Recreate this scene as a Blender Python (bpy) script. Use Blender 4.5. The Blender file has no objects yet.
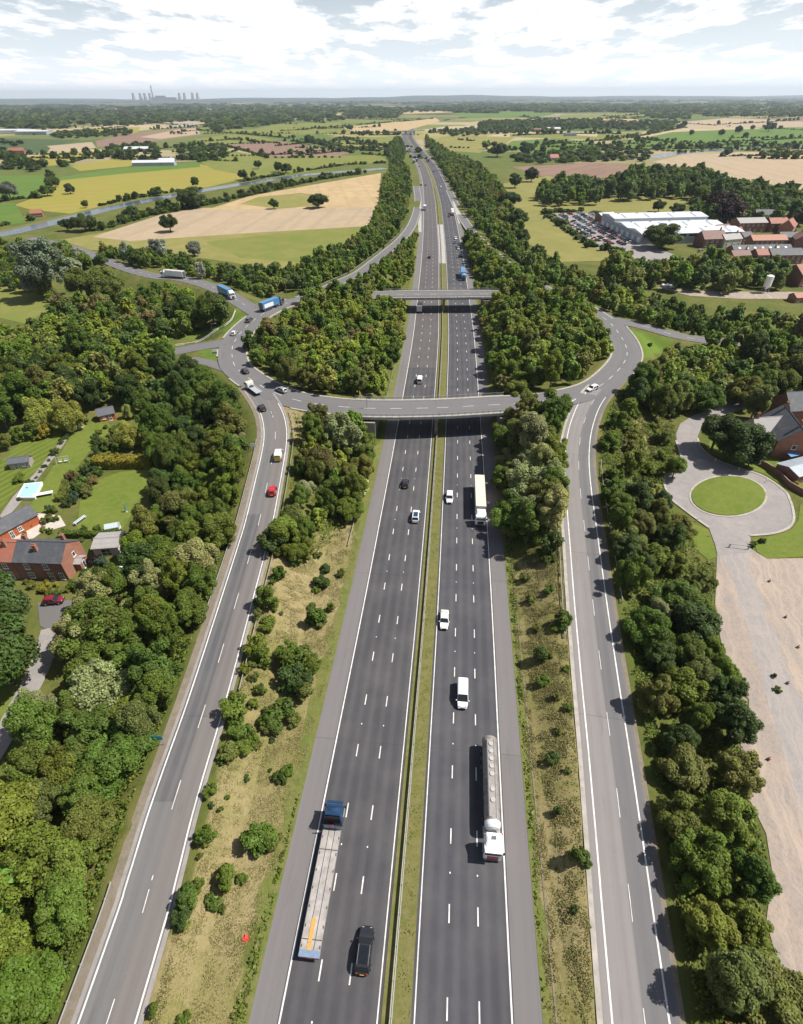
import bpy, bmesh, math, random
import numpy as np
from mathutils import Vector, Matrix
random.seed(7)
SC = bpy.context.scene
COL = SC.collection
PI = math.pi

# ------------------------------------------------------------------ camera
FOC, PITCH, ROLL, CAMH = 530.0, math.atan(415.2/530.0), math.radians(.3), 81.5
_c, _s = math.cos(PITCH), math.sin(PITCH)
CF = np.array([0, _c, -_s]); _R0 = np.array([1., 0, 0]); _U0 = np.array([0, _s, _c])
CR = math.cos(ROLL)*_R0 - math.sin(ROLL)*_U0
CU = math.cos(ROLL)*_U0 + math.sin(ROLL)*_R0

def G(px, py, z=0.0):
    """photo pixel -> point on the horizontal plane z"""
    d = CF + CR*(px-401.5)/FOC - CU*(py-512)/FOC
    t = (z-CAMH)/d[2]
    return float(d[0]*t), float(d[1]*t)

def project(x, y, z):
    v = np.stack([x, y, z-CAMH], -1)
    w = v@CF
    w = np.where(w < .1, .1, w)
    return 401.5+FOC*(v@CR)/w, 512-FOC*(v@CU)/w

cam = bpy.data.cameras.new('camera'); camo = bpy.data.objects.new('camera', cam); COL.objects.link(camo)
cam.sensor_fit = 'HORIZONTAL'; cam.sensor_width = 36; cam.lens = 36*FOC/803
cam.clip_start = .5; cam.clip_end = 120000
M = Matrix(((CR[0], CU[0], -CF[0], 0), (CR[1], CU[1], -CF[1], 0), (CR[2], CU[2], -CF[2], CAMH), (0, 0, 0, 1)))
camo.matrix_world = M
SC.camera = camo
SC.render.resolution_x, SC.render.resolution_y = 803, 1024

# ------------------------------------------------------------------ helpers
def tag(o, label=None, cat=None, group=None, kind=None):
    if label: o['label'] = label
    if cat: o['category'] = cat
    if group: o['group'] = group
    if kind: o['kind'] = kind
    return o

def empty(name, loc, rz=0.0, label=None, cat=None, group=None):
    o = bpy.data.objects.new(name, None); COL.objects.link(o)
    o.location = loc; o.rotation_euler = (0, 0, rz); o.empty_display_size = .5
    return tag(o, label, cat, group)

CHILDREN = {}
def link(o, parent=None):
    COL.objects.link(o)
    if parent is not None:
        o.parent = parent
        CHILDREN.setdefault(parent.name, []).append(o)
    return o

def dup(o, parent=None):
    c = o.copy()
    for k in ('label', 'group'):
        if parent is None and k in c: del c[k]
    link(c, parent)
    for ch in CHILDREN.get(o.name, []): dup(ch, c)
    return c

class MB:
    """collects faces, then links them as one mesh object"""
    def __init__(s): s.v = []; s.f = []; s.m = []; s.uv = []; s.has_uv = False
    def face(s, pts, m=0, uv=None):
        i = len(s.v); s.v += [tuple(p) for p in pts]; s.f.append(tuple(range(i, i+len(pts)))); s.m.append(m)
        if uv is not None: s.has_uv = True; s.uv += list(uv)
        else: s.uv += [(0, 0)]*len(pts)
    def box(s, c, d, m=0, rz=0.0, taper=1.0, rx=0.0):
        x, y, z = (q/2 for q in d); P = []
        cr, sr = math.cos(rz), math.sin(rz); cx, sx = math.cos(rx), math.sin(rx)
        for k in (-1, 1):
            t = taper if k > 0 else 1
            for a, b in ((-1, -1), (1, -1), (1, 1), (-1, 1)):
                X, Y, Z = a*x*t, b*y*t, k*z
                Y, Z = Y*cx-Z*sx, Y*sx+Z*cx
                P.append((c[0]+X*cr-Y*sr, c[1]+X*sr+Y*cr, c[2]+Z))
        i = len(s.v); s.v += P
        for q in ((0, 3, 2, 1), (4, 5, 6, 7), (0, 1, 5, 4), (1, 2, 6, 5), (2, 3, 7, 6), (3, 0, 4, 7)):
            s.f.append(tuple(i+j for j in q)); s.m.append(m); s.uv += [(0, 0)]*4
        return s
    def prism(s, prof, y0, y1, m=0, k0=1.0):
        """profile [(x,z)] extruded along y"""
        n = len(prof); i = len(s.v)
        s.v += [(x, y0, z) for x, z in prof]+[(x, y1, z) for x, z in prof]
        s.f.append(tuple(i+j for j in range(n))); s.m.append(m); s.uv += [(0, 0)]*n
        s.f.append(tuple(i+n+j for j in reversed(range(n)))); s.m.append(m); s.uv += [(0, 0)]*n
        for j in range(n):
            k = (j+1) % n
            s.f.append((i+j, i+n+j, i+n+k, i+k)); s.m.append(m); s.uv += [(0, 0)]*4
        return s
    def tube(s, a, b, r0, r1=None, n=8, m=0, cap=True):
        r1 = r0 if r1 is None else r1
        a = Vector(a); b = Vector(b); d = (b-a)
        if d.length < 1e-6: return s
        q = d.to_track_quat('Z', 'Y'); i = len(s.v)
        for k in range(n):
            e = Vector((math.cos(2*PI*k/n), math.sin(2*PI*k/n), 0))
            s.v.append(tuple(a+q@(e*r0))); s.v.append(tuple(b+q@(e*r1)))
        for k in range(n):
            j = (k+1) % n
            s.f.append((i+2*k, i+2*j, i+2*j+1, i+2*k+1)); s.m.append(m); s.uv += [(0, 0)]*4
        if cap:
            s.f.append(tuple(i+2*k for k in reversed(range(n)))); s.f.append(tuple(i+2*k+1 for k in range(n)))
            s.m += [m, m]; s.uv += [(0, 0)]*(2*n)
        return s
    def mesh(s, name, mats, bevel=0.0, seg=2, smooth=False):
        me = bpy.data.meshes.new(name)
        me.from_pydata(s.v, [], s.f)
        for m in (mats if isinstance(mats, (list, tuple)) else [mats]): me.materials.append(m)
        me.polygons.foreach_set('material_index', s.m)
        if s.has_uv:
            l = me.uv_layers.new(name='UVMap')
            l.data.foreach_set('uv', np.array(s.uv, dtype=np.float32).ravel())
        if bevel > 0:
            bm = bmesh.new(); bm.from_mesh(me)
            bmesh.ops.remove_doubles(bm, verts=bm.verts, dist=1e-4)
            bmesh.ops.recalc_face_normals(bm, faces=bm.faces)
            ed = [e for e in bm.edges if len(e.link_faces) == 2 and e.calc_face_angle(0) > .3]
            bmesh.ops.bevel(bm, geom=ed, offset=bevel, segments=seg, affect='EDGES', clamp_overlap=True)
            bm.to_mesh(me); bm.free()
        if smooth:
            me.polygons.foreach_set('use_smooth', [True]*len(me.polygons))
            if hasattr(me, 'set_sharp_from_angle'): me.set_sharp_from_angle(angle=math.radians(38))
        me.update()
        return me
    def build(s, name, mats, parent=None, bevel=0.0, seg=2, smooth=False, **tags):
        o = bpy.data.objects.new(name, s.mesh(name, mats, bevel, seg, smooth))
        link(o, parent); tag(o, **tags)
        return o

# ------------------------------------------------------------------ materials
def new_mat(name):
    m = bpy.data.materials.new(name); m.use_nodes = True
    nt = m.node_tree; return m, nt, nt.nodes['Principled BSDF']

def N(nt, t, **kw):
    n = nt.nodes.new(t)
    for k, v in kw.items():
        if k in n.inputs.keys(): n.inputs[k].default_value = v
        else: setattr(n, k, v)
    return n

def L(nt, a, b): nt.links.new(a, b)

def noise(nt, vec, scale, detail=4, rough=.6):
    n = N(nt, 'ShaderNodeTexNoise', Scale=scale, Detail=detail, Roughness=rough)
    if vec is not None: L(nt, vec, n.inputs['Vector'])
    return n.outputs['Fac']

def ramp(nt, fac, lo, hi, a=0.0, b=1.0):
    n = N(nt, 'ShaderNodeMapRange'); n.inputs[1].default_value = lo; n.inputs[2].default_value = hi
    n.inputs[3].default_value = a; n.inputs[4].default_value = b
    L(nt, fac, n.inputs[0]); return n.outputs[0]

def mix(nt, fac, a, b):
    n = N(nt, 'ShaderNodeMix', data_type='RGBA')
    if hasattr(fac, 'links'): L(nt, fac, n.inputs[0])
    else: n.inputs[0].default_value = fac
    for v, k in ((a, 6), (b, 7)):
        if hasattr(v, 'links'): L(nt, v, n.inputs[k])
        else: n.inputs[k].default_value = (*v, 1)
    return n.outputs[2]

def mth(nt, op, a, b=None, c=None):
    n = N(nt, 'ShaderNodeMath', operation=op)
    for i, v in enumerate((a, b, c)):
        if v is None: continue
        if hasattr(v, 'links'): L(nt, v, n.inputs[i])
        else: n.inputs[i].default_value = v
    return n.outputs[0]

def pos(nt): return N(nt, 'ShaderNodeNewGeometry').outputs['Position']
def attr(nt, name, out='Fac'): return N(nt, 'ShaderNodeAttribute', attribute_name=name).outputs[out]
def bump(nt, bsdf, h, strength=.3, dist=.05):
    b = N(nt, 'ShaderNodeBump', Strength=strength, Distance=dist); L(nt, h, b.inputs['Height']); L(nt, b.outputs[0], bsdf.inputs['Normal'])

def plain(name, col, rough=.6, metal=0.0, spec=.5, var=.12, scale=3.0, coat=0.0):
    m, nt, b = new_mat(name)
    tc = N(nt, 'ShaderNodeTexCoord').outputs['Object']
    f = ramp(nt, noise(nt, tc, scale), .3, .7)
    d = tuple(max(0, c*(1-var)) for c in col); e = tuple(min(1, c*(1+var)) for c in col)
    L(nt, mix(nt, f, d, e), b.inputs['Base Color'])
    b.inputs['Roughness'].default_value = rough; b.inputs['Metallic'].default_value = metal
    b.inputs['Specular IOR Level'].default_value = spec
    if coat: b.inputs['Coat Weight'].default_value = coat; b.inputs['Coat Roughness'].default_value = .08
    return m

def car_paint(name, col, metal=.0): return plain(name, col, rough=.38, metal=metal, var=.06, coat=.6)

MT = {}
MT['white_paint'] = plain('white_road_paint', (.60, .59, .56), .75, var=.22, scale=.9)
MT['steel'] = plain('galvanised_steel', (.36, .355, .34), .55, .35)
MT['post'] = plain('weathered_post', (.22, .21, .2), .7)
MT['concrete'] = plain('pale_concrete', (.36, .34, .31), .85, var=.2, scale=.6)
MT['concrete_dark'] = plain('stained_concrete', (.24, .215, .19), .9, var=.25, scale=.5)
MT['kerb'] = plain('kerb_stone', (.34, .31, .27), .85, var=.2, scale=.8)
MT['rubber'] = plain('tyre_rubber', (.018, .018, .02), .85)
MT['rim'] = plain('alloy_rim', (.45, .45, .46), .35, .8)
MT['glass'] = plain('dark_car_glass', (.015, .018, .022), .12, spec=.6)
MT['black'] = plain('black_plastic', (.02, .02, .022), .6)
MT['lamp'] = plain('headlamp_glass', (.32, .33, .35), .15)
MT['red_lamp'] = plain('red_tail_lamp', (.35, .015, .012), .25)
MT['plate'] = plain('yellow_number_plate', (.7, .5, .05), .6)
MT['chassis'] = plain('lorry_chassis', (.045, .045, .05), .7)
MT['timber'] = plain('pale_bed_planks', (.33, .30, .275), .85, var=.25, scale=1.2)
MT['orange_timber'] = plain('orange_board', (.55, .28, .07), .8)
MT['trim_white'] = plain('white_joinery', (.7, .7, .68), .6)
MT['window'] = plain('window_pane', (.05, .06, .07), .15)
MT['bark'] = plain('bark', (.09, .07, .05), .95, var=.3)
for n_, c_ in dict(white=(.78, .78, .77), silver=(.5, .51, .52), black=(.016, .017, .02), red=(.5, .012, .02), maroon=(.17, .008, .02),
                   blue=(.008, .038, .095), grey=(.13, .135, .145), lightblue=(.075, .215, .41), green=(.03, .12, .07), cream=(.62, .57, .48)).items():
    MT['car_'+n_] = car_paint(n_+'_car_paint', c_, .3 if n_ in ('silver', 'grey') else 0)

def asphalt(name, kind):
    """UV: u = metres across, v = metres along"""
    m, nt, b = new_mat(name)
    uv = N(nt, 'ShaderNodeUVMap').outputs[0]
    sep = N(nt, 'ShaderNodeSeparateXYZ'); L(nt, uv, sep.inputs[0]); u, v = sep.outputs[0], sep.outputs[1]
    P = pos(nt)
    streak = N(nt, 'ShaderNodeCombineXYZ'); L(nt, u, streak.inputs[0]); L(nt, mth(nt, 'MULTIPLY', v, .012), streak.inputs[1])
    ns = noise(nt, streak.outputs[0], 1.1, 3)
    nb = noise(nt, P, .12, 5, .65); nf = noise(nt, P, 9.0, 3, .8)
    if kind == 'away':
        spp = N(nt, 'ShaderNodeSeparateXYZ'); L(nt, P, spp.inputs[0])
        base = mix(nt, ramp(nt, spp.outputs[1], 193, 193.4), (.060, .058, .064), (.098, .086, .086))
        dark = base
    elif kind == 'toward':
        base = (.058, .058, .067)
    elif kind == 'shoulder':
        base = (.178, .164, .163)
    elif kind == 'ring':
        base = (.160, .153, .157)
    elif kind == 'lane':
        base = (.26, .24, .235)
    else:
        base = (.21, .195, .192)
    if kind in ('away', 'toward'):
        # polished wheel tracks, two a lane
        w = mth(nt, 'ABSOLUTE', mth(nt, 'SINE', mth(nt, 'MULTIPLY', mth(nt, 'SUBTRACT', u, 2.1), PI/1.825)))
        tr = ramp(nt, w, .5, 1.0, 0, .26)
        base = mix(nt, tr, base, (.135, .125, .128))
    if kind == 'slip_left':   # nearside lane dark and re-laid in lengths, offside lane brown-grey
        per = mth(nt, 'MULTIPLY', v, 1/63.0)
        cell = N(nt, 'ShaderNodeTexWhiteNoise', noise_dimensions='1D'); L(nt, mth(nt, 'FLOOR', per), cell.inputs['W'])
        dk = mix(nt, ramp(nt, cell.outputs[0], .3, .5), (.098, .098, .105), (.150, .146, .147))
        base = mix(nt, ramp(nt, u, -.2, .1), dk, (.168, .150, .143))
        w = mth(nt, 'ABSOLUTE', mth(nt, 'SINE', mth(nt, 'MULTIPLY', u, PI/1.7)))
        base = mix(nt, ramp(nt, w, .6, 1, 0, .35), base, (.205, .193, .186))
    if kind == 'slip_right':
        base = mix(nt, ramp(nt, u, .2, .5), (.245, .226, .218), (.142, .138, .142))
        w = mth(nt, 'ABSOLUTE', mth(nt, 'SINE', mth(nt, 'MULTIPLY', u, PI/1.7)))
        base = mix(nt, ramp(nt, w, .6, 1, 0, .3), base, (.195, .184, .181))
    cell2 = N(nt, 'ShaderNodeCombineXYZ'); L(nt, mth(nt, 'FLOOR', mth(nt, 'MULTIPLY', mth(nt, 'SUBTRACT', u, 2.1), 1/3.633)), cell2.inputs[0]); L(nt, mth(nt, 'FLOOR', mth(nt, 'MULTIPLY', v, 1/38.0)), cell2.inputs[1])
    wn = N(nt, 'ShaderNodeTexWhiteNoise', noise_dimensions='2D'); L(nt, cell2.outputs[0], wn.inputs['Vector'])
    base = mix(nt, ramp(nt, wn.outputs[0], .55, 1, 0, .22), base, mix(nt, .5, base, (.03, .03, .035)))
    jv = mth(nt, 'ABSOLUTE', mth(nt, 'SUBTRACT', mth(nt, 'FRACT', mth(nt, 'MULTIPLY', v, 1/38.0)), .5))
    base = mix(nt, ramp(nt, jv, .4975, .499, 0, .35), base, (.03, .03, .032))
    st = N(nt, 'ShaderNodeCombineXYZ'); L(nt, mth(nt, 'MULTIPLY', u, .8), st.inputs[0]); L(nt, mth(nt, 'MULTIPLY', v, .09), st.inputs[1])
    base = mix(nt, ramp(nt, noise(nt, st.outputs[0], 1.0, 5, .7), .56, .72, 0, .35), base, mix(nt, .6, base, (.02, .02, .022)))
    c = mix(nt, ramp(nt, ns, .3, .72, 0, .32), base, mix(nt, .5, base, (.03, .03, .033)))
    c = mix(nt, ramp(nt, nb, .42, .75, 0, .3), c, (.17, .16, .155))
    c = mix(nt, ramp(nt, nf, .35, .8, 0, .28), c, mix(nt, .6, base, (.03, .03, .03)))
    L(nt, c, b.inputs['Base Color'])
    b.inputs['Roughness'].default_value = .85; b.inputs['Specular IOR Level'].default_value = .3
    bump(nt, b, nf, .25, .02)
    return m
for k_ in ('away', 'toward', 'shoulder', 'ring', 'lane', 'slip_left', 'slip_right', 'plain'): MT['asphalt_'+k_] = asphalt('asphalt_'+k_, k_)

def soilish(name, cols, scales=(.03, .35, 3.0), rough=.95, stripe=None, bumpy=.3):
    """three noises blending four colours; stripe = (angle, width, colour, amount)"""
    m, nt, b = new_mat(name); P = pos(nt)
    a = ramp(nt, noise(nt, P, scales[0], 5, .6), .38, .62)
    c = mix(nt, a, cols[0], cols[1])
    c = mix(nt, ramp(nt, noise(nt, P, scales[1], 5, .7), .42, .68, 0, .9), c, cols[2])
    fine = noise(nt, P, scales[2], 4, .75)
    c = mix(nt, ramp(nt, fine, .48, .75, 0, .6), c, cols[3])
    if stripe:
        ang, wd, sc, am = stripe
        mp = N(nt, 'ShaderNodeMapping'); mp.inputs['Rotation'].default_value = (0, 0, ang); L(nt, P, mp.inputs[0])
        sp = N(nt, 'ShaderNodeSeparateXYZ'); L(nt, mp.outputs[0], sp.inputs[0])
        if name == 'mown_lawn':
            w = mth(nt, 'SINE', mth(nt, 'MULTIPLY', sp.outputs[0], 2*PI/wd)); w2 = mth(nt, 'MULTIPLY', ramp(nt, w, -.3, .5), ramp(nt, noise(nt, P, .05, 2), .3, .6))
        else:
            warp = mth(nt, 'ADD', sp.outputs[0], mth(nt, 'MULTIPLY', noise(nt, P, .25/wd, 2), wd*3))
            cbn = N(nt, 'ShaderNodeCombineXYZ'); L(nt, warp, cbn.inputs[0]); L(nt, mth(nt, 'MULTIPLY', sp.outputs[1], .03), cbn.inputs[1])
            w2 = ramp(nt, noise(nt, cbn.outputs[0], 1.1/wd, 3, .6), .46, .62)
            if 'gravel' not in name:   # pairs of wheel lines left by the tractor
                fr_ = mth(nt, 'FRACT', mth(nt, 'MULTIPLY', sp.outputs[0], 1/26.0))
                t1 = mth(nt, 'LESS_THAN', mth(nt, 'ABSOLUTE', mth(nt, 'SUBTRACT', fr_, .46)), .016); t2 = mth(nt, 'LESS_THAN', mth(nt, 'ABSOLUTE', mth(nt, 'SUBTRACT', fr_, .54)), .016)
                c = mix(nt, mth(nt, 'MULTIPLY', mth(nt, 'MAXIMUM', t1, t2), .55), c, tuple(q*.62 for q in cols[0]))
        c = mix(nt, mth(nt, 'MULTIPLY', w2, am), c, sc)
    L(nt, c, b.inputs['Base Color']); b.inputs['Roughness'].default_value = rough; b.inputs['Specular IOR Level'].default_value = .15
    bump(nt, b, fine, bumpy, .15)
    return m

GREEN4 = ((.085, .105, .022), (.11, .12, .03), (.16, .145, .06), (.055, .075, .018))
MT['lawn'] = soilish('lawn_grass', ((.10, .148, .020), (.13, .168, .026), (.165, .175, .045), (.072, .11, .017)), (.10, .6, 4), bumpy=.6)
MT['lawn_striped'] = soilish('mown_lawn', ((.11, .15, .02), (.13, .16, .025), (.15, .16, .04), (.09, .13, .018)), (.08, .5, 6), stripe=(.42, 2.2, (.06, .10, .012), .6))
MT['verge_green'] = soilish('verge_grass', ((.10, .135, .025), (.13, .145, .035), (.19, .165, .07), (.06, .085, .018)), (.12, .8, 4))
MT['median_grass'] = soilish('median_grass', ((.115, .125, .032), (.15, .142, .045), (.19, .16, .075), (.075, .088, .022)), (.1, .8, 4))
MT['sand'] = soilish('pale_sandy_gravel', ((.355, .285, .232), (.31, .255, .215), (.25, .228, .212), (.205, .165, .138)), (.06, .16, 1.6), stripe=(.22, 1.7, (.42, .338, .272), .6), bumpy=.9)
MT['sand_grey'] = soilish('compacted_grey_gravel', ((.285, .262, .25), (.32, .285, .262), (.25, .238, .235), (.215, .19, .178)), (.08, .3, 2.2), stripe=(.25, 1.3, (.36, .31, .275), .6), bumpy=.6)
MT['sand_wet'] = soilish('damp_gravel', ((.24, .20, .18), (.27, .22, .195), (.30, .24, .21), (.19, .155, .14)), (.06, .5, 3))
MT['track'] = soilish('stony_track', ((.265, .245, .235), (.31, .28, .262), (.225, .212, .208), (.19, .172, .162)), (.07, .4, 3))
MT['gravel_edge'] = soilish('brown_gravel_edge', ((.19, .16, .13), (.24, .2, .16), (.15, .13, .09), (.12, .11, .07)), (.1, .8, 4))
MT['patio'] = soilish('pale_paving', ((.52, .47, .41), (.46, .42, .37), (.40, .36, .31), (.56, .52, .46)), (.2, 1, 5))
MT['stubble'] = soilish('stubble_field', ((.37, .28, .185), (.33, .26, .18), (.40, .31, .2), (.29, .22, .15)), (.012, .08, 1.2), stripe=(.1, 9, (.30, .235, .16), .45))
MT['stubble_warm'] = soilish('ripe_stubble', ((.44, .33, .18), (.40, .29, .16), (.33, .235, .13), (.47, .36, .21)), (.012, .06, 1.2), stripe=(-.15, 14, (.35, .26, .14), .5))
MT['plough'] = soilish('ploughed_earth', ((.215, .135, .10), (.24, .155, .115), (.19, .125, .095), (.27, .175, .13)), (.01, .05, 1), stripe=(.6, 12, (.17, .11, .085), .5))
MT['yellow_crop'] = soilish('yellowing_crop', ((.24, .225, .042), (.27, .24, .05), (.29, .215, .06), (.19, .19, .035)), (.006, .03, .8), stripe=(1.1, 18, (.20, .20, .035), .35))
MT['pasture'] = soilish('pasture_grass', ((.135, .165, .034), (.16, .175, .04), (.21, .19, .06), (.11, .14, .03)), (.008, .05, .8))
MT['meadow'] = soilish('dry_meadow', ((.195, .185, .055), (.235, .21, .07), (.16, .165, .045), (.27, .225, .09)), (.015, .08, 1))
MT['bright_green'] = soilish('green_crop', ((.085, .155, .026), (.10, .17, .03), (.12, .165, .035), (.07, .13, .022)), (.01, .05, .8), stripe=(1.2, 16, (.075, .13, .022), .4))
MT['teal_crop'] = soilish('dark_green_crop', ((.05, .085, .032), (.06, .095, .036), (.08, .105, .04), (.042, .07, .028)), (.01, .05, .8))
MT['far_yellow'] = MT['yellow_crop']

def water_mat():
    m, nt, b = new_mat('canal_water')
    b.inputs['Base Color'].default_value = (.07, .09, .115, 1); b.inputs['Roughness'].default_value = .22
    bump(nt, b, noise(nt, pos(nt), .8, 4), .25, .1); return m
MT['water'] = water_mat()

def brick_mat(name, a, b_, mortar, scale=1.0):
    m, nt, b = new_mat(name)
    tc = N(nt, 'ShaderNodeTexCoord').outputs['Object']
    sp = N(nt, 'ShaderNodeSeparateXYZ'); L(nt, tc, sp.inputs[0])
    cb = N(nt, 'ShaderNodeCombineXYZ'); L(nt, mth(nt, 'ADD', sp.outputs[0], sp.outputs[1]), cb.inputs[0]); L(nt, sp.outputs[2], cb.inputs[1])
    t = N(nt, 'ShaderNodeTexBrick', Scale=scale); t.inputs['Brick Width'].default_value = .23; t.inputs['Row Height'].default_value = .085; t.inputs['Mortar Size'].default_value = .012
    t.inputs['Color1'].default_value = (*a, 1); t.inputs['Color2'].default_value = (*b_, 1); t.inputs['Mortar'].default_value = (*mortar, 1)
    L(nt, cb.outputs[0], t.inputs['Vector'])
    L(nt, mix(nt, ramp(nt, noise(nt, tc, .7, 4), .4, .75, 0, .5), t.outputs[0], tuple(q*.55 for q in a)), b.inputs['Base Color'])
    b.inputs['Roughness'].default_value = .9; return m
MT['brick'] = brick_mat('red_brick', (.235, .075, .048), (.18, .055, .038), (.24, .19, .16))
MT['brick_orange'] = brick_mat('orange_brick', (.35, .115, .06), (.28, .09, .05), (.30, .23, .18))

def tile_mat(name, a, b_, row=.28):
    m, nt, b = new_mat(name)
    tc = N(nt, 'ShaderNodeTexCoord').outputs['Object']
    sp = N(nt, 'ShaderNodeSeparateXYZ'); L(nt, tc, sp.inputs[0])
    z = mth(nt, 'FRACT', mth(nt, 'MULTIPLY', sp.outputs[2], 1/row))
    c = mix(nt, ramp(nt, noise(nt, tc, 2.2, 4), .3, .7), a, b_)
    c = mix(nt, ramp(nt, z, .86, 1, 0, .5), c, tuple(q*.45 for q in a))
    c = mix(nt, ramp(nt, noise(nt, tc, .6, 3), .5, .8, 0, .4), c, (.2, .19, .15))
    L(nt, c, b.inputs['Base Color']); b.inputs['Roughness'].default_value = .7
    return m
MT['slate'] = tile_mat('slate_roof', (.06, .065, .078), (.085, .09, .10))
MT['slate_pale'] = tile_mat('weathered_slate', (.27, .255, .25), (.34, .32, .31))
MT['red_tile'] = tile_mat('red_pantile', (.25, .085, .055), (.32, .12, .075))
MT['brown_tile'] = tile_mat('brown_tile', (.15, .075, .06), (.20, .10, .08))
MT['orange_tile'] = tile_mat('orange_pantile', (.32, .135, .085), (.40, .185, .115))
MT['white_sheet'] = plain('white_sheet_roof', (.54, .56, .58), .5, var=.06, scale=.3)
MT['grey_sheet'] = plain('grey_sheet_cladding', (.30, .34, .38), .5, var=.1, scale=.3)
MT['render'] = plain('cream_render', (.55, .5, .42), .85, var=.1)
MT['shed_wood'] = plain('orange_shed_boards', (.38, .10, .035), .8, var=.2)
MT['shed_grey'] = plain('grey_shed_boards', (.30, .27, .24), .85, var=.2)
MT['felt'] = plain('shed_felt_roof', (.10, .105, .12), .9, var=.2)
MT['pool_blue'] = plain('light_blue_pool_cover', (.33, .55, .66), .5, var=.06, scale=.6)
MT['sign_blue'] = plain('blue_sign_face', (.01, .09, .32), .5)
MT['sign_teal'] = plain('teal_sign_face', (.02, .27, .36), .5)
MT['sign_back'] = plain('grey_sign_back', (.38, .39, .39), .5)
MT['haze_grey'] = plain('far_concrete', (.30, .255, .25), .9)
MT['litter_red'] = plain('red_litter', (.55, .04, .03), .7)

# ------------------------------------------------------------------ lines in plan
def spline(pts, step=2.0):
    """Catmull-Rom through points of any dimension, resampled evenly"""
    P = [np.array(p, float) for p in pts]
    P = [2*P[0]-P[1]]+P+[2*P[-1]-P[-2]]
    out = []
    for i in range(1, len(P)-2):
        n = max(2, int(np.linalg.norm((P[i+1]-P[i])[:2])/step)+1)
        for t in np.linspace(0, 1, n, endpoint=False):
            a, b, c, d = P[i-1:i+3]
            out.append(.5*((2*b)+(-a+c)*t+(2*a-5*b+4*c-d)*t*t+(-a+3*b-3*c+d)*t**3))
    out.append(P[-2]); return np.array(out)

def normals(pl):
    t = np.gradient(pl[:, :2], axis=0); t /= np.maximum(np.linalg.norm(t, axis=1, keepdims=True), 1e-9)
    return np.stack([t[:, 1], -t[:, 0]], 1), t       # to the right of travel, tangent

def dist_along(pl): return np.concatenate([[0], np.cumsum(np.linalg.norm(np.diff(pl[:, :2], axis=0), axis=1))])

def strip(pl, a, b, dz=0.0, v0=0.0, mb=None, m=0, rng=None):
    """sheet between offsets a and b (numbers or arrays, right positive) along a line of x,y,z"""
    mb = mb or MB(); n, t = normals(pl); s = dist_along(pl)+v0
    a = np.broadcast_to(a, (len(pl),)); b = np.broadcast_to(b, (len(pl),))
    A = pl[:, :2]+n*a[:, None]; B = pl[:, :2]+n*b[:, None]; z = pl[:, 2]+dz
    for i in range(len(pl)-1):
        if rng and not (rng[0] <= s[i] < rng[1]): continue
        mb.face(((A[i][0], A[i][1], z[i]), (B[i][0], B[i][1], z[i]), (B[i+1][0], B[i+1][1], z[i+1]), (A[i+1][0], A[i+1][1], z[i+1])), m,
                ((a[i], s[i]), (b[i], s[i]), (b[i+1], s[i+1]), (a[i+1], s[i+1])))
    return mb

def at_s(pl, s, q):
    """point, right normal and tangent at distance q"""
    n, t = normals(pl)
    k = [np.interp(q, s, pl[:, j]) for j in range(3)]
    i = int(np.clip(np.searchsorted(s, q), 1, len(s)-1))
    return np.array(k), n[i], t[i]

def dashes(pl, off, mark, gap, w, dz, mb, start=0.0, end=None):
    s = dist_along(pl); q = start; end = end or s[-1]
    while q+mark < end:
        P = []
        for d in (q, q+mark):
            p, n, t = at_s(pl, s, d)
            o = off if not callable(off) else off(d)
            P.append((p[:2]+n*(o-w/2), p[:2]+n*(o+w/2), p[2]+dz))
        (a0, b0, z0), (a1, b1, z1) = P
        mb.face(((*a0, z0), (*b0, z0), (*b1, z1), (*a1, z1)))
        q += mark+gap
def in_poly(px, py, poly):
    px = np.asarray(px); py = np.asarray(py); r = np.zeros(px.shape, bool); n = len(poly)
    for i in range(n):
        (x1, y1), (x2, y2) = poly[i], poly[(i+1) % n]
        if y1 == y2: continue
        c = ((y1 > py) != (y2 > py)) & (px < (x2-x1)*(py-y1)/(y2-y1)+x1)
        r ^= c
    return r

# ------------------------------------------------------------------ road lines
DECK = 7.0
MW = spline([(-9, -70, 0), (-3.4, -15, 0), (-.9, 12, 0), (2.1, 42, 0), (5.4, 75, 0), (9.1, 115, 0), (11.4, 141, 0), (17.4, 212, 0), (20.4, 255, 0), (27.1, 368, 0), (31.2, 451, 0), (35, 540, 0),
             (37.6, 610, 0), (41.0, 772, 0), (40.5, 956, 0), (35.5, 1132, 0), (26, 1381, 0), (21, 1760, 0), (41, 2166, 0), (97, 2535, 0), (200, 2900, 0), (330, 3300, 0)], 3.0)
MW_S = dist_along(MW); MW_N, MW_T = normals(MW)
def mw_off(x, y):
    """signed offset from the motorway's centre line (right positive) and distance along"""
    x = np.asarray(x, float); y = np.asarray(y, float)
    k = np.interp(y, MW[:, 1], np.arange(len(MW))); i = np.clip(np.round(k).astype(int), 0, len(MW)-1)
    return (x-MW[i, 0])*MW_N[i, 0]+(y-MW[i, 1])*MW_N[i, 1], MW_S[i]
def med_half(s): return np.interp(s, [0, 180, 280, 430, 620, 900], [2.05, 2.1, 2.2, 2.4, 2.7, 2.0])
LANES = 10.9

def px_line(pts, step=2.0):
    return spline([(*G(x, y, z), z) for x, y, z in pts], step)

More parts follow.
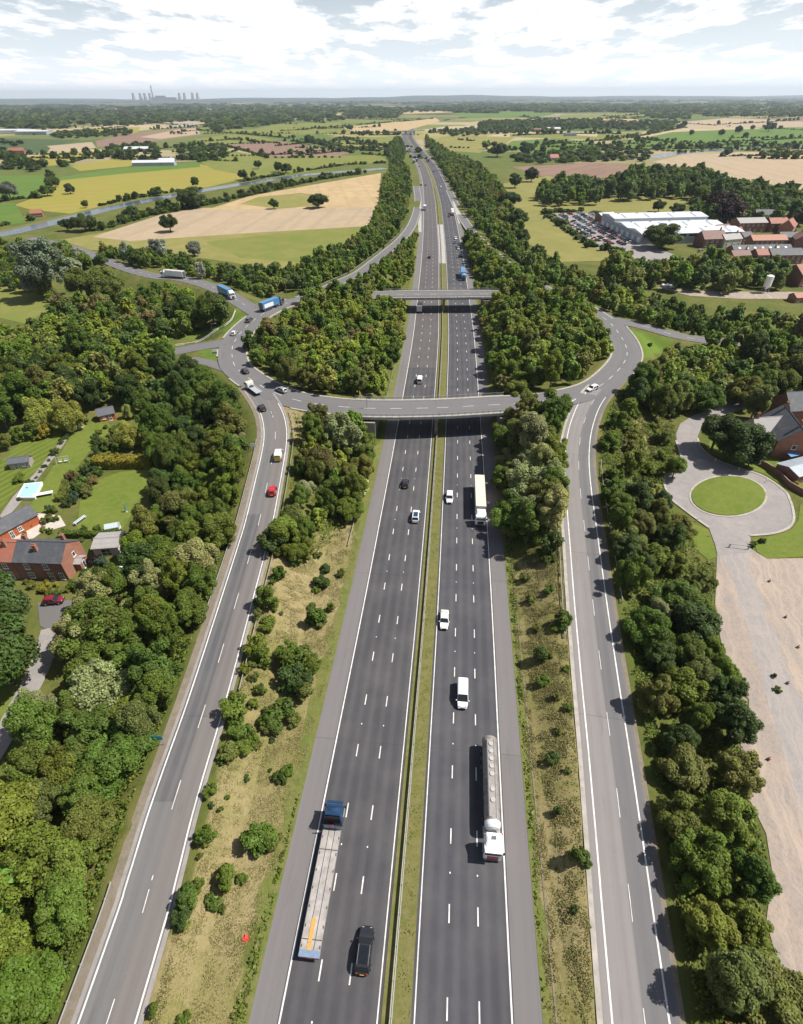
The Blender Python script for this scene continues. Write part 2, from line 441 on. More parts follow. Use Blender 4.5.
def ramp_line(pxs, zs, step=2.0, part=None):
    """pixel trace with z growing with the distance driven; zs = (first, last)"""
    P = [G(x, y, zs[0]) for x, y in pxs]; part = part or ((0, .862) if zs[1] > zs[0] else (.138, 1))
    for _ in range(3):
        d = np.concatenate([[0], np.cumsum([math.dist(P[i], P[i+1]) for i in range(len(P)-1)])]); d /= d[-1]
        z = zs[0]+(zs[1]-zs[0])*np.clip((d-part[0])/(part[1]-part[0]), 0, 1)
        P = [G(x, y, zz) for (x, y), zz in zip(pxs, z)]
    return spline([(*p, zz) for p, zz in zip(P, z)], step)

_sl = [(107, 1024), (146, 900), (174.5, 800), (207, 700), (236.7, 600), (250.7, 552), (259.5, 520), (268, 480), (274, 450), (275.3, 430), (271.3, 412), (262, 396), (253, 385)]
SLIP_L = ramp_line(_sl, (.8, DECK))
SLIP_L = np.concatenate([[SLIP_L[0]-(SLIP_L[3]-SLIP_L[0])*(40/np.linalg.norm(SLIP_L[3]-SLIP_L[0]))*np.array([1, 1, .3])], SLIP_L])
SLIP_L = spline(list(SLIP_L[::4])+[SLIP_L[-1]], 2)
_sr = [(640.2, 1020), (624, 878.7), (607.6, 740), (602.3, 700), (590.3, 600), (585, 550), (581.7, 520), (578.5, 490), (576.9, 462), (578.4, 440), (583, 420), (592, 400), (606, 384), (616, 374)]
SLIP_R = ramp_line(_sr, (.8, DECK))
SLIP_R = np.concatenate([[SLIP_R[0]-(SLIP_R[3]-SLIP_R[0])*(40/np.linalg.norm(SLIP_R[3]-SLIP_R[0]))*np.array([1, 1, .3])], SLIP_R])
SLIP_R = spline(list(SLIP_R[::4])+[SLIP_R[-1]], 2)
_ring = [(437, 407.8), (489, 405), (530, 402.5), (560, 398.5), (592, 390), (612, 376.5), (626, 359), (625.5, 345), (617, 331), (604, 318), (580, 307), (545, 299), (499, 294.3), (440, 294.2), (380, 295), (330, 297.5), (292, 302),
         (266, 312), (247, 326), (234.5, 341.5), (232, 353.5), (235, 366), (248.5, 378), (270, 390.5), (300, 401), (345, 407), (382, 408.6)]
_rp = [(*G(x, y, DECK), DECK) for x, y in _ring]
RING = spline([_rp[-1]]+_rp+[_rp[0], _rp[1]], 2.0)
_n0 = int(np.argmin(np.linalg.norm(RING[:60, :2]-np.array(_rp[0][:2]), axis=1)))
_n1 = len(RING)-1-int(np.argmin(np.linalg.norm(RING[::-1][:60, :2]-np.array(_rp[0][:2]), axis=1)))
RING = RING[_n0:_n1+1]            # anticlockwise loop starting on the near bridge; right of travel = outside
ON_L = ramp_line([(300, 298.5), (319.6, 291.2), (339.5, 282.2), (359, 273.2), (374, 262), (389, 250), (400, 240.5), (409.5, 229), (414.5, 219), (417.5, 208), (418, 198), (416.2, 186)], (DECK, 0.0), part=(.08, .60))
OFF_R = ramp_line([(449, 190), (454.5, 202), (460.5, 214), (468, 226), (477, 237), (489, 249), (515, 270), (548, 290), (585, 306), (606, 319)], (0.0, DECK), part=(.40, .93))
ARM_A = ramp_line([(258, 313), (240, 302), (229, 295), (217, 289), (200, 283), (178, 278), (157, 276.5), (130, 269.5), (100, 258), (70, 247), (30, 238)], (DECK, 0.4))
ARM_B = ramp_line([(231, 341), (222, 343), (210, 345), (195, 347.5), (172, 352), (140, 358)], (DECK, 4.5))
ARM_C = ramp_line([(236, 372), (222, 367), (208, 362.5), (190, 359)], (DECK, 6.0))
ARM_E = ramp_line([(608, 319), (622, 321.5), (645, 326.5), (675, 335), (705, 340), (740, 343), (790, 345)], (DECK, 3.0))
ROADS = [(RING, 5.6), (SLIP_L, 4.4), (SLIP_R, 4.6), (ON_L, 4.0), (OFF_R, 4.2), (ARM_A, 4.6), (ARM_B, 4.2), (ARM_C, 2.5), (ARM_E, 4.2)]
RS = np.concatenate([np.column_stack([p, np.full(len(p), w)]) for p, w in ROADS])
def inside_ring(x, y): return in_poly(x, y, RING[::4, :2])
def height(x, y, sink=0.0):
    x = np.atleast_1d(np.asarray(x, float)); y = np.atleast_1d(np.asarray(y, float))
    h = np.zeros(x.shape)
    k = (x > -180) & (x < 230) & (y > -70) & (y < 800)
    if k.any():
        xs, ys = x[k], y[k]; best = np.zeros(xs.shape); under = np.full(xs.shape, 99.0)
        for pl, w in ROADS:
            for i in range(0, len(xs), 4000):
                sl = slice(i, i+4000)
                d = np.hypot(xs[sl, None]-pl[None, :, 0], ys[sl, None]-pl[None, :, 1]); j = d.argmin(1); dm = d[np.arange(len(j)), j]; zr = pl[j, 2]
                best[sl] = np.maximum(best[sl], zr-np.maximum(0, dm-w-1.6)/2.1)
                under[sl] = np.where(dm < w+.6, np.minimum(under[sl], zr-sink), under[sl])
        best = np.where(inside_ring(xs, ys), np.maximum(best, 6.1), best)
        best = np.where(under < 90, under, best)
        o, s = mw_off(xs, ys); lim = np.maximum(0, (np.abs(o)-18.4)/1.5)
        h[k] = np.maximum(0, np.minimum(best, lim))
    o, s = mw_off(x, y)
    h = np.where((np.abs(o) < 16.9) & (y < 3300), -.14, h)
    return h
def h1(x, y): return float(height([x], [y])[0])

from mathutils import kdtree
_KD = []
for w_ in sorted({w for _, w in ROADS}):
    q_ = np.concatenate([p for p, w in ROADS if w == w_]); t_ = kdtree.KDTree(len(q_))
    for i_, p_ in enumerate(q_): t_.insert((p_[0], p_[1], 0), i_)
    t_.balance(); _KD.append((w_, t_))
def road_gap(x, y):
    """metres to the nearest road edge (negative on the road)"""
    x = np.atleast_1d(x); y = np.atleast_1d(y)
    d = np.array([min(t.find((a, b, 0))[2]-w for w, t in _KD) for a, b in zip(x.tolist(), y.tolist())]) if len(x) else np.zeros(0)
    return np.minimum(d, np.abs(mw_off(x, y)[0])-16.6)

# ------------------------------------------------------------------ the land, one sheet to the horizon
def grade(lo, hi, step, far, g):
    a = list(np.arange(lo, hi+.01, step)); d = step
    while a[-1] < far[1]: d *= g; a.append(a[-1]+d)
    d = step
    while a[0] > far[0]: d *= g; a.insert(0, a[0]-d)
    return np.array(a)
gx = grade(-110, 140, 1.6, (-30000, 30000), 1.11); gy = grade(-15, 330, 1.6, (-400, 27000), 1.10)
XX, YY = np.meshgrid(gx, gy); X = XX.ravel(); Y = YY.ravel()
Z = height(X, Y, .16)
# far low hills
Z += np.where(Y > 15500, np.clip((Y-15500)/7000, 0, 1)*(70+30*np.sin(X*.00031+1)+20*np.sin(X*.00083)+8*np.sin(X*.0031)), 0)
ny, nx = XX.shape
idx = np.arange(nx*ny).reshape(ny, nx)
F = np.stack([idx[:-1, :-1], idx[:-1, 1:], idx[1:, 1:], idx[1:, :-1]], -1).reshape(-1, 4)
me = bpy.data.meshes.new('ground'); me.vertices.add(nx*ny); me.vertices.foreach_set('co', np.column_stack([X, Y, Z]).astype(np.float32).ravel())
me.loops.add(F.size); me.loops.foreach_set('vertex_index', F.ravel().astype(np.int32))
me.polygons.add(len(F)); me.polygons.foreach_set('loop_start', np.arange(0, F.size, 4, dtype=np.int32)); me.polygons.foreach_set('loop_total', np.full(len(F), 4, np.int32))
me.polygons.foreach_set('use_smooth', np.ones(len(F), bool)); me.update(calc_edges=True)
PXg, PYg = project(X, Y, Z)
DRY = [  # where the verge grass has dried out (photo outlines of the banks between slip road and motorway)
    [(262, 560), (300, 545), (350, 520), (360, 540), (342, 620), (314, 720), (290, 800), (274, 860), (252, 930), (225, 1100), (120, 1100), (160, 960), (200, 860), (225, 760), (240, 680)],
    [(514, 560), (560, 560), (572, 640), (585, 760), (596, 900), (600, 1100), (548, 1100), (535, 900), (525, 760)],
    [(280, 400), (300, 410), (310, 425), (300, 450), (290, 430)],
    [(618, 425), (645, 412), (660, 435), (650, 470), (622, 470)]]
dry = np.zeros(nx*ny, np.float32)
for k_, d_ in enumerate(DRY): dry = np.maximum(dry, in_poly(PXg, PYg, d_).astype(np.float32)*(.74 if k_ in (1, 3) else 1.0))
dry *= (Y < 300)
LAWN = [[(618, 326), (645, 333), (674, 340), (662, 352), (641, 359), (637, 346), (628, 335)], [(150, 340), (196, 338), (226, 331), (243, 317), (238, 306), (228, 325), (190, 333), (150, 336)],
        [(200, 349), (223, 349), (222, 364), (206, 360)], [(258, 305), (264, 303), (264, 309), (259, 309)], [(560, 400), (574, 402), (566, 418), (560, 440), (558, 470), (562, 420)]]
lawn = np.zeros(nx*ny, np.float32)
for d_ in LAWN: lawn = np.maximum(lawn, in_poly(PXg, PYg, d_).astype(np.float32))
lawn *= (Y < 330)
far = np.clip((np.hypot(X, Y)-700)/700, 0, 1).astype(np.float32)
for nm, ar in (('dry', dry), ('far', far), ('lawn', lawn)):
    a_ = me.attributes.new(nm, 'FLOAT', 'POINT'); a_.data.foreach_set('value', ar)

def ground_mat():
    m, nt, b = new_mat('grassland'); P = pos(nt)
    n1 = noise(nt, P, .06, 5, .6); n2 = noise(nt, P, .5, 5, .7); n3 = noise(nt, P, 3.2, 4, .8)
    g = mix(nt, ramp(nt, n1, .4, .62), (.085, .105, .022), (.14, .135, .04))
    g = mix(nt, ramp(nt, n2, .48, .7, 0, .8), g, (.05, .075, .016))
    g = mix(nt, ramp(nt, n3, .52, .78, 0, .6), g, (.17, .15, .065))
    d = mix(nt, ramp(nt, n2, .40, .66), (.29, .228, .122), (.205, .18, .072))
    d = mix(nt, ramp(nt, n1, .45, .62, 0, .75), d, (.15, .15, .038))
    d = mix(nt, ramp(nt, n3, .5, .75, 0, .75), d, (.35, .285, .16))
    d = mix(nt, ramp(nt, noise(nt, P, 1.4, 4, .7), .55, .72, 0, .8), d, (.11, .105, .035))
    near = mix(nt, ramp(nt, mth(nt, 'ADD', attr(nt, 'dry'), mth(nt, 'MULTIPLY', mth(nt, 'SUBTRACT', n2, .5), 1.9)), .3, .75), g, d)
    near = mix(nt, attr(nt, 'lawn'), near, mix(nt, ramp(nt, n2, .4, .7), (.10, .165, .022), (.13, .17, .035)))
    # patchwork of farmland seen from far away
    mp = N(nt, 'ShaderNodeMapping'); mp.inputs['Rotation'].default_value = (0, 0, .3); mp.inputs['Scale'].default_value = (1/420, 1/330, 0); L(nt, P, mp.inputs[0])
    v = N(nt, 'ShaderNodeTexVoronoi', Scale=1.0, Randomness=.85); v.distance = 'CHEBYCHEV'; L(nt, mp.outputs[0], v.inputs['Vector'])
    cr = N(nt, 'ShaderNodeValToRGB'); cr.color_ramp.interpolation = 'CONSTANT'
    sp = N(nt, 'ShaderNodeSeparateXYZ'); L(nt, v.outputs['Color'], sp.inputs[0]); L(nt, sp.outputs[0], cr.inputs[0])
    cols = [(0, (.10, .14, .035)), (.16, (.36, .29, .18)), (.3, (.13, .15, .045)), (.42, (.28, .25, .10)), (.54, (.08, .12, .035)), (.66, (.40, .32, .2)), (.78, (.2, .14, .10)), (.86, (.16, .18, .05))]
    e = cr.color_ramp.elements
    while len(e) < len(cols): e.new(.5)
    for q, (p_, c_) in zip(e, cols): q.position = p_; q.color = (*c_, 1)
    fc = mix(nt, ramp(nt, noise(nt, P, .01, 4), .4, .7, 0, .35), cr.outputs[0], (.09, .11, .04))
    spf = N(nt, 'ShaderNodeSeparateXYZ'); L(nt, P, spf.inputs[0])
    mw_ = N(nt, 'ShaderNodeMapping'); mw_.inputs['Scale'].default_value = (1/900, 1/500, 0); L(nt, P, mw_.inputs[0])
    wd_ = mth(nt, 'ADD', ramp(nt, noise(nt, mw_.outputs[0], 1.0, 6, .65), .46, .5), ramp(nt, spf.outputs[1], 15000, 17500))
    fc = mix(nt, mth(nt, 'MULTIPLY', wd_, ramp(nt, spf.outputs[1], 2600, 5000)), fc, (.028, .042, .022))
    L(nt, mix(nt, attr(nt, 'far'), near, fc), b.inputs['Base Color'])
    b.inputs['Roughness'].default_value = .95; b.inputs['Specular IOR Level'].default_value = .1
    bump(nt, b, n3, .6, .2); return m
me.materials.append(ground_mat())
tag(link(bpy.data.objects.new('ground', me)), kind='structure', label='rough green and dry grass land reaching to the horizon', cat='ground')

# ------------------------------------------------------------------ fields: sheets on the flat land
_fz = [.03]
def field(name, px, m, label, cat='field', dz=None):
    _fz[0] += .0014
    z = dz or _fz[0]
    P = [G(x, y, 0) for x, y in px]
    bm = bmesh.new(); vs = [bm.verts.new((x, y, z)) for x, y in P]; f = bm.faces.new(vs)
    if f.normal.z < 0: f.normal_flip()
    f.normal_update()
    bmesh.ops.triangulate(bm, faces=bm.faces)
    if sum(q.normal.z for q in bm.faces) < 0: bmesh.ops.reverse_faces(bm, faces=bm.faces)
    me = bpy.data.meshes.new(name); bm.to_mesh(me); bm.free(); me.materials.append(MT[m])
    return tag(link(bpy.data.objects.new(name, me)), label, cat, kind='structure')
FIELDS = [
 ('meadow', [(60, 240), (105, 232), (240, 228), (368, 224), (366, 250), (300, 275), (230, 262), (140, 250), (90, 250)], 'meadow', 'olive meadow strip beyond the tree line by the roundabout'),
 ('pasture', [(205, 242), (300, 231), (367, 226), (361, 246), (310, 263), (240, 258)], 'pasture', 'bright green pasture below the beige stubble field'),
 ('stubble_field', [(92, 237), (160, 215), (200, 208), (376, 205), (370, 226), (250, 233), (130, 241)], 'stubble', 'smooth beige stubble field beside the motorway trees'),
 ('stubble_field', [(206, 210), (250, 196), (300, 187), (381, 173), (378, 207), (290, 209)], 'stubble_warm', 'golden stubble field with two round trees standing in it'),
 ('meadow', [(240, 204), (258, 197), (300, 193), (330, 196), (322, 205), (280, 209)], 'meadow', 'patch of rough green grass around the two field trees'),
 ('yellow_field', [(14, 205), (50, 192), (54, 178), (125, 172), (200, 164), (255, 176), (200, 189), (150, 195), (107, 205), (75, 214), (32, 210)], 'yellow_crop', 'large yellow green crop field beyond the canal'),
 ('green_strip', [(54, 178), (120, 168), (200, 162), (200, 167), (120, 174), (56, 181)], 'bright_green', 'narrow vivid green strip along the far edge of the yellow field'),
 ('green_field', [(0, 176), (51, 175), (50, 192), (20, 199), (0, 201)], 'bright_green', 'mid green field behind the canal at the picture edge'),
 ('green_field', [(0, 204), (15, 203), (26, 222), (0, 226)], 'bright_green', 'small green field corner beside the red canal hut'),
 ('yellow_field', [(8, 158), (92, 151), (101, 155), (62, 165), (12, 168)], 'yellow_crop', 'pale yellow strip field in front of the white barn roofs'),
 ('yellow_field', [(70, 166), (140, 155), (160, 157), (132, 166), (80, 171)], 'yellow_crop', 'yellow green field beside the long white barn'),
 ('dark_field', [(0, 138), (82, 140), (52, 146), (47, 153), (0, 154)], 'teal_crop', 'dark blue green crop field by the white warehouse'),
 ('stubble_field', [(47, 146), (92, 142), (96, 148), (55, 151)], 'stubble', 'small beige field beside the dark green crop'),
 ('quarry', [(95, 141), (130, 134), (180, 128), (198, 127), (201, 135), (150, 142), (98, 147)], 'plough', 'pinkish bare quarry ground'),
 ('quarry', [(140, 137), (180, 129), (198, 128), (200, 134), (160, 139)], 'stubble', 'pale heap of quarry sand'),
 ('yellow_field', [(85, 128.5), (140, 127), (138, 132.5), (90, 133.5)], 'yellow_crop', 'pale yellow field before the dark woods'),
 ('ploughed_field', [(224, 144.5), (280, 141), (352, 152.5), (338, 156.5), (268, 157.5)], 'plough', 'red brown ploughed field'),
 ('green_field', [(195, 139), (237, 133.5), (280, 140), (225, 144), (196, 146)], 'pasture', 'green field behind the ploughed field'),
 ('yellow_field', [(200, 162), (225, 150), (275, 158), (386, 154.5), (386, 162), (345, 165.5), (300, 173), (255, 177), (215, 170)], 'pasture', 'yellow green pasture in front of the ploughed field'),
 ('green_field', [(240, 132), (282, 123.5), (340, 122), (342, 127), (325, 133), (282, 136)], 'pasture', 'green pasture dotted with small trees'),
 ('green_field', [(338, 140), (394, 136), (394, 145), (352, 141.5)], 'pasture', 'pasture between two hedges beside the motorway'),
 ('green_field', [(318, 141), (350, 142), (392, 147.5), (390, 151), (356, 151)], 'meadow', 'olive field between hedges beside the motorway'),
 ('tan_field', [(342, 127.5), (400, 121.5), (402, 128), (356, 132.5)], 'stubble_warm', 'tan stubble field where the motorway bends away'),
 ('tan_field', [(380, 124), (412, 121), (436, 118), (440, 121), (412, 129), (396, 134)], 'stubble_warm', 'tan field inside the far bend of the motorway'),
 ('yellow_field', [(429, 140), (450, 135.5), (515, 137), (507, 143), (500, 147.5), (487, 147), (480, 153), (452, 151)], 'meadow', 'straw coloured field right of the far motorway'),
 ('green_field', [(512, 141), (560, 138), (600, 144), (600, 152), (560, 152), (500, 150)], 'bright_green', 'green field behind the tall dark trees'),
 ('green_field', [(510, 134), (545, 133), (600, 137), (600, 140), (510, 137)], 'pasture', 'thin green field among the far trees'),
 ('red_field', [(512, 167), (560, 164.5), (600, 163), (641, 167), (640, 173), (600, 178), (545, 177)], 'plough', 'red brown field before the large dark trees'),
 ('meadow', [(500, 184), (548, 176), (600, 190), (640, 195), (700, 194), (690, 205), (668, 213), (600, 214), (640, 260), (560, 262), (527, 243), (510, 215)], 'meadow', 'sunlit dry meadow beside the white factory'),
 ('tan_field', [(652, 162), (683, 155), (731, 153), (850, 147.5), (850, 205), (762, 182), (721, 178), (700, 170)], 'stubble', 'large tan stubble field beyond the houses'),
 ('tan_field', [(735, 153.5), (850, 148), (850, 165), (790, 160)], 'stubble_warm', 'golden corner of the large tan field'),
 ('green_field', [(618, 143), (673, 132), (736, 129.5), (850, 127), (850, 140), (726, 147.5), (630, 149)], 'bright_green', 'wide green field with scattered round trees'),
 ('tan_field', [(676, 122.5), (726, 118), (850, 122), (850, 127), (686, 128)], 'stubble', 'pale beige field far beyond the green field'),
 ('brown_field', [(762, 119), (850, 118.5), (850, 121.5), (790, 121.5)], 'plough', 'dark brown field strip'),
 ('yellow_field', [(598, 133), (645, 132), (625, 138.5), (596, 140)], 'pasture', 'yellow green field between the far tree rows'),
 ('green_field', [(560, 115), (638, 113.5), (660, 116), (625, 118.5), (560, 119)], 'pasture', 'far green field'),
 ('tan_field', [(530, 119), (600, 118), (660, 119.5), (620, 123), (540, 123)], 'stubble_warm', 'far tan field with a hedge'),
 ('tan_field', [(395, 110), (470, 107.5), (475, 110), (440, 113), (400, 114)], 'stubble_warm', 'distant tan field beyond the motorway bend'),
 ('green_field', [(450, 113), (500, 111), (560, 113), (540, 117), (470, 118)], 'bright_green', 'distant green field beyond the motorway bend'),
 ('meadow', [(0, 281), (25, 290), (62, 300), (57, 306), (25, 324), (0, 318)], 'pasture', 'small green paddock among the woods'),
 ('grass_clearing', [(640, 262), (700, 272), (745, 276), (745, 296), (690, 292), (620, 284), (600, 275)], 'verge_green', 'strip of grass beside the silo'),
]
for f_ in FIELDS: field(*f_)

# canal
CANAL = px_line([(-60, 246, 0), (14, 232, 0), (60, 221, 0), (110, 208.5, 0), (155, 199, 0), (200, 191, 0), (250, 183, 0), (305, 175, 0), (364, 170.3, 0), (386, 168.3, 0)], 8)
strip(CANAL, -9, 9, .10).build('canal', MT['water'], kind='structure', label='grey blue canal curving between the fields', cat='water')
strip(CANAL, -17, -9, .08).build('canal_bank', MT['verge_green'], kind='structure', label='grassy far bank of the canal', cat='bank')
RIVER = px_line([(650, 158, 0), (683, 152.6, 0), (731, 149.6, 0), (770, 147.6, 0), (860, 144.5, 0)], 10)
strip(RIVER, -13, 13, .20).build('river', MT['water'], kind='structure', label='pale river beyond the tan field', cat='water')
POND = field('pond', [(165, 123.4), (198, 123.2), (198, 125), (168, 125.3)], 'water', 'pale lake among the far woods', 'water')

# ------------------------------------------------------------------ motorway surfaces
MH = med_half(MW_S)
mwl = MW
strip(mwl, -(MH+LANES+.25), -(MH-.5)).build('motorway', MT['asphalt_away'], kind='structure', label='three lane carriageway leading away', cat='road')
strip(mwl, MH-.5, MH+LANES+.25).build('motorway', MT['asphalt_toward'], kind='structure', label='three lane carriageway leading towards the camera', cat='road')
strip(mwl, -(MH+LANES+3.5), -(MH+LANES+.25)).build('hard_shoulder', MT['asphalt_shoulder'], kind='structure', label='grey hard shoulder of the carriageway leading away', cat='road')
strip(mwl, MH+LANES+.25, MH+LANES+3.4).build('hard_shoulder', MT['asphalt_shoulder'], kind='structure', label='grey hard shoulder of the carriageway leading towards the camera', cat='road')
def kerbed(name, pl, a, b, h, m, label, rng=None):
    mb = strip(pl, a, b, h, rng=rng)
    n, t = normals(pl); s = dist_along(pl)
    a = np.broadcast_to(a, (len(pl),)); b = np.broadcast_to(b, (len(pl),))
    for o, sg in ((a, -1), (b, 1)):
        E = pl[:, :2]+n*o[:, None]
        for i in range(len(pl)-1):
            if rng and not (rng[0] <= s[i] < rng[1]): continue
            mb.face(((*E[i], pl[i, 2]+h), (*E[i+1], pl[i+1, 2]+h), (*E[i+1], pl[i+1, 2]-.1), (*E[i], pl[i, 2]-.1))[::sg])
    return mb.build(name, MT[m], kind='structure', label=label, cat='verge')
def s_at_y(y): return float(np.interp(y, MW[:, 1], MW_S))
s1, s2 = s_at_y(352), s_at_y(480)
kerbed('central_reservation', mwl, -(MH-.42), MH-.42, .06, 'median_grass', 'narrow grass strip between the carriageways', (0, s1))
kerbed('central_reservation', mwl, -(MH-.42), MH-.42, .05, 'concrete', 'paved length of the central strip beyond the bridges', (s1, s2))
kerbed('central_reservation', mwl, -(MH-.42), MH-.42, .06, 'median_grass', 'far grass strip between the carriageways', (s2, 1e9))
# painted lines
mk = MB(); s_end = s_at_y(1500)
for sg in (-1, 1):
    for w_, off in ((.15, MH-.0), (.2, MH+LANES)):
        strip(mwl, sg*off-w_/2, sg*off+w_/2, .012, mb=mk)
    for k in (1, 2):
        dashes(mwl, lambda q, k=k, sg=sg: sg*(float(med_half(q))+LANES*k/3), 2.0, 7.0, .17, .012, mk, start=1.5 if sg > 0 else 3.5, end=s_end)
mk.build('lane_markings', MT['white_paint'], kind='structure', label='white edge lines and lane dashes of the motorway', cat='road marking')
# reflecting studs between the dashes
md = MB()
for sg in (-1, 1):
    for k in (1, 2):
        q = 7.0 if sg > 0 else 9.0
        while q < s_at_y(130):
            p, n, t = at_s(MW, MW_S, q); o = sg*(float(med_half(q))+LANES*k/3)
            md.box((p[0]+n[0]*o, p[1]+n[1]*o, .016), (.16, .2, .02)); q += 18
md.build('road_studs', MT['trim_white'], kind='stuff', label='small reflecting studs set between the lane dashes', cat='road studs')

# ------------------------------------------------------------------ slip roads, roundabout, arms
def road(pl, hw, mat, name, label, dz=0.0, widen=None):
    a, b = hw if isinstance(hw, tuple) else (-hw, hw)
    strip(pl, a, b, dz).build(name, MT[mat], kind='structure', label=label, cat='road')
road(SLIP_L, (-4.0, 4.0), 'asphalt_slip_left', 'slip_road', 'two lane exit slip road climbing to the roundabout past the gardens', .012)
road(SLIP_R, (-4.1, 4.2), 'asphalt_slip_right', 'slip_road', 'two lane entry slip road descending beside the sandy yard', .012)
road(ON_L, (-4.0, 4.0), 'asphalt_ring', 'slip_road', 'entry slip road curving down to the carriageway leading away', .022)
road(OFF_R, (-3.9, 3.9), 'asphalt_ring', 'slip_road', 'exit slip road from the carriageway leading towards the camera', .022)
road(ARM_A, 4.2, 'asphalt_ring', 'side_road', 'side road joining the roundabout where the lorries queue', .016)
road(ARM_B, 3.8, 'asphalt_ring', 'side_road', 'side road leaving the roundabout below the white railing', .016)
road(ARM_C, 2.4, 'asphalt_ring', 'side_road', 'short lane stub leaving the roundabout by the small sign', .018)
road(ARM_E, 3.8, 'asphalt_ring', 'side_road', 'side road leaving the roundabout past the grass triangle', .016)
strip(RING, -5.0, 5.0, .03).build('roundabout', MT['asphalt_ring'], kind='structure', label='grey roundabout carriageway on two bridges over the motorway', cat='road')

def line_run(pl, off, w, dz, mb, a=0.0, b=None):
    s = dist_along(pl); b = b or s[-1]
    i = (s >= a) & (s <= b)
    if i.sum() > 1: strip(pl[i], off-w/2, off+w/2, dz, mb=mb)
ml = MB(); line_run(SLIP_L, -3.15, .22, .024, ml, 0, dist_along(SLIP_L)[-1]-17); line_run(SLIP_L, 3.15, .22, .024, ml, 0, dist_along(SLIP_L)[-1]-15)
dashes(SLIP_L, 0.0, 4, 8, .11, .024, ml, 2, dist_along(SLIP_L)[-1]-12); ml.build('slip_markings', MT['white_paint'], kind='structure', label='white lines on the exit slip road', cat='road marking')
ml = MB(); line_run(SLIP_R, -3.1, .22, .024, ml, 0, dist_along(SLIP_R)[-1]-19); line_run(SLIP_R, 3.1, .22, .024, ml, 0, dist_along(SLIP_R)[-1]-19)
dashes(SLIP_R, .45, 4, 8, .09, .024, ml, 1, dist_along(SLIP_R)[-1]-12); ml.build('slip_markings', MT['white_paint'], kind='structure', label='white lines on the entry slip road', cat='road marking')
ml = MB()
rs = dist_along(RING)
dashes(RING, 0.0, 3.5, 4.5, .16, .042, ml)
for pl in (ON_L, OFF_R): line_run(pl, -3.2, .2, .034, ml); line_run(pl, 3.2, .2, .034, ml)
dashes(ARM_A, 0, 3, 6, .15, .028, ml, 14); dashes(ARM_E, 0, 3, 6, .15, .028, ml, 14)
ml.build('roundabout_markings', MT['white_paint'], kind='structure', label='white dashes round the roundabout', cat='road marking')
# kerb round the inside, and round the outside between the arms
def kerb_run(pl, off, w, h, name, label, skip=()):
    mb = MB(); s = dist_along(pl); n, t = normals(pl)
    for i in range(len(pl)-1):
        if any(a <= s[i] <= b for a, b in skip): continue
        q = []
        for j in (i, i+1):
            A = pl[j, :2]+n[j]*(off-w/2); B = pl[j, :2]+n[j]*(off+w/2); q.append((A, B, pl[j, 2]))
        (a0, b0, z0), (a1, b1, z1) = q
        mb.face(((*a0, z0+h), (*b0, z0+h), (*b1, z1+h), (*a1, z1+h)))
        mb.face(((*a0, z0-.2), (*a0, z0+h), (*a1, z1+h), (*a1, z1-.2))); mb.face(((*b0, z0+h), (*b0, z0-.2), (*b1, z1-.2), (*b1, z1+h)))
    return mb.build(name, MT['kerb'], kind='structure', label=label, cat='kerb')
kerb_run(RING, -5.35, .7, .14, 'kerb', 'pale stone kerb round the inner edge of the roundabout')
other = np.concatenate([p for p in (SLIP_L, SLIP_R, ON_L, OFF_R, ARM_A, ARM_B, ARM_C, ARM_E)])
nR, tR = normals(RING); oE = RING[:, :2]+nR*5.3
blk = np.min(np.hypot(oE[:, None, 0]-other[None, :, 0], oE[:, None, 1]-other[None, :, 1]), axis=1) < 5.2
kerb_run(RING, 5.3, .6, .14, 'kerb', 'pale stone kerb round the outer edge of the roundabout', [(rs[i]-1.0, rs[i]+1.0) for i in range(len(RING)) if blk[i]])
def nearest_i(pl, px, py, z):
    x, y = G(px, py, z); return int(np.argmin(np.hypot(pl[:, 0]-x, pl[:, 1]-y)))
# pale edge strips beside the slip roads
strip(SLIP_L, 3.45, 4.0, .02).build('edge_strip', MT['track'], kind='structure', label='pale worn edge along the exit slip road on the bank side', cat='verge')
strip(SLIP_L, -4.0, -3.5, .02).build('edge_strip', MT['track'], kind='structure', label='pale worn edge along the exit slip road on the tree side', cat='verge')
strip(SLIP_L, -5.2, -4.0, .02).build('edge_strip', MT['gravel_edge'], kind='structure', label='brown gravel edge along the exit slip road', cat='verge')
strip(SLIP_R, -4.75, -4.1, .02).build('edge_strip', MT['kerb'], kind='structure', label='pale edge along the entry slip road on the motorway side', cat='verge')
strip(SLIP_R, 4.2, 4.9, .02).build('edge_strip', MT['gravel_edge'], kind='structure', label='stony edge along the entry slip road on the tree side', cat='verge')
# painted noses where the far slip roads meet the motorway
field('gore', [(414.3, 232), (421.5, 232), (421.3, 201), (420.8, 201)], 'concrete', 'pale hatched nose between motorway and entry slip road', 'road marking', dz=.034)
field('gore', [(458.5, 223.5), (466.5, 223.5), (453.5, 201), (452.3, 201)], 'concrete', 'pale hatched nose between motorway and exit slip road', 'road marking', dz=.034)

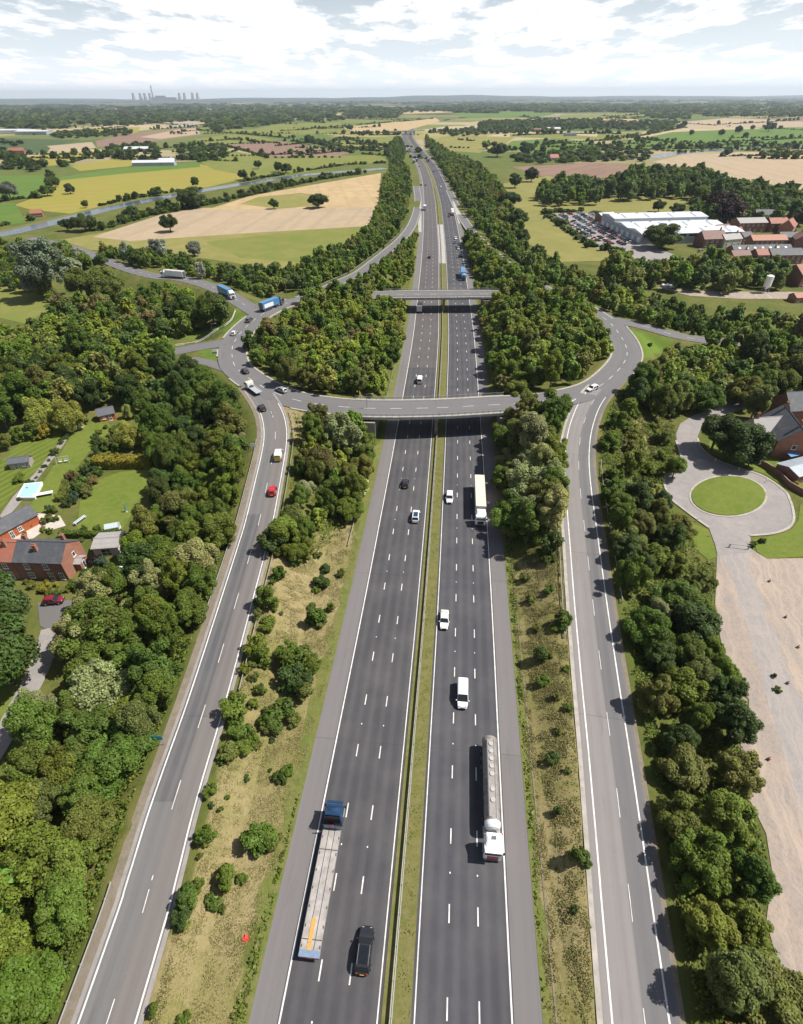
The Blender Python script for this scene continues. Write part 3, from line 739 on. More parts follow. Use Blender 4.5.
# green strip of verge along the motorway's edges, drain line
for sg, lab in ((-1, 'green verge along the carriageway leading away'), (1, 'green verge along the carriageway leading towards the camera')):
    i = MW[:, 1] < 460
    m_ = MW[i]; a = MH[i]+LANES+3.4; n_, _ = normals(m_)
    mb = MB()
    wd = 1.3+np.random.default_rng(3).uniform(-.5, .9, len(m_))
    wd = wd*(1.35 if sg < 0 else .75)
    for k in range(len(m_)-1):
        pts = []
        for j, o in ((k, 0), (k, 1), (k+1, 1), (k+1, 0)):
            off = sg*(a[j]+.02+o*wd[j]); x, y = m_[j, 0]+n_[j, 0]*off, m_[j, 1]+n_[j, 1]*off
            pts.append((x, y, h1(x, y)*(o)+.04 if o else .03))
        mb.face(pts[::(1 if sg > 0 else -1)])
    mb.build('verge', MT['verge_green'], kind='structure', label=lab, cat='verge')
i = (MW[:, 1] < 250); dr = MW[i]
strip(dr, MH[i]+LANES+4.85, MH[i]+LANES+5.05, .06).build('drain_channel', MT['gravel_edge'], kind='structure', label='thin pale drain channel beside the hard shoulder', cat='drain')

# ------------------------------------------------------------------ yard, turning circle, track and lawns
field('yard', [(717, 553), (752, 550), (767, 559), (960, 556), (1100, 1060), (810, 1060), (797, 990), (777, 960), (766, 922), (772, 873), (766, 834), (750, 801), (747, 765), (749, 700), (731, 673), (712, 655), (722, 648), (715, 606)], 'sand', 'pale sandy gravel yard with wheel tracks', 'ground')
_j = np.random.default_rng(5)
_le = [(724+1.0*(y-553)*.30+_j.normal()*1.6, y) for y in range(553, 905, 9)]; _re = [(746+(y-553)*.36+_j.normal()*2.2, y) for y in range(553, 905, 9)]
field('yard', _le+_re[::-1], 'sand_grey', 'greyer compacted vehicle lane across the gravel yard', 'ground')
field('yard', [(733, 690), (747, 700), (745.6, 716), (748, 740), (752, 775), (751, 800), (746, 800), (740, 740)], 'sand_wet', 'patch of damp dark gravel beside the tree belt', 'ground')
cx, cy = G(728, 497, 0)
_o = [(793, 511.6), (789, 500), (784.5, 491), (761.8, 476), (734, 467), (713.8, 458.5), (701, 448), (696, 438), (701, 425), (718.8, 414), (736.5, 407.5), (764, 403), (830, 399), (830, 410), (764, 412)]
field('turning_loop', [(793, 511.6), (789.5, 500), (784, 491), (762, 476), (734, 467), (713.8, 458.5), (701, 448), (697, 438), (701, 428), (718.8, 417), (745, 409), (800, 407), (800, 398), (764, 400), (736.5, 403), (719, 407), (693.5, 415.5), (680, 424), (676, 434), (677, 445), (681, 457), (680.5, 462), (667, 473.6), (664.5, 485), (671, 499), (684, 510), (696, 519), (708.7, 528), (715, 545), (717.5, 556), (752, 552), (750, 536), (772, 534), (787, 529), (793, 521.7)], 'track', 'pale lane widening into a turning loop', 'road', dz=.12)
MT['loop'] = MT['asphalt_lane']
def ellipse_px(x, y, rx, ry, n=40): return [(x+rx*math.cos(2*PI*k/n), y+ry*math.sin(2*PI*k/n)) for k in range(n)]
def mound(name, px, m, label, top=.35, edge=.12, rim=.9):
    P = [G(x, y, 0) for x, y in px]; c = np.mean(P, axis=0); mb = MB()
    rings = [(1.0, .2), (1.0, .2+edge), (1-.05*rim, .2+edge+.04), (.7, .2+top), (.35, .24+top)]
    for (r0, z0), (r1, z1) in zip(rings[:-1], rings[1:]):
        for k in range(len(P)):
            a = np.array(P[k]); b = np.array(P[(k+1) % len(P)])
            q = [c+(a-c)*r0, c+(b-c)*r0, c+(b-c)*r1, c+(a-c)*r1]
            mb.face([(*q[0], z0), (*q[1], z0), (*q[2], z1), (*q[3], z1)][::-1])
    r, z = rings[-1]; mb.face([(*(c+(np.array(p)-c)*r), z) for p in P][::-1])
    me = mb.mesh(name, [MT[m]]); bm = bmesh.new(); bm.from_mesh(me); bmesh.ops.remove_doubles(bm, verts=bm.verts, dist=1e-3)
    bmesh.ops.recalc_face_normals(bm, faces=bm.faces); bm.to_mesh(me); bm.free()
    return tag(link(bpy.data.objects.new(name, me)), label, 'island', kind='structure')
mound('grass_island', ellipse_px(728, 496.5, 37, 19.5), 'lawn', 'oval mown grass island in the turning loop')
strip(spline([(*G(x, y, 0), .2) for x, y in ellipse_px(728, 496.5, 38.2, 20.4, 41)], 1), -.25, .25, .02).build('kerb', MT['kerb'], kind='structure', label='pale kerb round the oval grass island', cat='kerb')
strip(spline([(*G(x, y, 0), .2) for x, y in [(676, 441), (681, 457), (680.5, 462), (667, 473.6), (664.5, 485), (671, 499), (684, 510), (696, 519), (708.7, 528)]], 1), -.3, .3, .02).build('kerb', MT['kerb'], kind='structure', label='pale kerb along the outer edge of the turning loop by the belt', cat='kerb')
strip(spline([(*G(x, y, 0), .2) for x, y in [(749, 536), (772, 534), (787, 529), (793, 521.7), (793, 511.6), (789.5, 500), (784, 491), (762, 476), (734, 467), (713.8, 458.5), (701, 448), (697, 438)]], 1), -.3, .3, .02).build('kerb', MT['kerb'], kind='structure', label='pale kerb along the outer edge of the turning loop by the inn', cat='kerb')
field('lawn', [(752, 540), (772, 536), (790, 531), (798, 521), (800, 505), (900, 505), (920, 556), (803, 557), (767, 559), (757, 552)], 'lawn', 'bright green verge corner beside the yard entrance', 'grass')
field('lawn', [(705, 452), (735, 465), (764, 474), (786, 488), (830, 500), (830, 480), (770, 455), (735, 440), (710, 440)], 'lawn', 'green verge under the trees beside the brick inn', 'grass')
field('lawn', [(690, 522), (708, 530), (714, 545), (717, 557), (708, 560), (690, 545), (680, 520)], 'lawn', 'green grass wedge beside the yard entrance post', 'grass')
field('forecourt', [(700, 402), (745, 396), (830, 392), (830, 398), (764, 400), (720, 406)], 'track', 'pale forecourt behind the inn trees', 'ground')
field('yard_road', [(548, 214), (590, 213), (640, 240), (690, 262), (712, 268), (716, 276), (690, 276), (650, 262), (600, 250), (580, 240)], 'track', 'pale tarmac car park in front of the factory', 'ground', dz=.14)
field('yard_road', [(655, 287), (690, 291), (760, 292), (830, 292), (830, 299), (740, 299), (690, 296)], 'sand', 'pale sandy lane past the silo', 'ground')
field('lawn', [(0, 510), (0, 463), (27, 436), (46, 424), (64, 426), (60, 440), (38, 470), (14, 494)], 'lawn_striped', 'striped mown garden lawn with a small shed', 'lawn')
field('lawn', [(50, 516), (28, 510), (42, 485), (72, 435), (84, 424), (107, 420), (112, 430), (94, 447), (74, 472), (60, 497)], 'lawn', 'long garden lawn beside the blue pool cover', 'lawn')
field('lawn', [(77, 533), (80, 502), (99, 480), (120, 472), (150, 470), (146, 487), (132, 515), (120, 533)], 'lawn', 'square garden lawn below the yellow hedge', 'lawn')
field('patio', [(2, 545), (20, 520), (34, 513), (60, 516), (66, 526), (40, 534), (18, 550)], 'patio', 'pale paved patio behind the terrace', 'patio')
field('garden_path', [(0, 516), (14, 496), (38, 470), (62, 440), (70, 434), (64, 445), (42, 474), (18, 506), (4, 522)], 'track', 'stony garden path between the lawns', 'path')
field('driveway', [(38, 603), (76, 600), (80, 612), (70, 628), (54, 634), (40, 626)], 'asphalt_plain', 'grey driveway in front of the brick terrace', 'driveway')
strip(px_line([(52, 628, 0), (46, 650, 0), (36, 676, 0), (20, 706, 0), (6, 732, 0), (-30, 790, 0)], 2), -1.9, 1.9, .12).build('track', MT['track'], kind='structure', label='narrow stony track leading to the brick terrace', cat='track')
field('lawn', [(0, 690), (30, 668), (34, 674), (14, 708), (0, 732)], 'lawn', 'small grass patch beside the stony track', 'grass')
# ------------------------------------------------------------------ bridges
def ring_between(pa, pb):
    ia, ib = nearest_i(RING, *pa, DECK), nearest_i(RING, *pb, DECK)
    if ia > ib: ia, ib = ib, ia
    return ia, ib
def bridge(i0, i1, label, wrap=False):
    pl = np.concatenate([RING[i0:-1], RING[:i1]]) if wrap else RING[i0:i1]
    mid = pl[len(pl)//2]; root = empty('road_bridge', (mid[0], mid[1], 0), 0, label, 'bridge', 'road bridges of the roundabout')
    n, t = normals(pl); O = Vector((mid[0], mid[1], 0))
    def prof(name, sec, m):
        mb = MB()
        for i in range(len(pl)-1):
            for k in range(len(sec)):
                (o0, z0), (o1, z1) = sec[k], sec[(k+1) % len(sec)]
                q = []
                for j, o, z in ((i, o0, z0), (i, o1, z1), (i+1, o1, z1), (i+1, o0, z0)):
                    p = pl[j, :2]+n[j]*o; q.append((p[0]-O.x, p[1]-O.y, DECK+z))
                mb.face(q)
        for j in (0, len(pl)-1):
            mb.face([(pl[j, 0]+n[j, 0]*o-O.x, pl[j, 1]+n[j, 1]*o-O.y, DECK+z) for o, z in sec])
        return mb.build(name, MT[m], root)
    prof('deck', [(-5.6, -.02), (5.6, -.02), (5.6, -.55), (4.9, -.6), (4.2, -1.35), (-4.2, -1.35), (-4.9, -.6), (-5.6, -.55)], 'concrete_dark')
    for sg in (-1, 1):
        a, b = sorted((sg*5.15, sg*6.0))
        prof('parapet', [(a, .0), (a, .22), (b, .22), (b, -.62), (sg*5.62, -.62), (sg*5.62, -.02)] if sg > 0 else [(b, .0), (b, .22), (a, .22), (a, -.62), (sg*5.62, -.62), (sg*5.62, -.02)], 'concrete')
        mb = MB()
        for zz in (.55, .85, 1.15):
            E = [Vector((pl[j, 0]+n[j, 0]*sg*5.75-O.x, pl[j, 1]+n[j, 1]*sg*5.75-O.y, DECK+zz)) for j in range(len(pl))]
            for j in range(len(E)-1): mb.tube(E[j], E[j+1], .045, n=5, cap=False)
        for j in range(0, len(pl), 1):
            p = pl[j, :2]+n[j]*sg*5.75; mb.box((p[0]-O.x, p[1]-O.y, DECK+.7), (.09, .09, 1.0))
        mb.build('railing', MT['steel'], root)
    # pier in the central strip, abutments at both ends
    k = np.argmin(np.abs(mw_off(pl[:, 0], pl[:, 1])[0])); p = pl[k]; tt = Vector((*MW_T[np.argmin(np.abs(MW[:, 1]-p[1]))], 0)); rz = math.atan2(tt.y, tt.x)
    mb = MB()
    for q in (-3.2, 3.2): mb.tube((p[0]+tt.x*q-O.x, p[1]+tt.y*q-O.y, -.1), (p[0]+tt.x*q-O.x, p[1]+tt.y*q-O.y, DECK-1.9), .55, n=14)
    mb.box((p[0]-O.x, p[1]-O.y, DECK-1.63), (9.2, 1.3, .55), rz=rz)
    mb.build('pier', MT['concrete_dark'], root)
    off = mw_off(pl[:, 0], pl[:, 1])[0]
    for sg in (-1, 1):
        j = int(np.argmin(np.abs(off-sg*19.6))); p = pl[j]
        mb = MB().box((p[0]-O.x, p[1]-O.y, (DECK-1.37)/2), (12.5, 1.2, DECK-1.39), rz=rz)
        for e in (-1, 1): mb.box((p[0]+tt.x*e*6.6+n[j, 0]*0-O.x+MW_N[0, 0]*sg*2.2, p[1]+tt.y*e*6.6-O.y+MW_N[0, 1]*sg*2.2, (DECK-1.2)/2), (.7, 6, DECK-1.2), rz=rz)
        mb.build('abutment', MT['concrete_dark'], root)
    return root
_l, _r = nearest_i(RING, 349, 407.3, DECK), nearest_i(RING, 511, 404, DECK)
bridge(_l, _r, 'long curved concrete road bridge with steel railings nearer the flatbed lorry', wrap=True)
_r, _l = nearest_i(RING, 499, 294.3, DECK), nearest_i(RING, 380, 295, DECK)
bridge(min(_r, _l), max(_r, _l), 'straight concrete road bridge farther up the motorway, small lorry beneath it')
# thin overbridge where the motorway bends away
def far_bridge():
    x, y = G(406, 134, 0); a = G(393, 134, 6); b = G(422, 133, 6)
    d = Vector((b[0]-a[0], b[1]-a[1], 0)); rz = math.atan2(d.y, d.x)
    r = empty('road_bridge', (x, y, 0), rz, 'thin pale overbridge crossing the motorway at its distant bend', 'bridge')
    MB().box((0, 0, 6.4), (d.length+30, 9, 1.2)).build('deck', MT['concrete'], r)
    for s in (-1, 1): MB().box((0, s*4.7, 7.5), (d.length+30, .35, 1.0)).build('parapet', MT['concrete'], r)
    for q in (-26, 0, 26): MB().box((q, 0, 2.8), (1.2, 7, 6.0)).build('pier', MT['concrete_dark'], r)
far_bridge()

# ------------------------------------------------------------------ crash barriers
POST_MESH = MB().box((0, 0, .3), (.14, .1, 1.0)).mesh('post', MT['post'])
def barrier(pts, label, double=False, post_every=3.2, height_=.75, group='steel crash barriers', rail='steel', name='crash_barrier'):
    """pts: world points x,y,z"""
    pl = spline(pts, 2.0); n, t = normals(pl); s = dist_along(pl); o0 = pl[0]
    root = empty(name, tuple(o0), 0, label, 'barrier', group)
    for sg in ((-1, 1) if double else (1,)):
        mb = MB()
        for i in range(len(pl)-1):
            for z0, z1, d0, d1 in ((.0, .10, .0, .06), (.10, .20, .06, 0), (.20, .30, 0, .06), (.30, .33, .06, .0)):
                q = []
                for j, d, zz in ((i, d0, z0), (i+1, d0, z0), (i+1, d1, z1), (i, d1, z1)):
                    p = pl[j, :2]+n[j]*sg*(.06+d); q.append((p[0]-o0[0], p[1]-o0[1], pl[j, 2]-o0[2]+height_-.33+zz))
                mb.face(q)
            q = []
            for j, d in ((i, .06), (i, .15), (i+1, .15), (i+1, .06)):
                p = pl[j, :2]+n[j]*sg*d; q.append((p[0]-o0[0], p[1]-o0[1], pl[j, 2]-o0[2]+height_))
            mb.face(q)
        mb.build('rail', MT[rail], root)
    q = 0.0; k = 0; rest = MB()
    while q < s[-1]:
        p, nn, tt = at_s(pl, s, q)
        if k < 90:
            o = bpy.data.objects.new('post', POST_MESH); link(o, root); o.location = (p[0]-o0[0], p[1]-o0[1], p[2]-o0[2]-.1); o.rotation_euler = (0, 0, math.atan2(tt[1], tt[0]))
        else: rest.box((p[0]-o0[0], p[1]-o0[1], p[2]-o0[2]+.2), (.14, .1, 1.0))
        q += post_every; k += 1
    if rest.v: rest.build('posts', MT['post'], root, kind='stuff')
    return root
i = (MW[:, 1] > -40) & (MW[:, 1] < 700)
mm = MW[i]; nn_, _ = normals(mm)
barrier([(*(mm[k, :2]-nn_[k]*.55), .06) for k in range(0, len(mm), 3)], 'long double sided steel barrier in the grass strip between the carriageways', True)
def off_line(pl, off, a, b, st=3):
    n, t = normals(pl); return [(pl[k, 0]+n[k, 0]*off, pl[k, 1]+n[k, 1]*off, pl[k, 2]-.02) for k in range(a, b, st)]
def near(pl, px, py, z=3): return nearest_i(pl, px, py, z)
iL = lambda y: int(np.argmin(np.abs(project(SLIP_L[:, 0], SLIP_L[:, 1], SLIP_L[:, 2])[1]-y)))
iR = lambda y: int(np.argmin(np.abs(project(SLIP_R[:, 0], SLIP_R[:, 1], SLIP_R[:, 2])[1]-y)))
barrier(off_line(SLIP_L, -5.1, 0, iL(872)), 'pale steel barrier on the tree side of the exit slip road, nearest stretch', group=None)
barrier(off_line(SLIP_L, -5.2, iL(610), iL(432)), 'sunlit steel barrier on the tree side of the exit slip road past the red hatchback', group=None)
barrier(off_line(SLIP_L, 5.0, iL(690), iL(412)), 'steel barrier between the exit slip road and the scrub bank', group=None)
barrier(off_line(SLIP_R, -5.6, iR(640), iR(408)), 'steel barrier on the motorway side of the entry slip road', group=None)
barrier(off_line(SLIP_R, 5.9, iR(600), iR(452)), 'steel barrier on the tree side of the entry slip road', group=None)
barrier(off_line(mm, -19.2, s_at_y(85)//3 and int(np.argmin(np.abs(mm[:, 1]-88))), int(np.argmin(np.abs(mm[:, 1]-136)))), 'steel barrier on the bank before the nearer bridge', group=None)
barrier(off_line(mm, -18.6, int(np.argmin(np.abs(mm[:, 1]-156))), int(np.argmin(np.abs(mm[:, 1]-245)))), 'steel barrier on the bank between the two bridges', group=None)
iW = near(ON_L, 410, 229, .6); barrier(off_line(ON_L, -5.2, near(ON_L, 315, 292, 6), iW), 'pale steel barrier along the entry slip road beyond the island', group=None)
_e = [(*G(x, y, DECK+.3), DECK-.1) for x, y in [(598, 384), (611, 372), (618, 358), (616, 344), (608, 329)]]
# white railing on the roundabout's grass corner
def rail_fence(pts, label):
    pl = spline(pts, 2.5); r = empty('white_railing', tuple(pl[0]), 0, label, 'railing'); mb = MB(); o = pl[0]
    for zz in (.5, 1.0):
        for a, b in zip(pl[:-1], pl[1:]): mb.tube(Vector(a)-Vector(o)+Vector((0, 0, zz)), Vector(b)-Vector(o)+Vector((0, 0, zz)), .07, n=6)
    mb.build('rail', MT['trim_white'], r)
    pm = MB().box((0, 0, .5), (.12, .12, 1.15)).mesh('post', MT['trim_white'])
    for a in pl: q = bpy.data.objects.new('post', pm); link(q, r); q.location = Vector(a)-Vector(o)
_rf = []
for x, y in [(172, 332), (195, 329), (216, 325), (230, 320), (236, 313)]:
    X_, Y_ = G(x, y, 6.2); _rf.append((X_, Y_, h1(X_, Y_)))
rail_fence(_rf, 'white railing curving round the grass corner by the roundabout')

# ------------------------------------------------------------------ signs, lamps, small things
def sign(name, px, py, z, w, h, hb, m, label, face=0.0, back='sign_back', legs=2, cat='sign', marks=None):
    x, y = G(px, py, z); zg = max(h1(x, y), 0) if z > 0 else 0
    r = empty(name, (x, y, zg), face, label, cat)
    MB().box((0, 0, hb+h/2), (w, .06, h)).build('board', MT[m], r, bevel=.02)
    for k in range(legs):
        q = 0 if legs == 1 else (-w*.32 if k == 0 else w*.32)
        MB().tube((q, .07, -.2), (q, .07, hb+h*.9), .05, n=8).build('post', MT['post'], r)
    if marks:
        for f in marks: f(r)
    return r
def chev(r, w, h, hb, n, m):
    for k in range(n):
        mb = MB(); x0 = -w/2+w*(k+.25)/n; d = w/n*.42; e = w/n*.36; zc = hb+h/2; y = -.036
        mb.face([(x0, y, hb+.06), (x0+d, y, zc), (x0, y, hb+h-.06), (x0+e, y, hb+h-.06), (x0+e+d, y, zc), (x0+e, y, hb+.06)][:3]+[(x0+e, y, hb+h-.06), (x0+e+d, y, zc), (x0+e, y, hb+.06)])
        mb.build('chevron', MT[m], r)
sign('chevron_sign', 300, 427, 5.5, 2.2, .75, .5, 'black', 'black and white chevron board on the dry bank by the nearer bridge', 0, marks=[lambda r: chev(r, 2.2, .75, .5, 2, 'trim_white')])
def arrow_marks(r):
    MB().tube((0, -.035, 1.35), (0, -.05, 1.35), .5, n=20).build('blue_disc', MT['sign_blue'], r)
    a = MB(); a.box((0, -.056, 1.35), (.5, .012, .1)); a.face([(-.38, -.062, 1.35), (-.14, -.062, 1.55), (-.14, -.062, 1.15)]); a.build('arrow', MT['trim_white'], r)
sign('turn_sign', 290, 383.5, 6.8, 1.1, 1.1, .8, 'sign_back', 'round blue arrow sign on the wooded island edge', .1, marks=[arrow_marks])
def low_chev(px, py, lab):
    sign('chevron_board', px, py, 6.8, 1.5, .5, .3, 'black', lab, .1, marks=[lambda r: chev(r, 1.5, .5, .3, 2, 'trim_white')])
low_chev(284.5, 385, 'low chevron board just left of the round blue arrow sign'); low_chev(297, 388, 'low chevron board just right of the round blue arrow sign')
low_chev(258, 331, 'low chevron board on the island edge facing the black car')
low_chev(275, 318, 'low chevron board on the island edge beside the blue lorry')
sign('direction_sign', 215.3, 356, 6.6, 1.8, 1.6, .5, 'trim_white', 'white and green direction sign on the small grass corner', .2,
     marks=[lambda r: MB().box((0, -.04, .85), (1.7, .03, .55)).build('green_panel', plain('green_sign_face', (.02, .22, .08)), r)])
sign('direction_sign', 256.5, 308, 6.9, 1.3, 1.0, .6, 'trim_white', 'small white sign on the splitter triangle behind the blue lorry', .2)
sign('slip_sign', 158, 742, 3.2, 2.0, 1.1, 1.6, 'sign_teal', 'small teal board at the edge of the slip road trees', .0)
sign('barrier_end_sign', 572, 404, 6.6, 4.0, .5, .5, 'trim_white', 'long low white board where the slip road leaves the nearer bridge', .8)
sign('barrier_end_sign', 254, 453, 5.0, 1.6, 1.2, .8, 'sign_back', 'grey back of a road sign among the leaves beside the white van', .3)
def lamp(px, py, z, label, hgt=9):
    x, y = G(px, py, z); zz = max(h1(x, y), 0); r = empty('street_lamp', (x, y, zz), 0, label, 'street lamp')
    MB().tube((0, 0, -.2), (0, 0, hgt), .11, .06, n=8).build('column', MT['post'], r)
    MB().tube((0, 0, hgt), (1.4, 0, hgt+.25), .05, n=6).build('arm', MT['post'], r)
    MB().box((1.75, 0, hgt+.25), (.75, .28, .14)).build('lantern', MT['steel'], r, bevel=.03)
lamp(287, 296, 6.8, 'grey street lamp beside the arm where the blue lorry enters the roundabout')
lamp(640, 322, 6.5, 'grey street lamp on the side road beyond the grass triangle')
lamp(682, 384, 5, 'grey street lamp rising from the trees right of the entry slip road')
lamp(367, 408, 7, 'grey street lamp at the end of the nearer bridge')
lamp(214.5, 340, 6.6, 'thin street lamp on the grass corner below the white railing', 6)
def bollard(px, py, label):
    x, y = G(px, py, .2); r = empty('bollard', (x, y, .19), 0, label, 'bollard', 'bollards round the turning loop')
    MB().tube((0, 0, 0), (0, 0, .95), .1, .09, n=10).build('stem', MT['trim_white'], r); MB().tube((0, 0, .65), (0, 0, .8), .105, n=10).build('band', MT['litter_red'], r)
for q, l in (((715, 461), 'pale bollard with a red band on the loop kerb nearest the lane neck'), ((738.5, 470), 'pale bollard with a red band on the loop kerb, middle one by the inn trees'), ((766, 482), 'pale bollard with a red band on the loop kerb nearest the brick inn'), ((697, 521), 'pale bollard with a red band on the loop kerb beside the tree belt'), ((710, 536), 'pale bollard with a red band at the yard entrance')): bollard(*q, l)
def gate_bar():
    a, b = G(729, 547, .2), G(748, 549, .2); r = empty('barrier_gate', (*a, .19), math.atan2(b[1]-a[1], b[0]-a[0]), 'low dark pole gate across the yard entrance', 'gate'); d = math.dist(a, b)
    MB().tube((0, 0, .9), (d, 0, .9), .06, n=8).build('pole', MT['post'], r)
    for q in (0, d): MB().box((q, 0, .5), (.2, .2, 1.0)).build('post', MT['post'], r)
gate_bar()
def marker(px, py, rz, label):
    x, y = G(px, py, 0); r = empty('traffic_cone', (x, y, .3), rz, label, 'traffic cone')
    MB().tube((0, 0, .03), (0, 0, .62), .19, .04, n=12).build('cone', MT['litter_red'], r); MB().box((0, 0, .02), (.46, .46, .05)).build('base', MT['black'], r); MB().tube((0, 0, .3), (0, 0, .42), .125, .095, n=12).build('band', MT['trim_white'], r)
for k, (px, py, l) in enumerate([(769, 582, 'small red cone near the grass corner of the yard'), (785, 618, 'small red cone in the middle of the upper yard'), (797.5, 648, 'small red cone at the yard edge of the picture'), (787, 684, 'small red cone right of the weed patch in the yard'), (756, 757, 'small red cone closest to the damp gravel, one of two side by side'), (768, 760, 'small red cone farther from the trees, one of two side by side')]): marker(px, py, k*.7, l)
def litter():
    x, y = G(245, 937, .6); mb = MB(); random.seed(3)
    for k in range(5): mb.box((random.uniform(-.3, .3), random.uniform(-.2, .2), .1+.05*k), (.5, .35, .03), rz=random.random()*3, rx=random.uniform(-.5, .5))
    o = mb.build('litter', MT['litter_red'], label='crumpled bright red plastic litter on the dry verge', category='litter') if False else mb.build('litter', MT['litter_red'])
    tag(o, 'crumpled bright red plastic litter lying on the dry verge', 'litter'); o.location = (x, y, h1(x, y))
litter()

# ------------------------------------------------------------------ buildings
def gable_house(name, loc, rz, L_, W_, eave, ridge, wall, roof, label, cat='house', windows=(), chimneys=(), door=None, over=.3, group=None, gables=None, back=()):
    """length along x, depth along y, ridge along x; origin at the middle of the footprint"""
    r = empty(name, loc, rz, label, cat, group); x, y = L_/2, W_/2
    mb = MB(); mb.v = [(-x, -y, -.3), (x, -y, -.3), (x, y, -.3), (-x, y, -.3), (-x, -y, eave), (x, -y, eave), (x, y, eave), (-x, y, eave), (-x, 0, ridge-.05), (x, 0, ridge-.05)]
    for f in ((0, 1, 5, 4), (2, 3, 7, 6)): mb.f.append(f)
    mb.m = [0, 0]; mb.uv = [(0, 0)]*8
    mb.f += [(1, 2, 6, 9, 5), (3, 0, 4, 8, 7)]; mb.m += [1, 1] if gables else [0, 0]; mb.uv += [(0, 0)]*10
    mb.build('wall', [MT[wall]]+([MT[gables]] if gables else []), r)
    sl = (ridge-eave)/y; rb = MB(); X = x+over; t = .14
    for s in (-1, 1):
        yo = (y+over)*s; zo = eave-over*sl
        P = [(-X, 0, ridge), (X, 0, ridge), (X, yo, zo), (-X, yo, zo)]; Q = [(a, b, c+t) for a, b, c in P]
        rb.face(Q if s < 0 else Q[::-1]); rb.face(P)
        rb.face([P[2], P[3], Q[3], Q[2]]); rb.face([P[1], P[2], Q[2], Q[1]]); rb.face([P[3], P[0], Q[0], Q[3]])
    rb.tube((-X, 0, ridge+t), (X, 0, ridge+t), .11, n=6)
    ro = rb.build('roof', MT[roof], r)
    for cx_, cy_ in chimneys:
        zb = ridge-abs(cy_)*sl-.5
        cm = MB().box((cx_, cy_, zb+1.0), (.75, .6, 2.2)); cm.box((cx_, cy_, zb+2.14), (.87, .72, .14))
        for q in (-.18, .18): cm.tube((cx_+q, cy_, zb+2.2), (cx_+q, cy_, zb+2.6), .11, .09, n=8)
        cm.build('chimney', MT['brick_orange'], ro)
    def opening(nm, side, u, z, w, h, m, parts=True):
        fr = MB(); g = MB()
        if side in 'fb':
            s = -1 if side == 'f' else 1; yy = s*(y+.03)
            fr.box((u, yy, z), (w, .08, h)); g.box((u, yy+s*.03, z), (w-.22, .06, h-.22)); 
            for q in (0,): fr.box((u, yy+s*.055, z), (.07, .02, h)); fr.box((u, yy+s*.055, z), (w, .02, .07))
            fr.box((u, yy+s*.06, z-h/2-.05), (w+.2, .16, .1))
        else:
            s = -1 if side == 'l' else 1; xx = s*(x+.03)
            fr.box((xx, u, z), (.08, w, h)); g.box((xx+s*.03, u, z), (.06, w-.22, h-.22)); fr.box((xx+s*.06, u, z-h/2-.05), (.16, w+.2, .1))
        wo = fr.build(nm, MT[m], r); g.build('pane', MT['window'], wo)
    for w in windows: opening('window', *w, 'trim_white')
    if door: opening('door', *door, 'trim_white')
    return r
# brick terrace by the track
tx, ty = G(64.4, 563.7, 5.0); rz = -.05
def along(x0, y0, rz, dx, dy): return x0+dx*math.cos(rz)-dy*math.sin(rz), y0+dx*math.sin(rz)+dy*math.cos(rz)
c1 = along(tx, ty, rz, -6.0, 3.7)
gable_house('terraced_house', (*c1, 0), rz, 10.4, 7.4, 5.0, 7.6, 'brick', 'slate', 'brick terraced house with dark slate roof and white windows facing the maroon car', 'house', over=.15,
            windows=[('f', -2.6, 3.9, 1.1, 1.5), ('f', 1.5, 3.9, 1.1, 1.5), ('f', -2.6, 1.3, 1.2, 1.5), ('f', 4.0, 1.3, 1.0, 1.9), ('r', .5, 3.9, .9, 1.2), ('b', -2, 3.9, 1.1, 1.4), ('b', 2, 3.9, 1.1, 1.4)], door=('f', 1.7, 1.15, 1.1, 2.2),
            chimneys=[(-.6, -1.6), (2.2, 3.2)], gables='brick_orange')
c2 = along(tx, ty, rz, -11.2-5.4, 3.6)
gable_house('terraced_house', (*c2, 0), rz, 10.6, 7.2, 4.9, 7.2, 'brick', 'red_tile', 'brick terraced house under a red tiled roof, joined to the slate roofed one', 'house', over=.1,
            windows=[('f', 3.2, 3.8, 1.1, 1.4), ('f', -1, 3.8, 1.1, 1.4), ('f', -1, 1.3, 1.1, 1.4)], door=('f', 3.4, 1.1, 1, 2.1), chimneys=[(2.9, -.7), (4.9, 2.6)])
def at_house(px, py, z=0): return G(px, py, z)
gx_, gy_ = at_house(8, 534); gable_house('outbuilding', (gx_, gy_, 0), 1.0, 13, 5.6, 2.8, 4.3, 'shed_wood', 'slate', 'long brick red outbuilding with dark slate roof beside the blue pool cover', 'outbuilding', windows=[('f', 2, 1.5, 1, 1.2), ('f', -3, 1.5, 1, 1.2)], door=('f', 0, 1.05, .9, 2))
gx_, gy_ = at_house(108, 418); gable_house('summer_house', (gx_, gy_, 0), .5, 4.6, 4.4, 2.3, 3.6, 'shed_wood', 'felt', 'red wooden summer house with dark roof under the willows', 'shed', windows=[('f', -1, 1.3, .9, .9)], door=('f', .8, 1.0, .9, 1.9))
gx_, gy_ = at_house(23, 466); gable_house('garden_shed', (gx_, gy_, 0), .25, 5.0, 3.2, 2.1, 2.9, 'shed_grey', 'felt', 'small grey shed standing on the striped lawn', 'shed', windows=[('f', 1, 1.2, .8, .8)], door=('f', -.8, 1, .9, 1.8))
gx_, gy_ = at_house(76, 428); gable_house('garden_shed', (gx_, gy_, 0), .9, 4.2, 3.0, 2.0, 3.2, 'render', 'brown_tile', 'small brown roofed shed under the weeping willow', 'shed', door=('f', 0, 1, .9, 1.8))
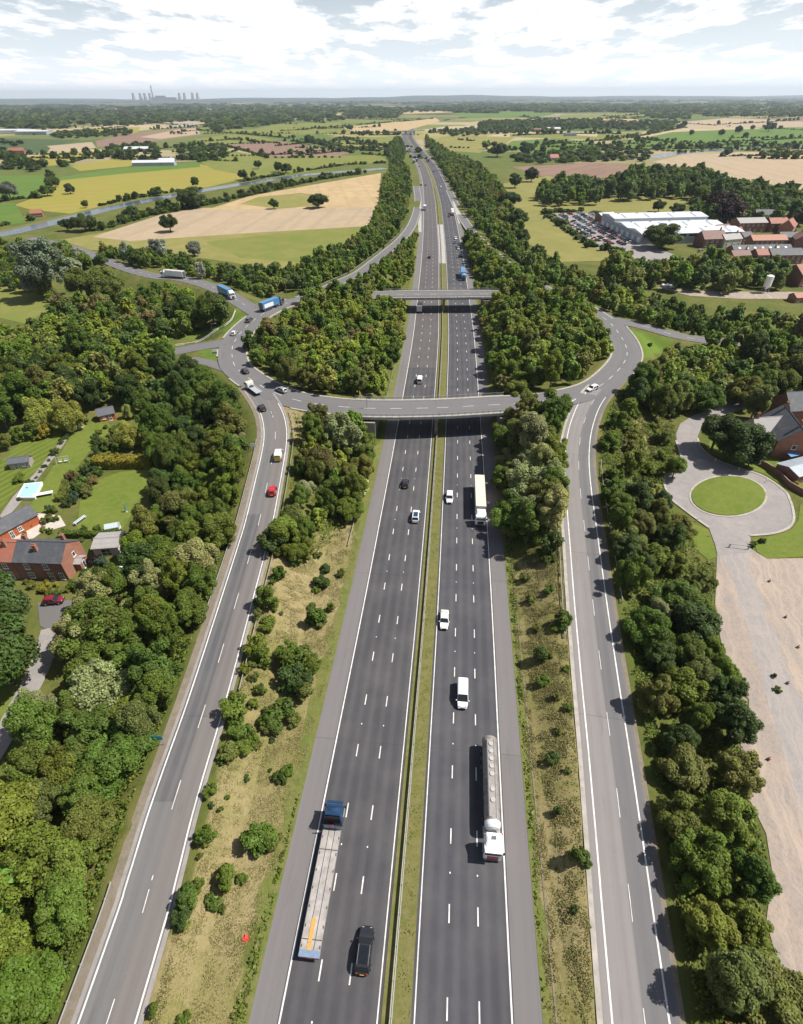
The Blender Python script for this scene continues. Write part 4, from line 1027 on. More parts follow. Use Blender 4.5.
gx_, gy_ = at_house(112, 548); gable_house('garage', (gx_, gy_, 0), .1, 5.4, 5.2, 2.4, 3.0, 'render', 'slate_pale', 'pale flat garage roof behind the terrace', 'garage', door=('f', 0, 1.1, 2.2, 2))
gx_, gy_ = at_house(80, 567, 0); gable_house('porch', (gx_, gy_, 0), .0, 2.6, 2.4, 2.2, 2.7, 'brick_orange', 'slate_pale', 'small lean porch at the gable end of the slate roofed house', 'porch', door=('r', 0, 1, .9, 1.9))

def pool():
    P = [G(x, y, 0) for x, y in [(18.5, 500), (26, 486.5), (43.5, 484.8), (36, 500)]]
    c = np.mean(P, axis=0); r = empty('swimming_pool', (*c, 0), 0, 'light blue covered garden pool beside the outbuilding', 'pool')
    mb = MB(); mb.face([(p[0]-c[0], p[1]-c[1], .85) for p in P]); mb.build('cover', MT['pool_blue'], r)
    mb = MB()
    for a, b in zip(P, P[1:]+P[:1]):
        a = np.array(a)-c; b = np.array(b)-c; mb.tube((*a, .84), (*b, .84), .16, n=6); mb.face([(*a, 0), (*b, 0), (*b, .84), (*a, .84)])
    mb.build('rim', MT['trim_white'], r)
pool()
def covered_table(px, py, rz, label, L_=4.6):
    x, y = G(px, py, 0); r = empty('garden_table', (x, y, .05), rz, label, 'garden table', None)
    MB().box((0, 0, .78), (L_, 1.3, .08)).build('tabletop', MT['trim_white'], r, bevel=.02)
    for a in (-1, 1):
        for b in (-1, 1): MB().box((a*(L_/2-.2), b*.5, .38), (.1, .1, .74)).build('leg', MT['trim_white'], r)
covered_table(44, 496, .35, 'long white table between the pool cover and the lawn')
def swing():
    x, y = G(64, 463, 0); r = empty('garden_swing', (x, y, .05), .3, 'pale wooden swing seat frame on the long lawn', 'swing')
    for s in (-1, 1):
        MB().tube((s*1.6, -.8, 0), (s*1.6, 0, 2.0), .07, n=6).tube((s*1.6, .8, 0), (s*1.6, 0, 2.0), .07, n=6).build('frame', MT['timber'], r)
    MB().tube((-1.7, 0, 2.0), (1.7, 0, 2.0), .08, n=6).build('beam', MT['timber'], r)
    for s in (-.7, .7): MB().box((s, 0, .6), (.8, .5, .08)).box((s, .25, .9), (.8, .06, .5)).build('seat', MT['trim_white'], r)
swing()
def trampoline():
    x, y = G(81, 522, 0); r = empty('climbing_frame', (x, y, 0), 1.2, 'low blue and white slide on the edge of the square lawn', 'slide')
    MB().box((0, 0, .7), (3.4, .5, .07), rx=0).build('chute', MT['car_lightblue'], r)
    for s in (-1, 1): MB().box((0, s*.28, .82), (3.4, .05, .22)).build('side_rail', MT['trim_white'], r)
    for s in (-1.4, 1.4): MB().box((s, 0, .33), (.08, .5, .7)).build('leg', MT['trim_white'], r)
trampoline()
def parasol(px, py, label):
    x, y = G(px, py, 0); r = empty('garden_parasol', (x, y, 0), 0, label, 'parasol'); MB().tube((0, 0, 0), (0, 0, 2.6), .04, n=8).build('pole', MT['trim_white'], r)
    MB().tube((0, 0, .9), (0, 0, 2.5), .28, .05, n=10).build('canopy', MT['car_lightblue'], r); MB().tube((0, 0, 0), (0, 0, .12), .3, n=12).build('base', MT['concrete'], r)
parasol(127, 512, 'folded pale blue parasol on the shaded edge of the square lawn')
def greenhouse():
    x, y = G(114, 531, 0); r = empty('greenhouse', (x, y, 0), .3, 'small glass greenhouse at the bottom of the square lawn', 'greenhouse')
    MB().box((0, 0, .35), (3.0, 2.2, .7)).build('base', MT['trim_white'], r)
    g = MB(); g.box((0, 0, 1.2), (2.96, 2.16, 1.0)); g.build('glazing', plain('pale_greenhouse_glass', (.42, .48, .52), .15), r)
    f = MB(); f.prism([(-1.1, 1.7), (1.1, 1.7), (0, 2.4)], -1.5, 1.5); o = f.build('roof', plain('pale_glass_roof', (.45, .52, .56), .15), r); o.rotation_euler = (0, 0, PI/2)
    for sx in (-1.48, 0, 1.48):
        for sy in (-1.08, 1.08): MB().box((sx, sy, 1.2), (.06, .06, 1.02)).build('bar', MT['trim_white'], r)
greenhouse()

# inn beside the turning loop
ix, iy = G(783, 452, 0)
gable_house('inn_wing', (*G(757, 442, 0), 0), .12, 9, 8, 4.6, 8.2, 'render', 'slate_pale', 'cream walled inn wing with pale weathered slate roof facing the dark trees', 'inn', windows=[('f', -2, 3.2, 1.2, 1.4), ('f', 1.5, 3.2, 1.2, 1.4), ('f', -2, 1.2, 1.4, 1.4)], door=('f', 1.5, 1.1, 1.1, 2.2), chimneys=[(-3.6, 0)])
gable_house('inn', (*G(779, 446, 0), 0), 1.35, 15, 9, 5.6, 9.6, 'brick', 'slate', 'brick inn with large dark slate roof and tall chimney behind the turning loop', 'inn', windows=[('l', 0, 4, 1.2, 1.4), ('b', -4, 3.8, 1.2, 1.4), ('b', 0, 3.8, 1.2, 1.4), ('b', 4, 3.8, 1.2, 1.4), ('f', -2, 3.6, 1.2, 1.4), ('f', 3, 3.6, 1.2, 1.4)], chimneys=[(-5.5, 0), (6, 0)], gables='brick_orange')
gable_house('inn_wing', (*G(792, 418, 0), 0), .1, 12, 9, 5.2, 9.2, 'brick', 'slate', 'dark gabled rear wing of the inn at the picture edge', 'inn', windows=[('f', 0, 3.6, 1.2, 1.4)], chimneys=[(3, 0)])
gable_house('inn_extension', (*G(800, 474, 0), 0), .35, 12, 6.5, 2.7, 3.6, 'brick', 'grey_sheet', 'low grey roofed lean extension in front of the inn', 'extension', windows=[('f', -2, 1.4, 1.2, 1.1), ('f', 2, 1.4, 1.2, 1.1)], door=('f', 0, 1.1, 1, 2))
def wall_run(pxs, h, label):
    pl = spline([(*G(x, y, 0), 0) for x, y in pxs], 2); o = pl[0]; n, t = normals(pl); mb = MB()
    for a, b in zip(pl[:-1], pl[1:]):
        d = b-a; c = (a+b)/2-o; mb.box((c[0], c[1], h/2), (math.hypot(d[0], d[1])+.05, .3, h), rz=math.atan2(d[1], d[0]))
    w = mb.build('garden_wall', MT['brick']); w.location = tuple(o); tag(w, label, 'wall')
wall_run([(752, 462), (765, 468), (778, 477), (788, 487), (806, 497)], 1.7, 'low brick wall bordering the inn yard along the turning loop')
def awning():
    x, y = G(790, 461, 0); r = empty('patio_awning', (x, y, 0), .3, 'bright blue awning on the inn terrace', 'awning')
    MB().box((0, 0, 2.4), (3.6, 1.8, .08), rx=.25).build('canopy', MT['car_lightblue'], r)
    for s in (-1.6, 1.6): MB().tube((s, -.8, 0), (s, -.8, 2.15), .05, n=6).build('pole', MT['post'], r)
awning()
# factory
def factory():
    w, d, rz = 74.0, 70.0, .10; c0 = G(640, 245, 0)
    o = (c0[0]+w/2*math.cos(rz)-d/2*math.sin(rz), c0[1]+w/2*math.sin(rz)+d/2*math.cos(rz))
    r = empty('factory', (*o, 0), rz, 'large white roofed factory with pale blue grey walls beside the car park', 'factory')
    x0, x1, y0, y1 = -w/2, w/2, -d/2, d/2; cx_, cy_ = 0.0, 0.0
    for k in range(3):
        yy0 = y0+d*k/3; hh = (6.5, 6.5, 8.5)[k]
        MB().box((cx_, yy0+d/6, hh/2), (w, d/3-.02, hh)).build('wall', MT['grey_sheet'], r)
        rb = MB(); rb.prism([(yy0-.2, hh), (yy0+d/3-.02, hh), (yy0+d/3-.02, hh+.2), (yy0+d/6, hh+1.7), (yy0-.2, hh+.2)], x0-.4, x1+.4)
        rb.v = [(b, a, c) for a, b, c in rb.v]; ro = rb.build('roof', MT['white_sheet'], r)
        for q in range(5):
            MB().box((x0+w*(q+.5)/5, yy0+d/6, hh+1.75), (1.2, 1.2, .6)).build('roof_vent', MT['steel'], ro)
        for q in range(4): MB().box((x0+w*(q+.5)/4, yy0+d/12, hh+1.05), (1.3, d/8, .08), rx=math.atan2(1.5, d/6)).build('rooflight', MT['grey_sheet'], ro)
    for q in range(8): MB().box((x0-.06, y0+d*(q+.5)/8, 2.5), (.12, 4, 3)).build('door', MT['trim_white'], r)
    for q in range(9):
        MB().box((x0+w*(q+.5)/9, y0-.06, 5.5), (w/12, .12, 1.6)).build('window', MT['window'], r)
factory()
gable_house('office_block', (*G(604, 223, 0), 0), .3, 13, 9, 6, 7.5, 'brick', 'white_sheet', 'brick office block at the car park end of the factory', 'office', windows=[('f', -4, 5, 2, 1.4), ('f', 0, 5, 2, 1.4), ('f', 4, 5, 2, 1.4), ('f', -4, 2, 2, 1.4)])
# houses behind the factory
HOUSES = [ # px, py, rz, L, W, eave, ridge, wall, roof, label
 (708, 246, .15, 16, 11, 5.5, 9.5, 'brick', 'brown_tile', 'steep brown roofed hall with pale gable beside the factory'),
 (727, 246, .3, 14, 8, 5, 7.6, 'render', 'slate_pale', 'grey roofed cottage row between the brown hall and the long slate shed'),
 (746, 231, .1, 22, 12, 6.5, 9, 'brick', 'slate_pale', 'long brick mill with pale grey roof behind the orange roof'),
 (736, 222, .3, 16, 9, 6, 9, 'brick', 'red_tile', 'brick house with red roof in front of the copper beech'),
 (763, 222, -.1, 18, 9, 6, 9, 'brick', 'slate', 'brick house with dark roof farthest behind the mill'),
 (785, 234, .9, 16, 9, 6, 10, 'brick_orange', 'red_tile', 'orange brick gabled house standing by the dark tree'),
 (773, 231, .1, 14, 9, 6, 9, 'brick', 'red_tile', 'red roofed house just left of the orange gabled house'),
 (764, 246, .05, 24, 9, 4.5, 7, 'brick', 'orange_tile', 'long low building with bright orange pantile roof'),
 (757, 256, .05, 38, 10, 4, 6.6, 'brick', 'slate', 'long slate roofed shed with a row of skylights'),
 (762, 262, .05, 14, 9, 5, 7.6, 'brick', 'red_tile', 'red roofed brick house below the skylight shed'),
 (780, 262, .05, 20, 10, 5, 7.8, 'brick', 'slate', 'grey roofed brick house right of the small red roofed one'),
 (798, 247, 1.2, 14, 9, 5.5, 8.5, 'brick', 'brown_tile', 'brick house with brown roof beyond the skylight shed at the picture edge'),
 (719, 236, .4, 12, 8, 5, 7.6, 'brick', 'brown_tile', 'small brown roofed house between factory corner and brick mill'),
 (731, 238, .2, 11, 7, 4.6, 7, 'render', 'red_tile', 'small pale walled house with red roof in front of the mill'),
 (742, 243, .5, 10, 7, 4.6, 7, 'brick', 'slate', 'small slate roofed house left of the orange roofed building'),
 (784, 244, .1, 13, 8, 5, 7.6, 'brick', 'slate', 'slate roofed house beyond the skylight shed, right of the orange roof'),
 (774, 221, .2, 12, 8, 5, 7.8, 'brick', 'brown_tile', 'brown roofed house at the back beside the dark broad tree'),
 (736, 262, .2, 12, 7, 4.5, 6.8, 'brick', 'brown_tile', 'low brown roofed outhouse before the skylight shed'),
 (802, 283, .25, 18, 13, 6, 10, 'brick', 'red_tile', 'tall red roofed brick house at the picture edge by the silo'),
 (800, 301, .1, 10, 6, 2.6, 4, 'brick_orange', 'orange_tile', 'low orange roofed outhouse at the end of the silo lane'),
]
for px, py, rz, l, w, e, rd, wl, rf, lab in HOUSES:
    x, y = G(px, py, 0)
    gable_house('brick_house', (x, y, 0), rz, l, w, e, rd, wl, rf, lab, 'house', group='houses of the village beyond the junction',
                windows=[('f', q, e-1.5, 1.2, 1.4) for q in np.linspace(-l*.36, l*.36, max(2, int(l/4)))]+[('f', q, 1.5, 1.2, 1.4) for q in np.linspace(-l*.36, l*.36, max(2, int(l/5)))], chimneys=[(l*.35, 0)] if l < 19 else [], door=('f', l*.1, 1.1, 1.0, 2.1))
def skylights():
    par = [o for o in COL.objects if o.get('label') == 'long slate roofed shed with a row of skylights'][0]
    ro = [c for c in CHILDREN[par.name] if c.name.startswith('roof')][0]
    for q in range(7): MB().box((-15+5*q, -2.6, 5.46), (1.4, 1.6, .1), rx=math.atan2(2.6, 5)).build('skylight', MT['trim_white'], ro)
skylights()
def silo():
    x, y = G(764, 293, 0); r = empty('silo', (x, y, 0), 0, 'white upright silo on legs in the clearing before the dark trees', 'silo')
    MB().tube((0, 0, 3.6), (0, 0, 8.4), 1.8, n=24).tube((0, 0, 2.0), (0, 0, 3.6), .5, 1.8, n=24).tube((0, 0, 8.4), (0, 0, 9.0), 1.8, .5, n=24).build('tank', MT['car_white'], r, smooth=True)
    for a in range(4): MB().tube((1.5*math.cos(a*PI/2+.8), 1.5*math.sin(a*PI/2+.8), 0), (1.5*math.cos(a*PI/2+.8), 1.5*math.sin(a*PI/2+.8), 4.2), .14, n=8).build('leg', MT['steel'], r)
silo()
def bales():
    random.seed(5); bmsh = MB().box((0, 0, .6), (2.4, 1.2, 1.2)).mesh('pale_block', MT['white_sheet'], bevel=.06)
    for k in range(12):
        x, y = G(662+random.uniform(0, 13), 287+random.uniform(-1.5, 1.0), 0); o = bpy.data.objects.new('pale_block', bmsh); link(o)
        o.location = (x, y, .1+(1.2 if k > 8 else 0)); o.rotation_euler = (0, 0, random.random()); tag(o, 'pale grey block in the heap on the grass clearing', 'block', 'heap of pale blocks in the grass clearing')
bales()
# barns and sheds out in the fields
for px, py, rz, l, w, e, rd, wl, rf, lab in [
 (155, 165.5, .08, 62, 16, 4.5, 7, 'grey_sheet', 'white_sheet', 'long low white barn in the yellow field'),
 (168, 165, .08, 22, 15, 6, 9, 'white_sheet', 'white_sheet', 'bright white barn end joined to the long barn'),
 (138, 151.5, .05, 46, 18, 5, 8, 'grey_sheet', 'white_sheet', 'white roofed barn among the trees by the quarry'),
 (38, 217, .4, 9, 6, 3.5, 5.5, 'brick_orange', 'red_tile', 'little red canal hut on the bank'),
 (18, 153.5, .2, 26, 12, 5, 9, 'brick', 'red_tile', 'brick farmhouse by the dark green crop'),
 (10, 133.5, 0, 130, 60, 9, 11, 'white_sheet', 'white_sheet', 'huge white warehouse roof far to one side'),
 (35, 134.5, .0, 90, 40, 8, 10, 'grey_sheet', 'white_sheet', 'pale grey warehouse beside the huge white one'),
 (553, 161, .3, 14, 9, 5, 9, 'render', 'red_tile', 'white cottage with red roof beside the far lane'),
 (553, 131, .1, 40, 16, 6, 9, 'render', 'white_sheet', 'white farm building beyond the far green field'),
 (537, 132, .1, 22, 12, 6, 9, 'brick', 'brown_tile', 'brown farm roof among far trees'),
 (570, 136, .1, 30, 12, 5, 7, 'grey_sheet', 'slate', 'grey farm shed beyond the far green field')]:
    x, y = G(px, py, 0)
    gable_house('barn' if 'barn' in lab or 'shed' in lab else 'farm_building', (x, y, 0), rz, l, w, e, rd, wl, rf, lab, 'barn' if 'barn' in lab else 'building', windows=[('f', -l*.2, e*.55, 2.5, e*.35), ('f', l*.2, e*.55, 2.5, e*.35)], over=.5)
# power station on the horizon
def towers():
    T = MB(); prof = [(0, 46), (30, 38), (60, 31), (85, 27.5), (100, 27.8), (114, 29)]
    for (z0, r0), (z1, r1) in zip(prof[:-1], prof[1:]): T.tube((0, 0, z0), (0, 0, z1), r0, r1, n=28, cap=False)
    T.tube((0, 0, 112), (0, 0, 112.5), 27, n=28)
    tm = T.mesh('cooling_tower', MT['haze_grey'], smooth=True)
    n_ = 0
    for px, Dm, lab in [(134.5, 15500, 'first group'), (141.5, 15500, 'first group'), (146, 15500, 'first group'), (151, 16000, 'first group')]+[(180.5, 15500, 'second group'), (185.5, 15800, 'second group'), (193.5, 15500, 'second group'), (198.5, 15800, 'second group')]:
        x, y = G(px, 101, 0); k = Dm/y; o = bpy.data.objects.new('cooling_tower', tm); link(o); o.location = (x*k, Dm, 45); o.scale = (.95, .95, 1.12)
        n_ += 1
        tag(o, ('grey cooling tower on the horizon in the cluster beside the tall chimney', 'grey cooling tower on the horizon in the cluster away from the chimney')[lab[0] == 's'], 'cooling tower', lab.replace('first', 'chimney side').replace('second', 'far side')+' of cooling towers')
    x, y = G(154, 101, 0); k = 15500/y
    r = empty('power_station_chimney', (x*k, 15500, 45), 0, 'very tall thin chimney of the power station on the horizon', 'chimney')
    MB().tube((0, 0, 0), (0, 0, 235), 19, 14, n=20).build('stack', MT['haze_grey'], r, smooth=True); MB().tube((0, 0, 235), (0, 0, 262), 14.2, 14, n=20).build('cap', MT['car_grey'], r)
    x, y = G(165, 101, 0); k = 15300/y; r = empty('power_station', (x*k, 15300, 45), 0, 'low wide power station hall on the horizon by the chimney', 'power station')
    MB().box((0, 0, 25), (560, 120, 50)).build('hall', MT['haze_grey'], r); MB().box((-80, 0, 60), (220, 80, 40)).build('boiler_house', MT['haze_grey'], r)
towers()
# ------------------------------------------------------------------ leaves
RNG = np.random.default_rng(11)
TONES = dict(mid=(.118, .172, .024), dark=(.074, .112, .024), bright=(.168, .206, .027), olive=(.172, .188, .040), pale=(.30, .315, .125), brown=(.165, .135, .046),
             gold=(.30, .26, .035), copper=(.034, .015, .016), blue=(.07, .13, .085), willow=(.33, .36, .075), grey=(.22, .25, .165))
TONE_WORD = dict(mid='mid green', dark='dark green', bright='yellow green', olive='olive green', pale='pale cream flowered', brown='brown tinged', gold='golden leaved', copper='dark purple', blue='blue green', willow='lime green weeping', grey='silvery grey green')
def leaf_mat(name, per_face):
    m, nt, b = new_mat(name)
    if per_face: col = attr(nt, 'leafcol', 'Color')
    else: col = N(nt, 'ShaderNodeObjectInfo').outputs['Color']
    t = attr(nt, 'tint')
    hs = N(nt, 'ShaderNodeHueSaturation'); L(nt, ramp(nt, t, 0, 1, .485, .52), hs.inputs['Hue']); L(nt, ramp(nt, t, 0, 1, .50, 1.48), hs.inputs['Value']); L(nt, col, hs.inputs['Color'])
    hs.inputs['Saturation'].default_value = 1.0
    L(nt, hs.outputs[0], b.inputs['Base Color']); b.inputs['Roughness'].default_value = .55; b.inputs['Specular IOR Level'].default_value = .25
    tr = N(nt, 'ShaderNodeBsdfTranslucent'); L(nt, hs.outputs[0], tr.inputs[0])
    ms = N(nt, 'ShaderNodeMixShader'); ms.inputs[0].default_value = .36
    L(nt, b.outputs[0], ms.inputs[1]); L(nt, tr.outputs[0], ms.inputs[2]); L(nt, ms.outputs[0], nt.nodes['Material Output'].inputs[0])
    return m
MT['leaf'] = leaf_mat('leaves', False); MT['leaf_mass'] = leaf_mat('leaf_mass', True)

def quads_from(P, nrm, size, rng, asp=.62):
    """rhombic leaf sprays: centres, normals, sizes -> (n,4,3)"""
    n = len(P); r = rng.normal(size=(n, 3)); t1 = np.cross(nrm, r); t1 /= np.linalg.norm(t1, axis=1, keepdims=True)+1e-9
    t2 = np.cross(nrm, t1); a = (size*.75)[:, None]; b = (size*.75*asp)[:, None]; k = nrm*(size*.16)[:, None]
    return np.stack([P+t1*a-k, P+t2*b+k, P-t1*a-k, P-t2*b+k], 1)

def crown(seed, R, z0, z1, lobes, leaves, leaf, spread=.62, droop=0.0, lob=(.26, .46), up=.25):
    rng = np.random.default_rng(seed); H = (z1-z0)/2; zc = (z0+z1)/2
    C = []; Rl = []
    while len(C) < lobes:
        d = rng.normal(size=3); d /= np.linalg.norm(d)
        if d[2] < -.75: continue
        q = rng.uniform(.35, 1)**.5*spread*rng.uniform(.85, 1.15)
        w = 1.0 if d[2] > 0 else .95
        C.append([d[0]*R*q*w, d[1]*R*q*w, zc+d[2]*H*q]); Rl.append(rng.uniform(*lob)*R)
    C.append([0, 0, zc]); Rl.append(.5*R); C = np.array(C); Rl = np.array(Rl)
    pr = Rl**2/np.sum(Rl**2); n = int(leaves*1.8); k = rng.choice(len(C), n, p=pr)
    d = rng.normal(size=(n, 3)); d[:, 2] += up; d /= np.linalg.norm(d, axis=1, keepdims=True)
    rad = rng.uniform(.72, 1.08, n); P = C[k]+d*(Rl[k]*rad)[:, None]*np.array([1, 1, min(1.15, H/R+.1)])
    dist = np.linalg.norm((P[:, None]-C[None])/np.array([1, 1, 1.0]), axis=2)/Rl[None]
    keep = (dist < .66).sum(1) == 0
    P = P[keep][:leaves]; d = d[keep][:leaves]; k = k[keep][:leaves]
    P[:, 2] -= droop*np.maximum(0, np.hypot(P[:, 0], P[:, 1])-R*.45)
    P[:, 2] = np.maximum(P[:, 2], .12)
    nr = d*.7+rng.normal(size=P.shape)*.42+np.array([0, 0, .55]); nr /= np.linalg.norm(nr, axis=1, keepdims=True)
    Q = quads_from(P, nr, leaf*rng.uniform(.6, 1.35, len(P)), rng)
    lt = rng.uniform(-.22, .22, len(C)); tint = np.clip(.5+lt[k]+rng.normal(size=len(P))*.2, 0, 1)
    # inner boughs of leaves, so that light does not pass straight through
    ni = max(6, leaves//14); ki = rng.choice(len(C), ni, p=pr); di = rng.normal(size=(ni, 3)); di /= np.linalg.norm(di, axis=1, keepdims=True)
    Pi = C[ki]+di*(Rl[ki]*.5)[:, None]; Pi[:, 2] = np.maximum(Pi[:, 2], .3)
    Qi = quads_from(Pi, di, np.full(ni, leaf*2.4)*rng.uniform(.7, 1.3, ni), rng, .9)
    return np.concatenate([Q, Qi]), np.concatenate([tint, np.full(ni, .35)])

def quad_mesh(name, Q, tint, mat, col=None):
    n = len(Q); me = bpy.data.meshes.new(name); me.vertices.add(n*4); me.vertices.foreach_set('co', Q.reshape(-1).astype(np.float32))
    me.loops.add(n*4); me.loops.foreach_set('vertex_index', np.arange(n*4, dtype=np.int32))
    me.polygons.add(n); me.polygons.foreach_set('loop_start', np.arange(0, n*4, 4, dtype=np.int32)); me.polygons.foreach_set('loop_total', np.full(n, 4, np.int32))
    a = me.attributes.new('tint', 'FLOAT', 'FACE'); a.data.foreach_set('value', tint.astype(np.float32))
    if col is not None:
        a = me.attributes.new('leafcol', 'FLOAT_COLOR', 'FACE'); a.data.foreach_set('color', np.column_stack([col, np.ones(n)]).astype(np.float32).ravel())
    me.materials.append(mat); me.update(calc_edges=True); return me

# crowns are modelled 7 m wide and scaled
SH = {}   # shape -> list of (quads, tint, trunk height)
SH['round'] = [crown(s, 3.5, .3, 7.8, 34, 10500, .21, .80, lob=(.15, .34)) for s in (1, 2, 3)]
SH['tall'] = [crown(s, 3.2, .4, 9.8, 38, 11000, .21, .82, lob=(.16, .34)) for s in (4, 5)]
SH['broad'] = [crown(s, 4.3, .3, 7.2, 40, 12000, .22, .84, lob=(.14, .30)) for s in (6, 7)]
SH['loose'] = [crown(s, 3.7, .3, 8.2, 46, 9000, .21, .92, lob=(.10, .24)) for s in (8, 9)]
SH['weeping'] = [crown(21, 3.6, .3, 8.2, 30, 10000, .19, .74, .55, lob=(.16, .34))]
SH['bush'] = [crown(s, 1.0, .0, q, n, 1900, .115, .92, lob=(.14, .40)) for s, q, n in ((31, 1.75, 15), (32, 1.4, 20), (33, 2.0, 13), (34, 1.2, 18), (36, 1.6, 22))]
SH['conical'] = [crown(s, .9, .05, 2.6, 14, 1500, .12, .7) for s in (35,)]
FAR = dict(round=[crown(s, 3.5, .2, 7.6, 20, 1250, .52, .76, lob=(.18, .38)) for s in (41, 42, 43)], tall=[crown(s, 3.1, .3, 9.4, 22, 1300, .52, .78, lob=(.18, .38)) for s in (44, 45)], broad=[crown(s, 4.2, .2, 7.0, 24, 1350, .55, .82, lob=(.16, .34)) for s in (46, 47)],
           loose=[crown(48, 3.6, .2, 7.8, 26, 1150, .5, .88, lob=(.14, .28))])
TINY = [crown(s, 3.5, .3, 7.0, 5, 44, 2.7, .6) for s in (51, 52, 53)]
CROWN_ME = {k: [quad_mesh('crown', q, t, MT['leaf']) for q, t in v] for k, v in SH.items()}
def trunk_mesh(h, r, seed):
    rd = random.Random(seed); mb = MB(); mb.tube((0, 0, -.6), (0, 0, h*.45), r*1.15, r*.8, n=8)
    mb.tube((0, 0, h*.45), (rd.uniform(-.3, .3), rd.uniform(-.3, .3), h*.85), r*.8, r*.3, n=7)
    for k in range(5):
        a = k*2*PI/5+rd.random(); z = h*rd.uniform(.3, .6)
        mb.tube((0, 0, z), (math.cos(a)*h*.24, math.sin(a)*h*.24, z+h*rd.uniform(.18, .32)), r*.5, r*.14, n=6)
    return mb.mesh('trunk', MT['bark'], smooth=True)
TRUNK_ME = [trunk_mesh(7.0, .2, s) for s in range(3)]
STEM_ME = MB().tube((0, 0, -.3), (0, 0, 1.0), .06, .03, n=6).tube((0, 0, .2), (.35, .1, .9), .04, .015, n=5).tube((0, 0, .2), (-.3, -.2, .95), .04, .015, n=5).mesh('stem', MT['bark'])

def tone_col(tone, rng, var=.16):
    c = np.array(TONES[tone])*rng.uniform(1-var, 1+var); c = c*np.array([rng.uniform(.9, 1.12), 1, rng.uniform(.85, 1.2)]); return tuple(c)+(1.0,)

LAND = []      # landmarks for the wording: (x, y, words)
def lm(px, py, z, words): LAND.append((*G(px, py, z), words))
for q in [(322, 880, 0, 'the flatbed lorry'), (365, 950, 0, 'the dark SUV'), (487, 790, 0, 'the tanker lorry'), (462, 695, 0, 'the white van'), (444, 622, 0, 'the white saloon'), (479, 500, 0, 'the box lorry'), (416, 518, 0, 'the glass roofed car'),
          (273, 492, 5, 'the red hatchback'), (279, 456, 6, 'the yellow backed van'), (262, 410, 7, 'the black slip road car'), (45, 590, 0, 'the brick terrace'), (55, 602, 0, 'the maroon car'), (154, 745, 2, 'the teal board'),
          (728, 497, 0, 'the oval island'), (780, 450, 0, 'the inn'), (437, 408, 7, 'the nearer bridge'), (440, 294, 7, 'the farther bridge'), (648, 345, 6, 'the grass triangle'), (764, 293, 0, 'the silo'), (650, 235, 0, 'the factory'), (740, 245, 0, 'the village'),
          (76, 428, 0, 'the garden shed'), (108, 418, 0, 'the summer house'), (125, 500, 0, 'the square lawn'), (592, 390, 7, 'the white car on the roundabout'), (270, 310, 7, 'the blue lorry'), (215, 352, 7, 'the direction sign'), (684, 690, 0, 'the weed patch'), (760, 760, 0, 'the pair of cones'), (785, 618, 0, 'the upper yard cones'), (735, 548, 0, 'the pole gate'), (172, 276, 6, 'the white trailer'), (36, 480, 0, 'the striped lawn')]: lm(*q)
def landmark(x, y, only=None):
    best = min(LAND, key=lambda q: (math.hypot((q[0]-x), (q[1]-y)*1.1)))
    return best[2]

PLANTS = []    # every tree and shrub asked for, as dicts
def ask(x, y, s, shape, tone, zone, kind='tree', sx=1.0, sz=1.0, where=None, label=None, far=False, must=False):
    PLANTS.append(dict(x=x, y=y, z=max(0, h1(x, y)), s=s, shape=shape, tone=tone, zone=zone, kind=kind, sx=sx, sz=sz, where=where, label=label, must=must))
def zone(name, poly, spacing, srange, tones, shapes=('round', 'tall', 'broad', 'loose'), clear=1.8, mid=.55, seed=0, group=None, ymax=900, prob=1.0):
    """scatter trees so that their crowns fill a photo outline; trunks stand on the land, clear of the roads"""
    rng = np.random.default_rng(100+seed)
    xs, ys = zip(*[G(x, y, 6) for x, y in poly]); x0, x1, y0, y1 = min(xs)-4, max(xs)+4, min(ys)-6, max(ys)+6
    n = int((x1-x0)*(y1-y0)/(spacing**2)*9)+50; n = min(n, 60000)
    c = np.column_stack([rng.uniform(x0, x1, n), rng.uniform(y0, y1, n)]); S = rng.uniform(*srange, n); px, py = project(c[:, 0], c[:, 1], np.full(n, 7.0)); bx = [q[0] for q in poly]; by = [q[1] for q in poly]; k = (px > min(bx)-40) & (px < max(bx)+40) & (py > min(by)-40) & (py < max(by)+60); c = c[k]; S = S[k]
    z = np.maximum(height(c[:, 0], c[:, 1]), 0); px, py = project(c[:, 0], c[:, 1], z+S*8.2*mid)
    ok = in_poly(px, py, poly); c = c[ok]; S = S[ok]; ok = road_gap(c[:, 0], c[:, 1]) > clear*S+.4
    if len(BUILT): ok &= np.min(np.hypot(c[:, None, 0]-BUILT[None, :, 0], c[:, None, 1]-BUILT[None, :, 1])-BUILT[None, :, 2], axis=1) > 1.5
    c = c[ok]; S = S[ok]; kept = []; cell = {}
    for i in range(len(c)):
        sp = spacing*(.75+.5*(S[i]-srange[0])/(srange[1]-srange[0]+1e-6)); g = (int(c[i, 0]//spacing), int(c[i, 1]//spacing))
        if any(math.hypot(c[i, 0]-c[j, 0], c[i, 1]-c[j, 1]) < sp for a in (-2, -1, 0, 1, 2) for b in (-2, -1, 0, 1, 2) for j in cell.get((g[0]+a, g[1]+b), ())): continue
        cell.setdefault(g, []).append(i); kept.append(i)
    names = list(tones); w = np.array([tones[k] for k in names], float); w /= w.sum()
    for i in kept:
        if rng.random() > prob: continue
        ask(float(c[i, 0]), float(c[i, 1]), float(S[i]), shapes[rng.integers(len(shapes))], names[rng.choice(len(names), p=w)], name, sx=rng.uniform(.88, 1.15), sz=rng.uniform(.85, 1.18))
